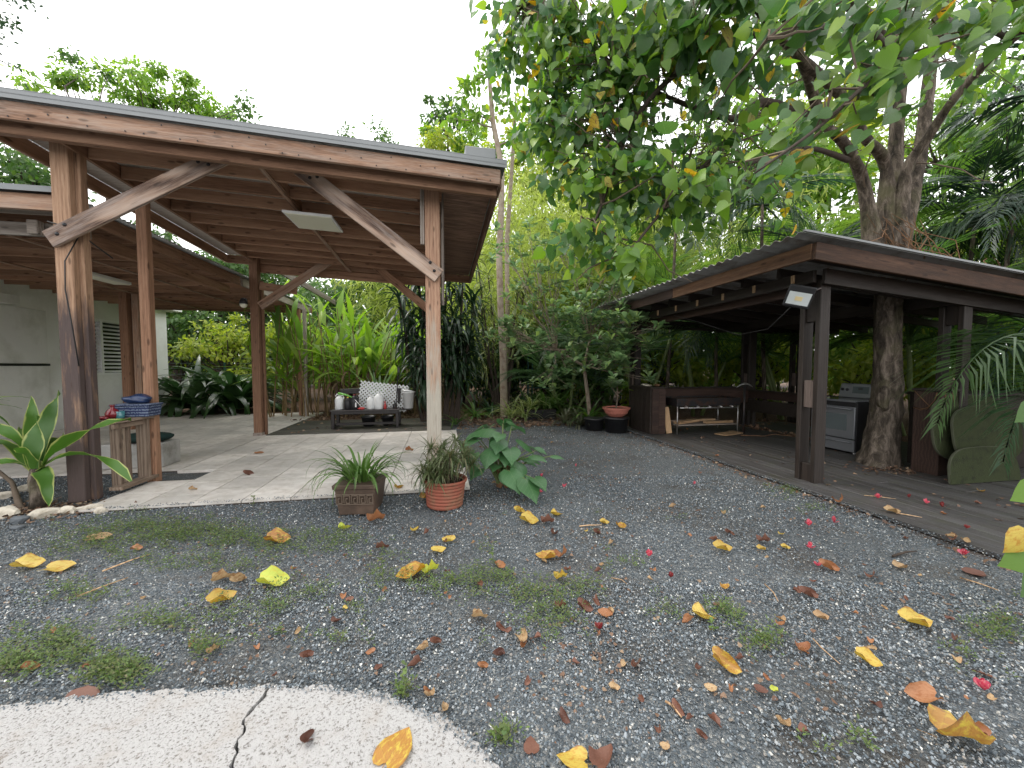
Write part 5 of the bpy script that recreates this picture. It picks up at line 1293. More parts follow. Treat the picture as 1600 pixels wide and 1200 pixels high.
rosette(yu, (-1.75, 11.4, .5), 22, 1.15, [t_strap(5, .03, 0, c_, .35, .3, .02, 0, .7, 1, c_) for c_ in (8, 20, 35)], L_clus, (35, 85), 24, 'leaf', spread=.06)

# dark drooping dracaena behind the right pergola post
dr = thing('drooping_dracaena', (-.1, 10.3, 0), 'dark tree like plant with long drooping leaves behind the right pergola post', 'tree')
T_dr = [t_strap(6, .055, 0, c_, .35, .4, .02, 0, .6, p_, s) for c_, p_, s in ((95, .7, 1), (125, .6, 2), (75, .8, 3), (145, .7, 4))]
tr = MB(); pp, dd, nn, ss = [], [], [], []
for k, (x, y, H) in enumerate(((-1.05, 10.4, 3.3), (-.55, 10.1, 3.9), (-.2, 10.5, 4.2), (.2, 10.2, 3.9), (.6, 10.5, 4.0), (.95, 10.9, 3.4), (-.8, 10.8, 2.6), (.35, 9.9, 2.7), (-.15, 9.8, 2.9), (.75, 10.1, 2.3), (-.5, 9.7, 2.0))):
    b_ = Vector((x * .45, 10.4, 0)); t_ = Vector((x, y, H)); P_ = branch_pts(b_, t_, 5, .1); tr.tube(P_, [.06, .05, .045, .04, .035, .03], 6, False)
    for j in range(95):
        f = 1 - (rng.random() ** 1.3) * .62; q = b_.lerp(t_, f); a = rng.uniform(0, 6.28); e = R(rng.uniform(-25, 50) if f < .9 else rng.uniform(0, 85))
        h = np.array([math.cos(a), math.sin(a), 0]); pp.append(np.array(q) + h * .03); dd.append(h * math.cos(e) + [0, 0, math.sin(e)]); nn.append(-h * math.sin(e) + [0, 0, math.cos(e)]); ss.append(rng.uniform(.5, .85))
leaves(dr, T_dr, pp, dd, nn, np.array(ss), L_drac, 290, minpx=12)
tr.build('stems', M_twigd, dr)
dv = thing('striped_dracaena_tree', (2.1, 12.2, 0), 'taller dracaena with yellow striped leaves beside the pale trunk', 'tree')
tr = MB(); pp, dd, nn, ss = [], [], [], []
for k, (x, y, H) in enumerate(((1.1, 12.2, 5.0), (1.55, 12.6, 4.4), (2.5, 12.4, 3.9), (2.6, 12.0, 3.0), (1.3, 11.8, 3.3), (2.9, 12.7, 4.6), (1.2, 12.5, 2.2))):
    b_ = Vector((1.6 + x * .15, 12.3, 0)); t_ = Vector((x, y, H)); tr.tube(branch_pts(b_, t_, 5, .08), [.05, .045, .04, .035, .03, .025], 6, False)
    for j in range(60):
        f = 1 - (rng.random() ** 1.4) * .45; q = b_.lerp(t_, f); a = rng.uniform(0, 6.28); e = R(rng.uniform(-30, 55) if f < .93 else rng.uniform(10, 85))
        h = np.array([math.cos(a), math.sin(a), 0]); pp.append(np.array(q)); dd.append(h * math.cos(e) + [0, 0, math.sin(e)]); nn.append(-h * math.sin(e) + [0, 0, math.cos(e)]); ss.append(rng.uniform(.4, .62))
leaves(dv, [t_strap(5, .07, 0, c_, .3, .4, .02, 0, .6, .8, c_) for c_ in (60, 95, 120)], pp, dd, nn, np.array(ss), L_dracv, 200, minpx=12)
tr.build('stems', M_twigd, dv)

# ================================================================== BIG TREE through the pavilion roof
bt_ = thing('sea_hibiscus_tree', (6.3, 4.55, 0), 'large heart leaved tree growing up through the pavilion roof on the right', 'tree')
mb = MB(); n_ = 20
TP = [Vector(p) for p in ((6.34, 4.55, -.05), (6.38, 4.56, .12), (6.46, 4.58, .5), (6.53, 4.60, .95), (6.53, 4.60, 1.5), (6.50, 4.62, 2.1), (6.52, 4.64, 2.7), (6.54, 4.66, 3.15), (6.54, 4.7, 3.5))]
TR = [.275, .23, .19, .185, .16, .155, .16, .20, .21]
mb.tube(TP, TR, n_, False)
# buttress and bumps
for i in range(len(TP)):
    for k in range(n_):
        j = i * n_ + k; v = Vector(mb.v[j]); c_ = TP[i]; a = k * 2 * math.pi / n_; w = (.20 if i < 2 else .10 if i < 4 else .07) * math.sin(a * 3 + 1.1 + i * .3) + .05 * math.sin(a * 7 + i * 2.1); q = c_ + (v - c_) * (1 + w); mb.v[j] = tuple(q)
o = mb.build('trunk', M_bark, bt_, smooth=True); sb = o.modifiers.new('sub', 'SUBSURF'); sb.levels = 2; sb.render_levels = 2
tx = bpy.data.textures.new('bark_bumps', 'CLOUDS'); tx.noise_scale = .10; tx.noise_depth = 3
dm = o.modifiers.new('bumps', 'DISPLACE'); dm.texture = tx; dm.strength = .07; dm.texture_coords = 'GLOBAL'; dm.mid_level = .5
lump('burl', (6.34, 4.50, 1.02), (.085, .075, .19), M_bark, bt_, 12, sub=.18)
def limb(pts, rad, mat=M_bark, name='limb', n=9):
    P_ = [Vector(p) for p in pts]; out = []; rr_ = []
    for i in range(len(P_) - 1):
        p0, p1, p2, p3 = P_[max(0, i - 1)], P_[i], P_[i + 1], P_[min(len(P_) - 1, i + 2)]
        for s in range(4):
            t = s / 4; out.append(.5 * ((2 * p1) + (p2 - p0) * t + (2 * p0 - 5 * p1 + 4 * p2 - p3) * t * t + (3 * p1 - p0 - 3 * p2 + p3) * t ** 3)); rr_.append(rad[i] * (1 - t) + rad[i + 1] * t)
    out.append(P_[-1]); rr_.append(rad[-1])
    rr_ = [r * random.uniform(.93, 1.09) for r in rr_]
    m = MB(); m.tube(out, rr_, n); m.build(name, mat, bt_, smooth=True); return out
A = Vector((6.5, 4.66, 3.05))
LB = []
LB.append(limb([A + Vector((-.10, 0, -.2)), D(1395, 290, 5.85), D(1402, 190, 5.85), D(1408, 90, 5.8), D(1395, -20, 5.6), D(1370, -160, 5.2)], [.18, .105, .09, .08, .07, .06]))
LB.append(limb([A + Vector((.1, 0, -.1)), D(1430, 280, 5.9), D(1446, 180, 5.9), D(1455, 100, 5.9), D(1475, -10, 5.7), D(1500, -150, 5.4)], [.17, .095, .085, .08, .07, .05]))
LB.append(limb([A + Vector((.05, -.1, -.15)), D(1415, 275, 5.6), D(1450, 215, 5.4), D(1490, 155, 5.1), D(1545, 95, 4.8), D(1620, 30, 4.4), D(1720, -60, 4.0)], [.14, .07, .058, .05, .045, .04, .03]))
LB.append(limb([A + Vector((-.15, 0, -.2)), D(1352, 300, 5.6), D(1335, 250, 5.4), D(1312, 215, 5.1), D(1285, 190, 4.8), D(1262, 120, 4.3), D(1235, 50, 3.8), D(1200, -60, 3.2)], [.15, .08, .068, .06, .055, .048, .04, .03]))
LB.append(limb([A + Vector((-.05, 0, -.1)), D(1385, 265, 5.7), D(1352, 215, 5.3), D(1325, 165, 4.9), D(1295, 130, 4.5), D(1255, 95, 4.1), D(1190, 20, 3.6), D(1120, -60, 3.2)], [.2, .075, .065, .06, .055, .05, .04, .03]))
LB.append(limb([D(1290, 192, 4.8), D(1235, 172, 4.6), D(1190, 160, 4.4), D(1150, 185, 4.3), D(1105, 175, 4.2), D(1040, 150, 4.2), D(960, 110, 4.3)], [.06, .05, .045, .035, .03, .022, .015], M_twigd))
LB.append(limb([D(1380, 60, 5.6), D(1300, -20, 5.0), D(1180, -60, 4.6), D(1050, -60, 4.4), D(900, -30, 4.4), D(800, 20, 4.5)], [.10, .08, .07, .055, .04, .02], M_twigd))
LB.append(limb([D(1325, 250, 5.35), D(1270, 232, 5.0), D(1215, 240, 4.6), D(1150, 262, 4.3), D(1090, 262, 4.1), D(1010, 320, 3.9)], [.04, .03, .025, .02, .016, .01], M_twigd))
LB.append(limb([D(1405, 100, 5.8), D(1350, 40, 4.8), D(1300, 40, 3.6), D(1200, 60, 2.7)], [.06, .045, .03, .015], M_twigd))
LB.append(limb([D(1580, 60, 4.6), D(1500, 30, 3.6), D(1400, 90, 2.8), D(1290, 190, 2.5), D(1180, 270, 2.4)], [.04, .025, .018, .012, .006], M_twigd, 'twig', 6))
LB.append(limb([D(1235, 50, 3.8), D(1150, 60, 3.7), D(1050, 120, 3.8), D(985, 200, 3.9), D(940, 320, 3.7), D(925, 355, 3.7)], [.045, .035, .028, .02, .014, .008], M_twigd))
LB.append(limb([D(1190, 160, 4.4), D(1130, 230, 4.0), D(1070, 290, 3.7), D(1010, 360, 3.5), D(985, 395, 3.5)], [.03, .022, .016, .012, .008], M_twigd))
# leaf clusters: (px, py, depth, half width px, half height px, half depth m, leaves, leaf size)
CL = [(800, 25, 4.6, 60, 45, .5, 120, .115), (860, 60, 4.4, 75, 60, .6, 190, .12), (790, 90, 4.6, 28, 30, .3, 36, .115), (925, 40, 4.3, 80, 60, .6, 190, .125), (1000, 30, 4.0, 80, 60, .7, 180, .13), (850, 140, 4.4, 45, 55, .4, 120, .11),
      (915, 130, 4.2, 70, 60, .5, 170, .12), (985, 120, 4.0, 70, 60, .5, 130, .125), (860, 200, 4.3, 40, 40, .4, 85, .11), (930, 210, 4.1, 65, 55, .5, 150, .115), (905, 268, 3.9, 48, 38, .4, 90, .12), (870, 240, 4.2, 30, 28, .3, 40, .11), (960, 290, 3.8, 70, 45, .5, 120, .12), (925, 345, 3.6, 40, 38, .3, 60, .13), (1010, 230, 3.9, 50, 45, .5, 60, .11), (1020, 320, 3.7, 45, 40, .4, 60, .12),
      (1080, 60, 3.6, 80, 60, .7, 130, .15), (1060, 20, 3.4, 70, 40, .5, 90, .16), (1080, 300, 3.6, 60, 45, .4, 60, .13), (1100, 230, 3.8, 55, 50, .4, 50, .12), (1150, 30, 3.2, 80, 50, .6, 90, .17), (980, 405, 3.5, 32, 24, .15, 34, .115), (1045, 260, 3.3, 30, 35, .3, 14, .17),
      (1170, 250, 3.7, 45, 45, .3, 34, .12), (1210, 110, 3.4, 60, 60, .5, 44, .15), (1230, 20, 2.8, 80, 40, .4, 34, .15), (1300, 30, 2.7, 70, 45, .4, 26, .15), (1390, 15, 2.6, 90, 40, .4, 34, .155), (1385, 118, 2.7, 80, 26, .25, 40, .135), (1310, 170, 2.6, 60, 22, .2, 34, .13), (1240, 215, 2.6, 45, 22, .2, 26, .12), (1185, 250, 2.55, 35, 20, .2, 14, .12), (1480, 30, 2.6, 90, 40, .4, 50, .155), (1560, 20, 2.7, 80, 50, .4, 40, .16), (1450, 85, 2.8, 60, 26, .3, 24, .14), (1390, 170, 2.7, 30, 20, .2, 10, .15),
      (1180, 180, 4.6, 60, 50, .6, 40, .12), (1330, 20, 4.8, 80, 60, .8, 60, .14), (1290, 120, 5.0, 60, 50, .6, 30, .13), (1520, 60, 4.6, 70, 60, .8, 60, .14), (1120, 340, 4.0, 50, 35, .3, 30, .12), (1225, 300, 4.4, 50, 45, .4, 40, .12),
      (1200, 90, 5.6, 110, 60, .7, 150, .13), (1320, 60, 6.2, 110, 60, .7, 190, .14), (1450, 40, 6.4, 120, 50, .7, 200, .14), (1560, 110, 6.2, 70, 60, .6, 110, .14), (1240, 0, 5.4, 120, 40, .7, 150, .14), (1130, 120, 5.2, 80, 60, .6, 110, .12),
      # the crown goes on above and beside the frame
      (900, -90, 4.6, 150, 70, .8, 220, .14), (1100, -120, 4.0, 170, 80, 1.0, 240, .15), (1300, -120, 3.6, 180, 80, 1.0, 220, .16), (1500, -120, 3.6, 170, 80, 1.0, 180, .16), (1720, -40, 4.0, 120, 160, 1.0, 160, .16), (1200, -200, 6.0, 300, 100, 1.5, 300, .17), (1500, -200, 6.5, 300, 100, 1.5, 240, .17)]
pp, dd, nn, ss = [], [], [], []; tw = MB()
limbpts = [p for L_ in LB for p in L_[2:]]
for ci, (px, py, d_, wx, wy, wd, k, s) in enumerate(CL):
    k = int(k * (1.55 if px < 1130 and py > -80 and d_ > 3.4 else 1.0)); c_ = D(px, py, d_); ax = wx / FPX * d_; az = wy / FPX * d_
    near = sorted(limbpts, key=lambda q: (q - c_).length)[:3]
    nsub = max(3, k // 11)
    subs = []
    for j in range(nsub):
        v = rng.normal(size=3); v /= np.linalg.norm(v); r_ = rng.random() ** .45
        q = np.array(c_) + (RGT * v[0] * ax + FWD * v[1] * wd + np.array([0, 0, v[2] * az])) * r_; subs.append(q)
        if py > -80:
            a_ = random.choice(near); m_ = (Vector(q) + a_) / 2 + Vector((random.uniform(-.1, .1), random.uniform(-.1, .1), random.uniform(-.02, .16)))
            tw.tube([a_, m_, Vector(q)], [.010, .007, .004], 4, False)
    for j in range(k):
        q = subs[j % nsub] + rng.normal(size=3) * np.array([.10, .10, .09]) * (1.2 if d_ > 3 else .9)
        out = unit((q - np.array(c_))[None])[0]
        dn = np.array([out[0] * .5, out[1] * .5 - .15, -.75]) + rng.normal(size=3) * .38
        if 1150 < px < 1620 and d_ < 2.9: dn = -RGT * .75 + np.array([0, 0, -.55]) + rng.normal(size=3) * .2
        nrm = np.array([out[0] * .5, -.45, .75]) + rng.normal(size=3) * .75
        pp.append(q); dd.append(dn); nn.append(nrm); ss.append(s * rng.uniform(.55, 1.2))
pp = np.array(pp); ss = np.array(ss); tn = rng.random(len(pp))
isy = rng.random(len(pp)) < .035
leaves(bt_, T_heart, pp[~isy], np.array(dd)[~isy], np.array(nn)[~isy], ss[~isy], L_hib, 285, minpx=12)
leaves(bt_, T_heart, pp[isy], np.array(dd)[isy], np.array(nn)[isy], ss[isy], L_hiby, 15, minpx=9, rest='yellow_foliage')
q_, e_, n_3, s_3 = [], [], [], []
for (px, py, d_, w_, h_, k) in ((985, 405, 3.35, 26, 18, 22), (940, 400, 3.6, 10, 20, 5), (1060, 350, 3.3, 6, 10, 3), (880, 60, 4.0, 60, 50, 26), (1010, 60, 3.5, 60, 40, 20), (860, 160, 4.0, 30, 60, 24), (940, 250, 3.7, 40, 40, 22), (1090, 300, 3.4, 40, 30, 10), (1300, 80, 2.5, 80, 50, 8), (1480, 60, 2.5, 80, 50, 8)):
    for j in range(k):
        q_.append(np.array(D(px + rng.normal() * w_ * .6, py + rng.normal() * h_ * .6, d_ + rng.normal() * .1))); e_.append(rng.normal(size=3) * .5 + [0, -.1, -.6]); n_3.append(rng.normal(size=3) * .4 + [0, -.7, .6]); s_3.append(rng.uniform(.09, .14))
leaves(bt_, T_heart, q_, e_, n_3, np.array(s_3), L_bright, 0, rest='young_foliage')
# tangle of bare twigs in the middle of the crown
for k in range(170):
    a_ = D(rng.uniform(940, 1220), rng.uniform(70, 270), rng.uniform(3.8, 4.8)); b_ = a_ + Vector((rng.normal(-.25, .35), rng.normal(0, .25), rng.normal(-.15, .3)))
    tw.tube(branch_pts(a_, b_, 4, .5), [.006, .005, .005, .004, .003], 4, False)
for k in range(40):
    a_ = random.choice(limbpts); b_ = a_ + Vector((rng.normal(0, .5), rng.normal(0, .4), rng.normal(.05, .35))); tw.tube(branch_pts(a_, b_, 4, .4), [.013, .010, .008, .006, .004], 5, False)
o = tw.build('twigs', M_twig, bt_); o['kind'] = 'stuff'
# dry roots, twigs and leaves heaped on the roof round the trunk
nb_ = thing('roof_debris', (6.4, 4.3, 2.9), 'heap of dry twigs and dead leaves on the pavilion roof round the trunk', 'debris')
tw = MB()
for k in range(150):
    x = rng.normal(6.5, .45); y = rng.normal(4.35, .32); z = kz(x, y) + .06
    t_ = Vector((6.5 + rng.normal(0, .18), 4.66 - abs(rng.normal(0, .14)), rng.uniform(3.0, 3.7))) if k % 2 else Vector((x + rng.normal(0, .35), y + rng.normal(0, .2), z + rng.uniform(.0, .22)))
    tw.tube(branch_pts((x, y, z), t_, 4, .35), [.008, .007, .006, .005, .003], 4, False)
tw.build('twigs', M_fib, nb_)['kind'] = 'stuff'
k = 900; x = rng.normal(6.6, .7, k); y = rng.normal(4.2, .38, k); z = np.array([kz(a, b_) for a, b_ in zip(x, y)]) + .07 + rng.random(k) * .06
ok = (y > 3.62)
merged('dead_leaves', T_heartlo, np.stack([x, y, z], 1)[ok], frames(unit(rng.normal(size=(k, 3)) * [1, 1, .25]), rng.normal(size=(k, 3)) * .4 + [0, 0, 1])[ok], rng.uniform(.06, .12, k)[ok], F_litter, nb_)

# ================================================================== PALMS behind and beside the pavilion
T_fr = [t_frond(34, .36, a0, cv, dl, .012, .95, s) for a0, cv, dl, s in ((0, 75, .35, 1), (0, 100, .5, 2), (0, 60, .25, 3))]
T_frd = [t_frond(40, .38, 0, cv, dl, .010, .95, s) for cv, dl, s in ((70, .5, 5), (95, .7, 6))]
def palm(x, y, stems, H, L, mat, label, spread=.6, nf=9, nparts=80, temps=T_fr, el=(10, 85), trunkm=M_cane, name='palm'):
    t = thing(name, (x, y, 0), label, 'palm', 'palms round the pavilion')
    pp, dd, nn, ss = [], [], [], []
    for k in range(stems):
        a = k * 2.4 + x; bx, by = x + math.cos(a) * spread * .3, y + math.sin(a) * spread * .3; h = H * rng.uniform(.5, 1.1)
        tp = Vector((x + math.cos(a) * spread * 1.5, y + math.sin(a) * spread * 1.2, h))
        m = MB(); m.tube(branch_pts((bx, by, 0), tp, 5, .04), [.055, .05, .045, .045, .04, .035], 8); m.build('trunk', trunkm, t, smooth=True)
        for j in range(nf):
            az = j * 2.4 + rng.uniform(-.4, .4); e = R(rng.uniform(*el)); hh = np.array([math.cos(az), math.sin(az), 0])
            pp.append(np.array(tp)); dd.append(hh * math.cos(e) + [0, 0, math.sin(e)]); nn.append(-hh * math.sin(e) + [0, 0, math.cos(e)]); ss.append(L * rng.uniform(.75, 1.15))
    leaves(t, temps, pp, dd, nn, np.array(ss), mat, nparts, 'frond', 'crown', 14)
    return t
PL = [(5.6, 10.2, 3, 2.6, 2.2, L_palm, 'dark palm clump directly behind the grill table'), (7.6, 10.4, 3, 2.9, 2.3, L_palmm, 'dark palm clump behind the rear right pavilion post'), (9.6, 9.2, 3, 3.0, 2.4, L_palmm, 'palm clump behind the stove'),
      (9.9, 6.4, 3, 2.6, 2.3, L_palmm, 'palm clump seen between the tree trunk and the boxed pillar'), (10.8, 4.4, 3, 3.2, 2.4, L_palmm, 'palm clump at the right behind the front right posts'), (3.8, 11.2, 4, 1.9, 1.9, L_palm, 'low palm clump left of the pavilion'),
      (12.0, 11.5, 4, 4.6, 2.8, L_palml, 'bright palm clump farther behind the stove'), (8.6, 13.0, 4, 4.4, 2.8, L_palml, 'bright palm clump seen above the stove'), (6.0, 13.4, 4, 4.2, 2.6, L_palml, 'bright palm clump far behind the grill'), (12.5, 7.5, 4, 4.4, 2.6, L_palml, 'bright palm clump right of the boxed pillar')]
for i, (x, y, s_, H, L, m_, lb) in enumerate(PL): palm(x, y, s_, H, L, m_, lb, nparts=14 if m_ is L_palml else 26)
# tall palms whose fronds hang above the pavilion roof
def tallpalm(px, py, d_, L, label, nf=12, el=(-20, 70), n_=24):
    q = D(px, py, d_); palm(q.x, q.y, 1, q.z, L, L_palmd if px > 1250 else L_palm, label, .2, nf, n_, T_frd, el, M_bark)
tallpalm(1560, 250, 8.2, 2.7, 'tall dark palm over the right end of the pavilion roof', 15)
tallpalm(1640, 170, 7.2, 2.6, 'tallest dark palm at the upper right corner', 14)
tallpalm(1500, 330, 9.0, 2.4, 'dark palm low behind the right of the pavilion roof', 14)
tallpalm(1300, 300, 9.6, 2.3, 'dark palm seen left of the forked trunk above the roof', 14)
tallpalm(1210, 330, 10.2, 2.1, 'dark palm above the ridge left of the forked trunk', 13)
tallpalm(1130, 320, 10.5, 2.2, 'palm with fine fronds above the left end of the pavilion roof', 12)
tallpalm(1040, 380, 10.8, 2.0, 'palm behind the low leafy twigs left of the pavilion roof', 12)
tallpalm(1590, 480, 8.8, 2.4, 'palm whose fronds cross behind the mossy boards', 13)
# low fronds hanging at the right edge
fe = thing('hanging_palm', (7.6, 3.2, 0), 'palm fronds hanging into view at the right edge over the mossy boards', 'palm')
pts_ = [((1650, 540), (1478, 605), 4.3), ((1700, 580), (1575, 670), 4.2), ((1690, 500), (1560, 560), 4.8)]
for (a_, b_, d_) in pts_:
    A_ = D(*a_, d_ + .5); B_ = D(*b_, d_); v = B_ - A_; T = T_frd[0]; e_ = T[0][0]; L = v.length * 1.25; h = Vector((v.x, v.y, 0)).normalized(); e = math.atan2(v.z, math.hypot(v.x, v.y)) + R(35)
    leaves(fe, T_frd, [A_], [h * math.cos(e) + Vector((0, 0, math.sin(e)))], [-h * math.sin(e) + Vector((0, 0, math.cos(e)))], L, L_palm, 1, 'frond', minpx=1)
m = MB(); m.tube([(7.9, 3.3, 0), (7.8, 3.3, 1.2), (7.6, 3.25, 2.0)], [.07, .06, .04], 8); m.build('trunk', M_bark, fe, smooth=True)
# weedy plant with yellow leaf at the right edge
we = thing('edge_shrub', (3.9, 1.6, 0), 'green leaves with one bright yellow leaf poking in at the right edge', 'shrub')
ed_ = [((1630, 880), (1566, 880), 2.2, L_bright), ((1640, 640), (1590, 655), 2.6, L_mid), ((1640, 770), (1584, 778), 2.4, L_bright), ((1660, 900), (1600, 930), 2.0, L_mid)]
stx = MB(); sb_ = D(1680, 1000, 2.1); sb_.z = 0
for (a_, b_, d_, m_) in ed_:
    A_ = D(*a_, d_); B_ = D(*b_, d_); leaves(we, T_heart[:1], [A_], [B_ - A_], [Vector((-.2, -.6, .8))], (B_ - A_).length, m_, 1, minpx=1); stx.tube([sb_, (sb_ + A_) / 2 + Vector((.05, 0, .05)), A_], [.008, .006, .003], 5)
A_ = D(1610, 835, 2.2); leaves(we, T_heart[1:2], [A_], [D(1580, 868, 2.2) - A_], [Vector((-.3, -1, .3))], .16, F_yellow, 1, minpx=1); stx.tube([sb_, A_], [.006, .003], 5)
stx.build('stems', M_cane, we)

# ================================================================== UNDERSTORY left of the pavilion
cl = thing('rounded_leaf_shrub', (3.2, 9.6, 0), 'sprawling shrub with rounded waxy leaves left of the pavilion', 'shrub')
tr = MB(); pp, dd, nn, ss = [], [], [], []
ends = [D(px, py, d_) for px, py, d_ in ((830, 385, 9.6), (870, 375, 9.2), (800, 395, 9.8), (905, 385, 9), (940, 420, 8.8), (860, 430, 9.3), (820, 470, 9.4), (870, 490, 9), (900, 470, 8.9), (940, 490, 8.6), (800, 515, 9.2), (840, 530, 9), (790, 525, 9.4), (985, 500, 8.4), (960, 530, 8.5), (1000, 545, 8.3), (985, 575, 8.2), (960, 570, 8.4), (900, 540, 8.8), (930, 560, 8.7), (880, 560, 9), (860, 590, 9.3), (975, 450, 8.8), (950, 455, 9), (920, 510, 8.7), (845, 445, 9.5), (1010, 520, 8.2))]
base_ = Vector((3.75, 9.2, 0)); knees = [base_ + Vector((-.2, 0, 1.5)), base_ + Vector((-.9, .1, 1.9)), base_ + Vector((.0, .1, 2.2))]
tr.tube([base_, base_ + Vector((-.1, 0, .8)), knees[0], knees[2]], [.06, .05, .04, .03], 7); tr.tube([knees[0], knees[1]], [.035, .03], 6)
for e in ends:
    k_ = min(knees, key=lambda q: (q - e).length); bpts = branch_pts(k_, e, 5, .25); tr.tube(bpts, [.022, .018, .015, .012, .009, .006], 5, False)
    for _ in range(9):
        q0 = bpts[random.choice([2, 3, 4])]; q1 = e + Vector((rng.normal(0, .3), rng.normal(0, .28), rng.normal(0, .22))); tr.tube([q0, q1], [.008, .004], 4, False)
        for j in range(11):
            a = rng.uniform(0, 6.28); el_ = R(rng.uniform(-10, 60)); h = np.array([math.cos(a), math.sin(a), 0]); pp.append(np.array(q1) + rng.normal(size=3) * .035); dd.append(h * math.cos(el_) + [0, 0, math.sin(el_)]); nn.append(-h * math.sin(el_) + [0, 0, math.cos(el_)]); ss.append(rng.uniform(.13, .22))
leaves(cl, T_ob, pp, dd, nn, np.array(ss), L_clus, 260, minpx=8)
tr.build('branches', M_trunkpale, cl)
# bromeliads and ferns at its foot
for (x, y, L, n_, m_, lb, nm_) in ((3.35, 8.9, .5, 34, L_brom, 'brownish bromeliad clump left of the black tub', 'bromeliad'), (3.1, 9.3, .55, 30, L_brom, 'bromeliad clump behind the first one', 'bromeliad'), (3.7, 9.2, .8, 40, L_mid, 'fern with fine arching leaves behind the terracotta bowl', 'fern'), (2.75, 12.2, .9, 40, L_dark, 'dark strappy fern behind the strappy planter', 'fern'), (3.6, 11.4, 1.0, 44, L_mid, 'broad fern under the rounded leaf shrub', 'fern'), (.95, 10.9, .7, 26, L_mid, 'small fern at the foot of the drooping dracaena', 'fern'), (1.5, 11.6, .8, 30, L_dark, 'dark fern left of the pale trunk', 'fern'), (.35, 9.6, .45, 18, L_mid, 'small leafy sprout at the base of the drooping dracaena', 'sprout')):
    t = thing(nm_, (x, y, 0), lb, nm_); rosette(t, (x, y, .05), n_, L, [t_strap(6, .05, 0, c_, .3, .4, .02, 0, .6, 1, c_) for c_ in (50, 90, 130)], m_, (15, 80), 40, 'leaf', spread=.06, minpx=12)
# pale trunks
pt = thing('pale_trunk_tree', (2.0, 12.2, 0), 'tall slender tree with a pale bare trunk rising beside the pergola roof', 'tree')
tp_ = [G(788, 648)] ; dpt = 11.3
P_ = [D(788, 645, dpt), D(786, 560, dpt), D(782, 480, dpt), D(780, 400, dpt), D(783, 330, dpt), D(784, 260, dpt), D(770, 190, dpt), D(766, 140, dpt), D(764, 100, dpt)]; P_[0].z = 0
m = MB(); m.tube(P_, [.12, .10, .095, .095, .09, .085, .075, .06, .045], 12, False); m.build('trunk', M_trunkpale, pt, smooth=True)
pp, dd, nn, ss = [], [], [], []; br = MB()
for (a_, b_) in (((765, 110), (735, 130)), ((765, 110), (760, 85)), ((766, 150), (800, 165)), ((768, 190), (735, 170)), ((765, 110), (785, 100)), ((735, 130), (722, 150)), ((780, 300), (740, 290)), ((775, 230), (820, 210)), ((772, 200), (700, 185))):
    A_, B_ = D(*a_, dpt), D(*b_, dpt); br.tube(branch_pts(A_, B_, 4, .2), [.03, .025, .02, .014, .008], 5, False)
    for j in range(75):
        q = A_.lerp(B_, rng.uniform(.35, 1.1)); pp.append(np.array(q) + rng.normal(size=3) * .14); dd.append(rng.normal(size=3) * .6 + [0, 0, -.6]); nn.append(rng.normal(size=3) * .6 + [0, -.4, .6]); ss.append(rng.uniform(.12, .26))
leaves(pt, T_oval, pp, dd, nn, np.array(ss), L_bright, 0, rest='crown'); br.build('branches', M_trunkpale, pt)
pt2 = thing('thin_trunk_tree', (2.6, 14, 0), 'thin pale leaning trunk right behind the taller pale one', 'tree')
P_ = [D(793, 600, 13), D(793, 480, 13), D(792, 380, 13), D(798, 290, 13), D(803, 210, 13), D(806, 150, 13)]; P_[0].z = 0
m = MB(); m.tube(P_, [.09, .085, .08, .07, .06, .03], 9, False); m.build('trunk', M_trunkpale, pt2, smooth=True)
p_, d_, _c = clumps(8, 50, tuple(D(800, 190, 13)), (.9, .9, .9), .35); leaves(pt2, T_oval, p_, d_ + [0, 0, -.5], rng.normal(size=(len(p_), 3)) + [0, 0, 1], rng.uniform(.15, .25, len(p_)), L_yel, 0, rest='crown')
# big banana-like trunk bases under the ginger etc are left to the stalks above

# ================================================================== BACKGROUND TREES
def bgtree(name, x, y, H, r, rz, ncl, per, cr, size, mat, label, cat='tree', temps=T_oval, group=None, trunk=.16, low=.45, drop=-.4, trm=M_twigd):
    t = thing(name, (x, y, 0), label, cat, group)
    c_ = (x, y, H - rz)
    p_, d_, cc = clumps(ncl, per, c_, (r, r, rz), cr)
    ok = p_[:, 2] > .1; p_, d_ = p_[ok], d_[ok]
    k = len(p_)
    leaves(t, temps, p_, d_ * .7 + rng.normal(size=(k, 3)) * .5 + [0, 0, drop], d_ * .4 + rng.normal(size=(k, 3)) * .5 + [0, -.3, .8], rng.uniform(.6, 1.3, k) * size, mat, 0, rest='crown')
    m = MB(); fk = Vector((x + rng.normal(0, .2), y, max(.6, (H - 2 * rz) * .9 + rz * .4))); m.tube(branch_pts((x, y, 0), fk, 4, .06), [trunk, trunk * .85, trunk * .75, trunk * .65, trunk * .55], 7, False)
    for q in cc[:: max(1, ncl // 22)]: m.tube(branch_pts(fk, q, 4, .2), [trunk * .45, trunk * .3, trunk * .2, trunk * .13, trunk * .08], 5, False)
    m.build('trunk', trm, t); return t
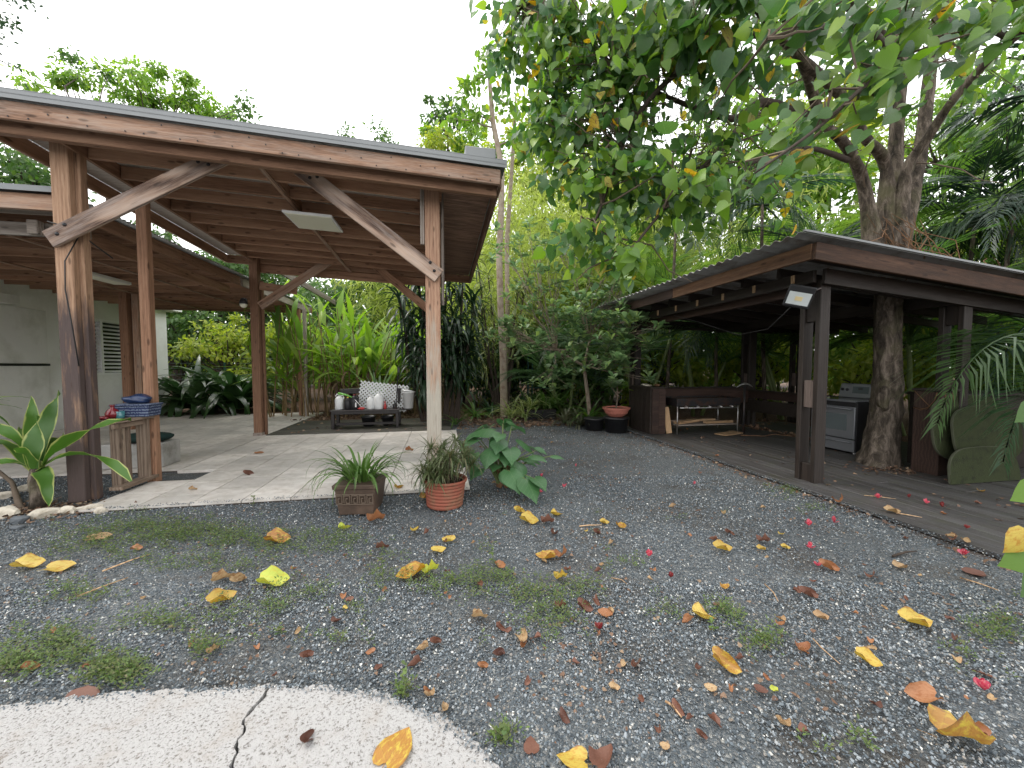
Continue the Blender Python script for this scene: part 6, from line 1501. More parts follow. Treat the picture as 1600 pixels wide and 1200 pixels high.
# bamboo: arching culms with feathery leaves
T_bam = [t_blade([(0, .01, 0), (.4, .085, .4), (1, .004, 1)], .1, .3)]
def bamboo(x, y, n_, H, label, spread=1.2, mat=L_bam, dens=560):
    t = thing('bamboo_clump', (x, y, 0), label, 'bamboo', 'bamboo clumps at the back of the garden'); m = MB(); pp, dd = [], []
    for k in range(n_):
        a = rng.uniform(0, 6.28); h = H * rng.uniform(.65, 1.05); out = rng.uniform(.12, .42) * h
        b_ = Vector((x + math.cos(a) * .4, y + math.sin(a) * .4, 0)); P_ = [b_ + Vector((math.cos(a) * out * (f ** 2.4) + math.cos(a) * spread * f * .3, math.sin(a) * out * (f ** 2.4), h * (f - .14 * f ** 4))) for f in [i / 8 for i in range(9)]]
        m.tube(P_, [.03 * (1 - i / 10) for i in range(9)], 5, False)
        for j in range(dens):
            f = 1 - rng.random() ** 1.2 * .82; i = min(7, int(f * 8)); q = P_[i].lerp(P_[i + 1], f * 8 - i); pp.append(np.array(q) + rng.normal(size=3) * [.6, .6, .42]); dd.append(np.array([math.cos(a) * .4, math.sin(a) * .4, -.9]) + rng.normal(size=3) * .55)
    pp = np.array(pp); ok = pp[:, 2] > .05; leaves(t, T_bam, pp[ok], np.array(dd)[ok], rng.normal(size=(ok.sum(), 3)) + [0, 0, .5], rng.uniform(.22, .42, ok.sum()), mat, 0, rest='crown'); m.build('culms', M_cane, t)
bamboo(4.6, 15.5, 22, 8.8, 'tall yellow green bamboo right of the pale trunk')
bamboo(6.9, 16.6, 22, 10.5, 'tallest yellow green bamboo behind the big tree crown', dens=620)
bamboo(3.0, 17.5, 18, 9.8, 'bamboo rising above the right end of the pergola roof')
bamboo(-1.2, 19.0, 18, 7.2, 'bamboo behind the bench seen under the pergola')
bamboo(9.8, 17.0, 20, 11.0, 'bamboo behind the left limbs of the big tree', dens=620)
bamboo(5.5, 19.5, 24, 11.5, 'far bamboo closing the gap behind the tallest clump')
bamboo(2.2, 15.2, 14, 6.5, 'low bamboo directly behind the pale trunk')
bamboo(13.5, 14.0, 18, 9.5, 'bamboo right of the big tree trunk')
# wall of mixed trees behind everything
def BT(px, py, d_): q = D(px, py, d_); return q.x, q.y, q.z
BG = [(*BT(265, 352, 19), 4.2, 2.4, 50, 170, .9, .22, L_mid, 'green tree filling the gap between the two roofs'), (*BT(400, 385, 22), 3.0, 2.4, 44, 150, .8, .22, L_mid, 'leafy tree showing over the low roof by the rear left post'), (*BT(1150, 170, 17), 2.6, 2.2, 40, 170, .8, .2, L_bright, 'bright tree behind the bare branches left of the big fork'), (*BT(1290, 150, 18), 2.8, 2.4, 44, 170, .8, .2, L_yel, 'yellow green tree behind the left limbs of the big fork'), (*BT(1490, 110, 18), 3.0, 2.4, 40, 160, .8, .2, L_bright, 'bright tree behind the right limb of the big fork'), (*BT(960, 230, 20), 3.0, 3.0, 50, 190, .9, .2, L_yel, 'yellow green tree rising behind the tall bamboo'), (*BT(850, 235, 21), 2.6, 2.6, 50, 190, .8, .2, L_yel, 'yellow green tree right of the thin pale trunk'),(*BT(165, 128, 20), 2.6, 1.7, 26, 110, .7, .22, L_bright, 'feathery bright green crown above the left of the pergola roof'), (*BT(255, 116, 21), 2.7, 1.9, 34, 130, .75, .22, L_bright, 'fullest bright green crown above the middle of the pergola roof'), (*BT(325, 168, 22), 2.0, 1.3, 18, 100, .6, .22, L_bright, 'low bright crown right of the fullest one'), (*BT(20, 215, 15), 2.2, 1.7, 34, 130, .7, .2, L_mid, 'tree seen between the high and the low roof at the left'), (*BT(588, 200, 24), 1.9, 1.0, 14, 70, .5, .2, L_mid, 'small thin crown above the pergola roof far right of the bright ones'), (*BT(720, 178, 22), 2.3, 2.2, 40, 150, .7, .2, L_bright, 'bright leafy crown behind the grey metal box on the roof'), (*BT(690, 215, 20), 1.6, 1.2, 18, 110, .6, .2, L_yel, 'yellow green crown peeping over the right end of the pergola roof'),
      (-8.3, 17.5, 3.6, 1.9, 1.6, 40, 120, .55, .16, L_yel, 'yellow green bush behind the clump of strap leaves'), (-6.0, 18.0, 3.4, 1.8, 1.5, 34, 110, .55, .16, L_yel, 'second yellow green bush left of the rear left pergola post'), (-11, 18.5, 5, 2.2, 2.2, 30, 120, .7, .2, L_mid, 'green bush behind the corner of the house'),
      (-4.2, 19.5, 6.4, 2.4, 2.9, 44, 150, .8, .22, L_mid, 'leafy tree behind the rear left pergola post'), (-2.0, 22, 7.0, 2.6, 3.0, 40, 150, .8, .24, L_mid, 'leafy tree centred behind the bench'), (1.2, 20, 6.6, 2.4, 3.0, 40, 150, .8, .22, L_mid, 'leafy tree left of the drooping dracaena top'), (2.6, 21.5, 9.0, 2.2, 2.4, 34, 130, .8, .22, L_yel, 'pale yellow green tree behind the pale trunk'),
      (.6, 24, 11.4, 2.0, 1.8, 20, 90, .7, .22, L_bright, 'thin crown against the sky left of the pale trunk top'), (-3.0, 15.8, 3.4, 1.6, 1.6, 30, 130, .6, .2, L_bright, 'bright bush behind the ginger stand'), (.8, 15.5, 3.6, 1.7, 1.7, 34, 130, .6, .2, L_mid, 'green bush right of the ginger stand'),
      (3.6, 13.6, 3.8, 1.6, 1.8, 36, 150, .6, .16, L_mid, 'green bush behind the rounded leaf shrub'), (5.6, 14.6, 4.4, 1.8, 2.1, 36, 150, .6, .17, L_yel, 'pale bush behind the grill palms'), (2.0, 14.0, 3.0, 1.4, 1.4, 30, 130, .55, .17, L_dark, 'dark bush behind the striped dracaena'), (8.5, 15.0, 5.0, 2.2, 2.4, 40, 150, .7, .2, L_yel, 'yellow green tree behind the stove'), (12, 15, 6.5, 2.6, 3.1, 46, 150, .8, .22, L_bright, 'bright tree behind the right of the pavilion'), (15.5, 11.5, 6.5, 2.6, 3.1, 46, 150, .8, .22, L_bright, 'bright tree at the right behind the palms'), (17, 7.5, 6.5, 2.6, 3.1, 46, 150, .8, .22, L_yel, 'yellow green tree at the far right behind the palms'), (15, 3.5, 6.0, 2.4, 2.9, 40, 150, .8, .22, L_mid, 'green tree beyond the right edge of the deck'),
      (10.5, 20, 12.5, 3.2, 3.4, 44, 140, 1.0, .28, L_mid, 'tall green tree behind the limbs of the big tree'), (16.5, 15, 11.5, 3.0, 3.4, 44, 140, 1.0, .28, L_bright, 'tall bright tree at the upper right'), (19, 9.5, 11, 3, 3.2, 40, 140, 1.0, .28, L_mid, 'tall green tree at the right edge'),
      (4.9, 12.0, 2.6, 1.0, 1.2, 24, 120, .45, .15, L_mid, 'green bush left behind the cabinet'), (7.4, 12.6, 3.4, 1.7, 1.6, 34, 140, .5, .17, L_yel, 'yellow green bush behind the middle of the grill'), (10.4, 11.2, 3.2, 1.5, 1.5, 30, 130, .5, .17, L_yel, 'yellow green bush behind the railing'), (12.2, 8.8, 3.2, 1.5, 1.5, 30, 130, .5, .17, L_yel, 'yellow green bush behind the trunk and boxed pillar'), (12.4, 5.4, 3.0, 1.5, 1.4, 30, 130, .5, .17, L_bright, 'bright bush behind the black counter'), (10.4, 2.4, 2.8, 1.4, 1.3, 26, 130, .5, .17, L_dark, 'dark bush off the right end of the deck')]
for (x, y, H, r, rz, ncl, per, cr_, s, m_, lb) in BG:
    bgtree('bush' if H < 5.1 else 'tree', x, y, H, r, rz, ncl, per, cr_, s, m_, lb, 'bush' if H < 5.1 else 'tree')
# far tree line that closes the horizon
def treeline():
    P_, Dn = [], []
    for k in range(90):
        a = R(-75 + 165 * k / 89) ; rad = rng.uniform(30, 36); x = rad * math.sin(a); y = rad * math.cos(a); H = rng.uniform(5, 8.5) + (3 if x > 5 else 0)
        p_, d_ = blob(260, (x, y, H * .5), (2.2, 1.6, H * .5), .4); P_.append(p_); Dn.append(d_)
    P_ = np.concatenate(P_); Dn = np.concatenate(Dn); ok = P_[:, 2] > 0
    merged('treeline', T_oval, P_[ok], frames(Dn[ok] + rng.normal(size=(ok.sum(), 3)) * .5, Dn[ok] * .5 + [0, -.3, .8]), rng.uniform(.5, 1.0, ok.sum()), L_mid, None)
treeline()
# leaves of a tree hanging in at the top left corner
tl = thing('overhanging_tree', (-9.5, 5.2, 0), 'branches of a tree poking in at the top left corner of the sky', 'tree')
pp, dd, nn, ss = [], [], [], []; br = MB()
for (a_, b_, k) in (((-120, -40), (15, 35), 60), ((-60, -40), (50, 2), 30), ((-120, 60), (8, 60), 16), ((-80, 100), (12, 130), 7), ((-60, 60), (30, 112), 5)):
    A_, B_ = D(*a_, 9), D(*b_, 9); br.tube(branch_pts(A_, B_, 4, .15), [.03, .025, .02, .012, .006], 5, False)
    for j in range(k * 3): pp.append(np.array(A_.lerp(B_, rng.uniform(.6, 1.05))) + rng.normal(size=3) * .10); dd.append(rng.normal(size=3) + [0, 0, -.4]); nn.append(rng.normal(size=3)); ss.append(rng.uniform(.07, .13))
br.tube([(-12, 6, 0), (-12.1, 6, 5), D(-120, 20, 9), D(-120, -40, 9)], [.2, .15, .06, .04], 8, False)
leaves(tl, T_oval, pp, dd, nn, np.array(ss), L_dark, 0, rest='crown'); br.build('trunk', M_twigd, tl)
tl = thing('wispy_tree', (-12, 17, 0), 'lone wispy spray of leaves high in the sky at the upper left', 'tree')
pp, dd, nn, ss = [], [], [], []; br = MB(); A0 = Vector((-13.5, 17.5, 9.0))
for (c_, w, h_, k) in (((110, 92), 18, 12, 90), ((170, 118), 12, 8, 40), ((690, 165), 35, 22, 0), ((385, 165), 14, 14, 60), ((372, 180), 20, 14, 60)):
    if k == 0: continue
    C_ = D(*c_, 19); br.tube(branch_pts(A0, C_, 5, .15), [.06, .05, .04, .03, .02, .01], 5, False)
    for j in range(k * 2): pp.append(np.array(C_) + RGT * rng.normal() * w / 31 * .5 + np.array([0, 0, rng.normal() * h_ / 31 * .5]) + FWD * rng.normal() * .3); dd.append(rng.normal(size=3) + [0, 0, -.3]); nn.append(rng.normal(size=3)); ss.append(rng.uniform(.14, .24))
br.tube([(-13.5, 17.5, 0), (-13.4, 17.5, 5), A0], [.16, .13, .06], 7, False)
leaves(tl, T_oval, pp, dd, nn, np.array(ss), L_mid, 0, rest='crown'); br.build('trunk', M_twigd, tl)
tl = thing('wispy_tree', (1.5, 20, 0), 'hazy sparse crown against the sky left of the pale trunk', 'tree')
p_, d_, cc = clumps(16, 60, tuple(D(700, 170, 20)), (1.6, 1, .8), .35); leaves(tl, T_oval, p_, d_ + [0, 0, -.3], rng.normal(size=(len(p_), 3)), rng.uniform(.14, .24, len(p_)), L_mid, 0, rest='crown')
m = MB(); C_ = D(700, 215, 20); b_ = Vector((C_.x, C_.y, 0)); m.tube([b_, b_.lerp(C_, .5), C_], [.12, .1, .05], 6, False)
for q in cc: m.tube([C_, q], [.03, .01], 4, False)
m.build('trunk', M_twigd, tl)

# fence at the back
fn = thing('wire_fence', (-5, 16, 0), 'dark green wire fence running behind the planting', 'fence')
for i in range(14): beam('post', (-10 + i * 2, 16.2, 0), (-10 + i * 2, 16.2, 1.8), .05, .05, M_wire, fn, 0)
m = MB()
for k in range(9): m.tube([(-10, 16.15, .2 + k * .2), (16, 16.15, .2 + k * .2)], .004, 4, False)
for k in range(130): m.tube([(-10 + k * .2, 16.16, .1), (-10 + k * .2, 16.16, 1.8)], .003, 3, False)
m.build('mesh', M_wire, fn)['kind'] = 'stuff'
gf = thing('green_metal_frame', (3.0, 13.0, 0), 'dark green metal frame standing behind the strappy planter', 'frame')
for x in (2.95, 3.1): beam('post', (x, 12.9, 0), (x, 12.9, 2.05), .05, .05, M_wire, gf, 0)
beam('crosspiece', (2.9, 12.85, .75), (4.6, 12.85, .75), .04, .04, M_wire, gf, 0); beam('post', (4.55, 12.9, 0), (4.55, 12.9, 1.3), .05, .05, M_wire, gf, 0)

# ================================================================== FALLEN LEAVES, one by one
def crumple(T, seed, amt, cup, twist=0.0):
    V, F, LC = T; V = V.copy(); rr = random.Random(seed); ph = [rr.uniform(0, 6.28) for _ in range(5)]
    for i in range(len(V)):
        x, y, z = V[i]
        z = cup * (y * y) * 1.6 + cup * .5 * (x - .4) ** 2 + amt * (math.sin(x * 7 + ph[0]) * .5 + math.sin(y * 9 + ph[1] + x * 4) * .5) * (abs(y) * 1.2 + .2)
        y2 = y * (1 - .35 * cup * abs(y)); V[i] = (x, y2 * math.cos(twist * x) - z * math.sin(twist * x), y2 * math.sin(twist * x) + z * math.cos(twist * x))
    V[:, 2] -= V[:, 2].min(); return V, F, LC
def fine(T, seed):
    """finer heart with a ragged edge"""
    rr = random.Random(seed); st = []
    xs_ = [0, .04, .1, .2, .32, .45, .58, .7, .8, .9, 1.0]; ws = [.12, .27, .38, .46, .48, .46, .41, .33, .25, .14, .01]; ex = [-.12, -.13, -.06, .08, .24, .40, .54, .67, .78, .89, 1.0]
    V, F, LC = [], [], []; cols = (-1, -.55, 0, .55, 1)
    for a, w, e in zip(xs_, ws, ex):
        w *= rr.uniform(.93, 1.06)
        for c in cols:
            V.append((a + (e - a) * abs(c) ** 1.5, c * w, 0)); LC.append((a, c * min(1, w / .4), 0))
    for q in range(len(xs_) - 1):
        for c in range(4): b_ = q * 5 + c; F.append((b_, b_ + 5, b_ + 6, b_ + 1))
    return np.array(V, float), F, np.array(LC, float)
FV = []
for k in range(8):
    V, F, LC = crumple(fine(None, k), k, (.05, .10, .2, .2, .25, .09, .3, .15)[k], (.08, .3, 1.0, .8, 1.5, .25, 1.2, 1.8)[k], (0, .4, .9, -.8, 1.3, .3, -1.2, 1.5)[k])
    # petiole
    b_ = len(V); V = np.concatenate([V, np.array([(-.02, .008, .0), (-.02, -.008, .0), (-.38, .006, .05), (-.38, -.006, .05), (-.2, 0, .035)])]); F = F + [(b_, b_ + 1, b_ + 3, b_ + 2)]; LC = np.concatenate([LC, np.tile([[0, 0, 0]], (5, 1))]); FV.append((V, F, LC))
FMAT = {'y': F_yellow, 'm': F_mottled, 'o': F_orange, 'b': F_brown, 't': F_tan, 'g': F_green}
CATN = {'y': 'yellow', 'm': 'mottled', 'o': 'orange', 'b': 'brown', 't': 'tan', 'g': 'lime'}
def deckz(x, y):
    if x > 4.22 and y > 1.2: return .055
    if -3.66 < x < .34 and 4.6 < y < 8.9: return .03
    if inside(np.array([x]), np.array([y]), SLABXY)[0]: return .031
    return .006
def fleaf(px, py, wpx, kind, var, rot, label, group=None, tilt=0.0):
    p = G(px, py); z = deckz(p.x, p.y); p = G(px, py, z); d_ = p.x * math.sin(YAW) + p.y * math.cos(YAW); s = wpx / FPX * d_ * .8
    me = tmesh(FV[var], FMAT[kind], 'fallen_leaf')
    o = put('fallen_leaf', me, None, Matrix.Translation((p.x, p.y, z)) @ Matrix.Rotation(R(rot), 4, 'Z') @ Matrix.Rotation(R(tilt), 4, 'X') @ Matrix.Scale(s, 4) @ Matrix.Translation((-.45, 0, 0)))
    tag(o, label, 'leaf', group)
S = 'fallen leaves scattered on the ground'
FL = [(620, 1166, 78, 'm', 0, 60, 'large flat yellow brown leaf lying on the pale concrete slab', 0), (478, 1153, 32, 'b', 4, 80, 'small dark brown curled leaf right of the crack in the slab', 25), (893, 1190, 56, 'y', 1, 160, 'pale yellow leaf at the bottom edge beside a dark red brown one', 0), (945, 1188, 58, 'b', 3, 30, 'dark red brown leaf touching the pale yellow one at the bottom edge', 0),
      (1510, 1165, 92, 'm', 6, -35, 'long curled orange and yellow leaf at the bottom right', 0), (1437, 1088, 52, 'o', 3, 150, 'orange leaf with a yellow rim above the long curled one', 0), (1358, 1033, 38, 'y', 2, -60, 'folded yellow leaf with a stalk on the right gravel', 0), (1432, 973, 46, 'y', 2, -10, 'bright yellow leaf lying alone on the bare gravel at right', 0), (1258, 1013, 34, 'o', 3, 20, 'cupped orange brown leaf left of the folded yellow one', 0), (1136, 1040, 46, 'm', 4, -35, 'twisted yellow and brown leaf lower right of centre', 0), (1100, 966, 42, 'y', 3, -50, 'bright yellow leaf with curled tip beside a small green weed', 0),
      (640, 900, 52, 'm', 3, 200, 'large dark brown and yellow leaf near the weeds in the middle', 15), (675, 895, 36, 'g', 6, 30, 'lime yellow curled leaf touching the large dark one', 0), (430, 910, 52, 'g', 2, 5, 'lime green leaf with a brown tip on the left gravel', 0), (348, 937, 42, 'y', 2, 50, 'folded bright yellow leaf pointing down left', 0), (350, 908, 34, 't', 6, 20, 'ragged tan leaf left of the lime green one', 0), (372, 908, 30, 't', 4, 100, 'ragged tan leaf touching the other ragged one', 0), (48, 884, 42, 'y', 2, 20, 'yellow leaf beside a brown scrap at the far left', 0), (95, 888, 44, 'y', 1, 10, 'yellow leaf right of the one at the far left', 0), (155, 840, 36, 't', 5, 20, 'pale orange brown leaf on the weedy patch', 0), (436, 845, 42, 'm', 2, 5, 'orange yellow leaf on the weeds in front of the terrace', 0), (128, 1090, 52, 'b', 5, 10, 'smooth brown oval leaf at the edge of the concrete slab', 0),
      (852, 872, 36, 'm', 3, 150, 'round orange leaf near the middle of the gravel', 15), (880, 870, 32, 'o', 6, 30, 'crumpled pale brown leaf touching the round orange one', 0), (878, 905, 28, 'y', 6, 10, 'crumpled yellow leaf below the round orange one', 0), (780, 884, 26, 'o', 3, 80, 'orange brown leaf beside a tall thin weed', 20), (650, 828, 20, 'y', 3, 60, 'small yellow leaf in front of the terracotta pot', 0), (700, 845, 24, 'y', 3, 140, 'yellow leaf right of the small one by the pot', 0), (686, 860, 26, 'y', 1, 10, 'flat pale yellow leaf below the other two by the pot', 0), (828, 815, 34, 'y', 2, -25, 'long yellow leaf in front of the elephant ear plant', 0), (812, 800, 18, 'y', 7, 20, 'cupped yellow leaf above the long yellow one', 0), (870, 805, 22, 'y', 3, -30, 'yellow orange leaf right of the long yellow one', 0), (857, 818, 26, 'b', 6, 0, 'dark brown leaf between two yellow leaves', 0), (862, 833, 20, 'b', 4, 80, 'small upright brown leaf below the dark brown one', 20),
      (945, 817, 16, 'y', 2, -10, 'small yellow leaf on the gravel in the middle distance', 0), (970, 823, 24, 'm', 3, 60, 'curled amber leaf in the middle distance', 15), (932, 832, 16, 'b', 4, 40, 'brown scrap beside the curled amber leaf', 15), (917, 830, 10, 'y', 3, 40, 'tiny bright yellow leaf left of the brown scrap', 0), (590, 815, 34, 'o', 6, 30, 'crumpled orange leaf beside the square planter', 0), (560, 800, 20, 'b', 4, 30, 'brown leaf at the foot of the square planter', 0), (540, 826, 24, 'g', 3, 10, 'yellow green leaf in the weeds left of the square planter', 0), (625, 762, 18, 'm', 3, 30, 'orange leaf on the tiles left of the terracotta pot', 0), (388, 741, 16, 'b', 4, 60, 'small dark red leaf standing on the tiles', 20), (405, 708, 16, 'o', 5, 10, 'small brown leaf farther back on the tiles', 0), (302, 766, 12, 't', 6, 0, 'tiny pale leaf at the left of the tiles', 0), (640, 705, 14, 'o', 6, 0, 'small orange leaf on the tiles behind the pots', 0), (665, 778, 22, 'm', 2, 60, 'leaf leaning on the left of the terracotta pot', 0),
      (817, 998, 34, 't', 6, 70, 'pale brown ragged leaf in the centre of the gravel', 0), (780, 1022, 24, 'b', 4, 60, 'crumpled red brown leaf below the ragged one', 0), (750, 967, 28, 't', 6, -20, 'tan crumpled leaf left of the ragged one', 0), (668, 1080, 14, 'o', 7, 0, 'small round brown leaf near the slab', 0), (830, 1165, 34, 'b', 5, 80, 'flat dull brown leaf at the bottom right of the slab', 0), (948, 958, 28, 'o', 5, 10, 'flat pink brown leaf above the dark red flower', 0), (915, 950, 28, 'b', 4, -20, 'dark curled leaf left of the flat pink brown one', 0), (878, 950, 24, 'b', 6, 10, 'red brown ragged leaf in the middle gravel', 0), (1130, 858, 30, 'y', 2, -5, 'yellow leaf left of the pink flowers', 0), (1190, 858, 16, 'y', 2, 10, 'small pale yellow leaf near the pink flowers', 0), (1228, 856, 14, 'y', 2, -20, 'tiny yellow leaf left of the deck corner', 0), (1222, 835, 12, 'y', 3, 0, 'tiny bright yellow leaf above the other tiny one', 0), (1134, 918, 22, 'm', 3, 20, 'brown and yellow leaf in the right middle gravel', 10), (1405, 886, 24, 't', 2, 20, 'ochre leaf right of a brown stick', 0), (1264, 930, 28, 'b', 4, 0, 'dark maroon curled leaf on the right gravel', 0), (1245, 925, 18, 'b', 6, 60, 'small brown leaf touching the maroon one', 0), (1362, 903, 26, 'b', 6, 10, 'crumpled brown leaf near the deck edge', 0), (1296, 888, 28, 'o', 4, -10, 'orange brown leaf right of a pink flower', 0), (1195, 848, 26, 'b', 6, -10, 'dark brown leaf among the pink flowers', 0), (1525, 896, 34, 'b', 5, 0, 'wide brown leaf near the right edge shrub', 0), (1490, 845, 22, 'b', 6, 10, 'brown leaf at the edge of the deck', 0), (1312, 786, 26, 'o', 6, 20, 'reddish crumpled leaf at the corner of the deck', 0), (1395, 800, 22, 't', 2, -15, 'pale yellow leaf lying on the deck', 0), (1535, 768, 14, 'm', 3, 0, 'small amber leaf in front of the mossy boards', 0), (1530, 1052, 30, 'b', 5, 120, 'wide mauve brown leaf above the crimson flower', 20), (1112, 1075, 22, 't', 5, 0, 'pinkish flat leaf in the lower right gravel', 0), (1190, 1078, 22, 'b', 5, -30, 'dull brown flat leaf right of the pinkish one', 0), (1210, 1078, 16, 'g', 2, 20, 'small green folded leaf with a thin stalk', 0), (1030, 1142, 20, 'b', 6, 40, 'brown crumpled leaf at the lower middle', 0), (1040, 1166, 18, 't', 5, 0, 'small tan leaf near the bottom edge', 0), (1284, 965, 24, 't', 2, -5, 'narrow pale tan leaf below the maroon one', 0), (1060, 1110, 26, 'b', 4, -50, 'long dark brown sliver of leaf at the lower middle', 0),
      (598, 858, 22, 'b', 6, 0, 'dark brown leaf scrap on the left of the middle weeds', 0), (215, 858, 18, 'o', 2, 10, 'small orange leaf right of the weedy patch', 0), (600, 744, 10, 'b', 6, 0, 'small dark scrap on the tiles by the pot', 0), (50, 1043, 24, 'o', 4, 30, 'small orange brown leaf at the lower left', 0), (84, 987, 14, 'o', 2, 0, 'tiny orange leaf at the left', 0), (335, 1018, 22, 't', 6, 50, 'pale brown leaf by a weed tuft at the left', 0), (480, 1025, 22, 'b', 4, 60, 'small grey brown leaf above the slab crack', 0), (540, 950, 10, 'y', 2, 0, 'tiny yellow scrap near a small weed', 0)]
for (px, py, w, k, v_, r_, lb, ti) in FL: fleaf(px, py, w, k, v_, r_, lb, S, ti)
# many small scraps, individually, alike
rs = random.Random(11)
for i in range(150):
    if i < 110:
        px = rs.uniform(560, 1560); py = 670 + (rs.random() ** 1.3) * 500
    else: px = rs.uniform(10, 1500); py = rs.uniform(820, 1150)
    p = G(px, py)
    if (-3.7 < p.x < .4 and p.y > 4.55) or p.x > 6 or p.y > 10.5 or inside(np.array([p.x]), np.array([p.y]), SLABXY)[0]: continue
    k = rs.choice('bbbooтt'.replace('т', 't')); d_ = p.x * math.sin(YAW) + p.y * math.cos(YAW); w = rs.uniform(.022, .06) / d_ * FPX
    me = tmesh(FV[rs.choice([2, 4, 6, 7, 3])], FMAT[k], 'leaf_scrap'); z = deckz(p.x, p.y); s = w / FPX * d_
    o = put('leaf_scrap', me, None, Matrix.Translation((p.x, p.y, z)) @ Matrix.Rotation(rs.uniform(0, 6.28), 4, 'Z') @ Matrix.Scale(s, 4)); tag(o, 'small dry brown or tan scrap of leaf on the gravel or deck', 'leaf', 'small leaf scraps')
# flowers
def flower(px, py, wpx, mat, label, seed):
    p = G(px, py); z = deckz(p.x, p.y); p = G(px, py, z); d_ = p.x * math.sin(YAW) + p.y * math.cos(YAW); s = wpx / FPX * d_ * .42
    t = thing('fallen_flower', (p.x, p.y, z), label, 'flower', 'fallen hibiscus flowers'); rr = random.Random(seed)
    T = [t_blade([(0, .06, 0), (.35, .30, .35), (.7, .42, .68), (.92, .28, .9), (1.02, .04, 1)], .5, -.5, .6), t_blade([(0, .06, 0), (.35, .26, .35), (.7, .36, .68), (.95, .2, .9), (1.0, .04, 1)], .8, -.9, .2)]
    for k in range(5):
        a = k * 1.2566 + rr.uniform(-.3, .3); e = R(rr.uniform(5, 55)); h = np.array([math.cos(a), math.sin(a), 0])
        leaves(t, T, [np.array([p.x, p.y, z + s * .1])], [h * math.cos(e) + [0, 0, math.sin(e)]], [-h * math.sin(e) + [0, 0, math.cos(e)]], s * rr.uniform(.8, 1.1), mat, 1, 'petal', minpx=0.1)
for i, (px, py, w, m_, lb) in enumerate(((1264, 822, 20, F_pink, 'pink ruffled flower in the gravel left of the deck corner'), (1303, 817, 18, F_pink, 'magenta flower right of the pink ruffled one'), (1372, 779, 16, F_pink, 'pink flower on the deck near the post'), (1420, 778, 12, F_darkred, 'dark red flower on the deck left of the two others'), (1447, 787, 14, F_pink, 'pale pink flower in the middle of the deck'), (1472, 793, 15, F_darkred, 'dark crimson flower right of the pale pink one'), (1505, 868, 22, F_pink, 'deep pink flower near the deck edge at the right'), (1510, 826, 14, F_darkred, 'dim dark red flower on the deck at the right'), (1538, 1080, 42, F_pink, 'large crimson flower at the lower right'), (1278, 885, 18, F_pink, 'pink flower touching an orange brown leaf'), (1265, 857, 18, F_pink, 'faded pink flower below the ruffled one'), (1014, 870, 20, F_pink, 'red and white flower in the middle of the gravel'), (1048, 903, 18, F_darkred, 'dark red wilted flower right of the red and white one'), (937, 984, 24, F_darkred, 'round dark red flower in the centre foreground'), (845, 770, 12, F_pink, 'small pink flower below the elephant ear leaves'), (881, 762, 13, F_pink, 'pink flower beside a small yellow leaf'), (846, 745, 11, F_pink, 'small pink flower nearest the elephant ear plant'), (1085, 757, 9, F_pink, 'tiny pink flower far along the gravel'), (900, 729, 8, F_pink, 'tiniest pink flower far back on the gravel path'))):
    flower(px, py, w, m_, lb, i)
# sticks
for i, (a_, b_, r_, lb) in enumerate((((160, 895), (235, 868), .006, 'long pale straw on the weeds at the left'), ((120, 935), (200, 905), .006, 'pale straw left of the long one'), ((1270, 1000), (1312, 1040), .003, 'thin curved stalk on the right gravel'), ((1195, 915), (1216, 942), .004, 'short pale twig above the small weed'), ((1395, 872), (1432, 864), .010, 'dark thick stick near the deck edge'), ((905, 824), (940, 822), .006, 'pale stick in the middle distance'), ((1400, 811), (1440, 818), .005, 'pale stick at the edge of the deck'), ((955, 905), (980, 915), .004, 'short pale straw below the round orange leaf'), ((1040, 1100), (1065, 1125), .006, 'brown stick at the lower middle'), ((1350, 782), (1400, 788), .004, 'thin straw on the deck by the pink flower'), ((1500, 905), (1560, 925), .005, 'thin brown twig near the right edge'))):
    A_, B_ = G(*a_), G(*b_); za = deckz(A_.x, A_.y) + r_; A_.z = za; B_.z = deckz(B_.x, B_.y) + r_; M_ = (A_ + B_) / 2 + Vector((random.uniform(-.02, .02), random.uniform(-.02, .02), .006))
    mb = MB(); mb.tube([A_, M_, B_], [r_, r_ * .9, r_ * .5], 6); tag(mb.build('stick', M_scrap if i != 4 else M_twigd, None, smooth=True), lb, 'stick', 'sticks on the ground')

# ================================================================== WEEDS and LITTER (nobody could count them)
pp, dd, ss = [], [], []
PATCH = [(230, 825, 130, 22, 1500), (150, 850, 90, 22, 700), (330, 840, 120, 22, 1200), (440, 850, 80, 26, 600), (530, 845, 40, 20, 350), (300, 880, 120, 18, 450), (120, 930, 60, 20, 260), (90, 1010, 70, 35, 600), (30, 1040, 50, 25, 400), (185, 1050, 50, 26, 650), (250, 975, 60, 20, 260), (320, 1015, 22, 14, 160), (400, 955, 90, 22, 260), (480, 925, 50, 16, 160), (760, 905, 60, 18, 420), (820, 930, 60, 25, 420), (870, 965, 50, 20, 260), (610, 900, 40, 30, 200), (700, 915, 60, 20, 260), (900, 920, 45, 22, 220), (980, 880, 45, 15, 100), (1140, 965, 28, 16, 140), (1190, 1000, 26, 22, 170), (1125, 950, 25, 12, 90), (1235, 770, 26, 10, 160), (1270, 795, 30, 10, 90), (1210, 765, 20, 8, 60), (780, 1150, 18, 14, 70), (630, 1080, 14, 14, 60), (1040, 960, 30, 16, 70), (560, 955, 18, 10, 50), (1545, 985, 40, 22, 160), (1550, 1000, 60, 60, 180), (760, 850, 14, 20, 40), (600, 870, 60, 14, 80), (1340, 1165, 60, 16, 50), (860, 1000, 80, 30, 60), (440, 990, 120, 30, 60), (530, 1000, 14, 8, 30), (1000, 820, 150, 25, 50)]
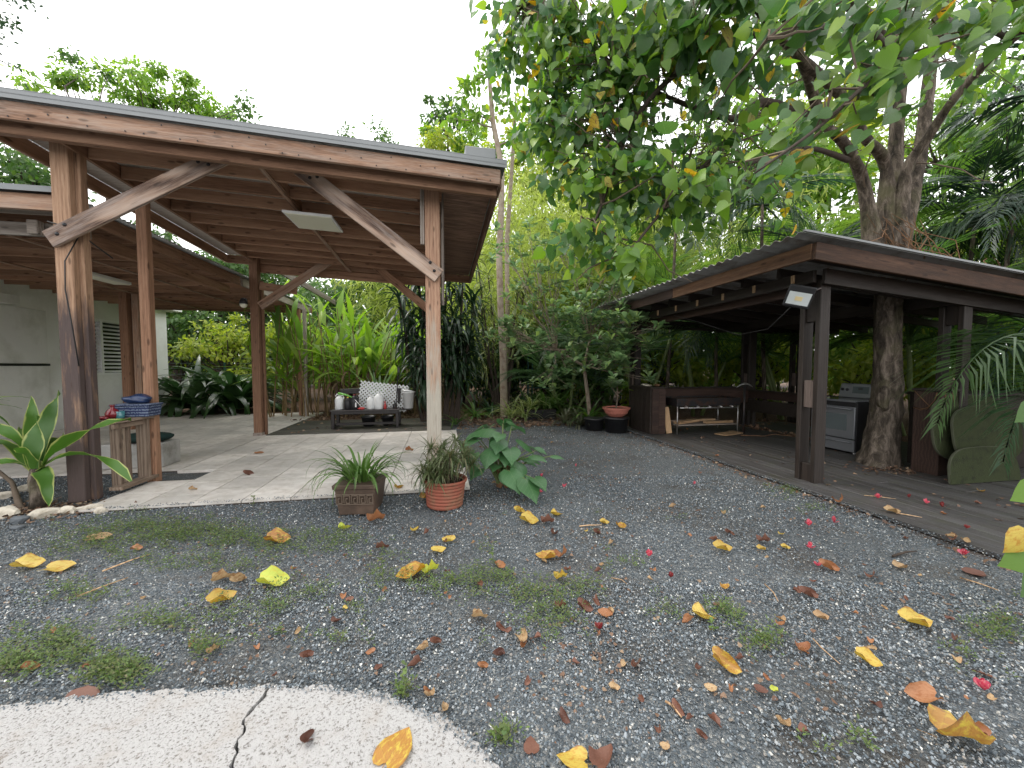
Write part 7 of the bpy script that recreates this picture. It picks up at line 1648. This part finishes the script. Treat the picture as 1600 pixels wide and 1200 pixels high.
for (px, py, wx, wy, k) in PATCH:
    ncl = max(3, k // 6)
    for j in range(ncl):
        c_ = G(px + rng.normal() * wx * .5, py + rng.normal() * wy * .5)
        if inside(np.array([c_.x]), np.array([c_.y]), SLABXY)[0] or (c_.y > 4.57 and -3.7 < c_.x < .36): continue
        for i in range(rng.integers(9, 22)):
            r_ = abs(rng.normal(0, .022)); a = rng.uniform(0, 6.28); pp.append((c_.x + math.cos(a) * r_, c_.y + math.sin(a) * r_, rng.uniform(.003, .03) * (1 + 1.3 * rng.random()))); e = rng.uniform(-.1, .9); dd.append((math.cos(a) * math.cos(e), math.sin(a) * math.cos(e), math.sin(e))); ss.append(rng.uniform(.010, .024))
pp = np.array(pp); dd = np.array(dd); merged('weeds', T_tiny, pp, frames(dd, np.tile([[0, 0, 1.]], (len(pp), 1)) + rng.normal(size=(len(pp), 3)) * .35), np.array(ss), L_weed)
# single upright weeds
for i, (px, py, h, lb) in enumerate(((630, 1090, .16, 'upright leafy weed growing at the rim of the slab'), (770, 880, .17, 'tall thin weed beside an orange leaf'), (785, 1160, .08, 'leafy weed by the bottom right of the slab'), (598, 905, .16, 'thin weed left of the large dark leaf'), (1115, 985, .05, 'bright green weed beside the curled yellow leaf'), (395, 790, .11, 'small weed at the front edge of the tiles'), (440, 990, .05, 'small weed with a dark stalk on the left gravel'), (1190, 1005, .06, 'low fresh weed right of the middle'))):
    b_ = G(px, py); t = thing('weed', (b_.x, b_.y, 0), lb, 'weed'); m = MB(); tp = b_ + Vector((random.uniform(-.02, .02), 0, h)); m.tube([b_, (b_ + tp) / 2 + Vector((.004, 0, 0)), tp], [.003, .0025, .0015], 5); m.build('stem', M_cane, t)
    q_, e_, n2, s2 = [], [], [], []
    for j in range(int(8 + h * 60)):
        f = rng.uniform(.1, 1); a = rng.uniform(0, 6.28); e = rng.uniform(-.2, .7); q_.append(np.array(b_.lerp(tp, f))); e_.append((math.cos(a) * math.cos(e), math.sin(a) * math.cos(e), math.sin(e))); n2.append((0, 0, 1.)); s2.append(rng.uniform(.018, .04))
    leaves(t, T_ob, q_, e_, n2, np.array(s2), L_weed, 12, minpx=6)
# litter under the planting and along edges
def litter(name, n_, fx, size=(.04, .09), zj=.03):
    P_ = np.array([fx() for _ in range(n_)]); k = len(P_); Q = np.stack([P_[:, 0], P_[:, 1], P_[:, 2] + rng.random(k) * zj], 1)
    merged(name, [FV[3][:3], FV[6][:3]] if False else T_heartlo, Q, frames(unit(rng.normal(size=(k, 3)) * [1, 1, .3]), rng.normal(size=(k, 3)) * .35 + [0, 0, 1]), rng.uniform(*size, k), F_litter)
litter('leaf_litter', 2600, lambda: (rng.uniform(-4.2, 3.4), rng.uniform(11.0, 13.6), 0))
litter('leaf_litter', 900, lambda: (rng.uniform(.4, 4.0), 9.2 + abs(rng.normal(0, 1.0)), 0))
litter('leaf_litter', 500, lambda: (rng.uniform(5.2, 8.6), rng.uniform(8.1, 9.0), .03))
litter('leaf_litter', 260, lambda: (rng.uniform(7.1, 7.3), rng.uniform(5.9, 8.1), .055))
litter('leaf_litter', 200, lambda: (4.12 + rng.normal(0, .07), rng.uniform(1.6, 8.8), .004), (.02, .05))
litter('leaf_litter', 160, lambda: (rng.uniform(4.4, 7.4), rng.uniform(2.2, 7.5), .056), (.02, .05), .008)
litter('leaf_litter', 600, lambda: (rng.normal(-4.1, .35), rng.normal(4.75, .16), .0), (.02, .05), .02)
litter('leaf_litter', 120, lambda: (6.2 + rng.normal(0, .3), 4.25 + rng.normal(0, .12), .056), (.03, .06), .01)
litter('leaf_litter', 60, lambda: (rng.uniform(-3.5, .2), rng.uniform(9.0, 10.9), .045), (.04, .09), .01)
def drift(x0, x1, y0, y1):
    while True:
        x, y = rng.uniform(x0, x1), rng.uniform(y0, y1)
        q = math.sin(x * 3.1 + 1.2 * math.sin(y * 2.3)) * math.sin(y * 3.7 + 1.1 * math.sin(x * 2.9))
        if rng.random() < .12 + max(0, q) and not inside(np.array([x]), np.array([y]), SLABXY)[0]: return (x, y, .002)
litter('leaf_litter', 1900, lambda: drift(.2, 4.1, 1.3, 9.5), (.008, .03), .01)
litter('leaf_litter', 1100, lambda: drift(-3.5, 1.0, 1.4, 4.5), (.006, .022), .01)
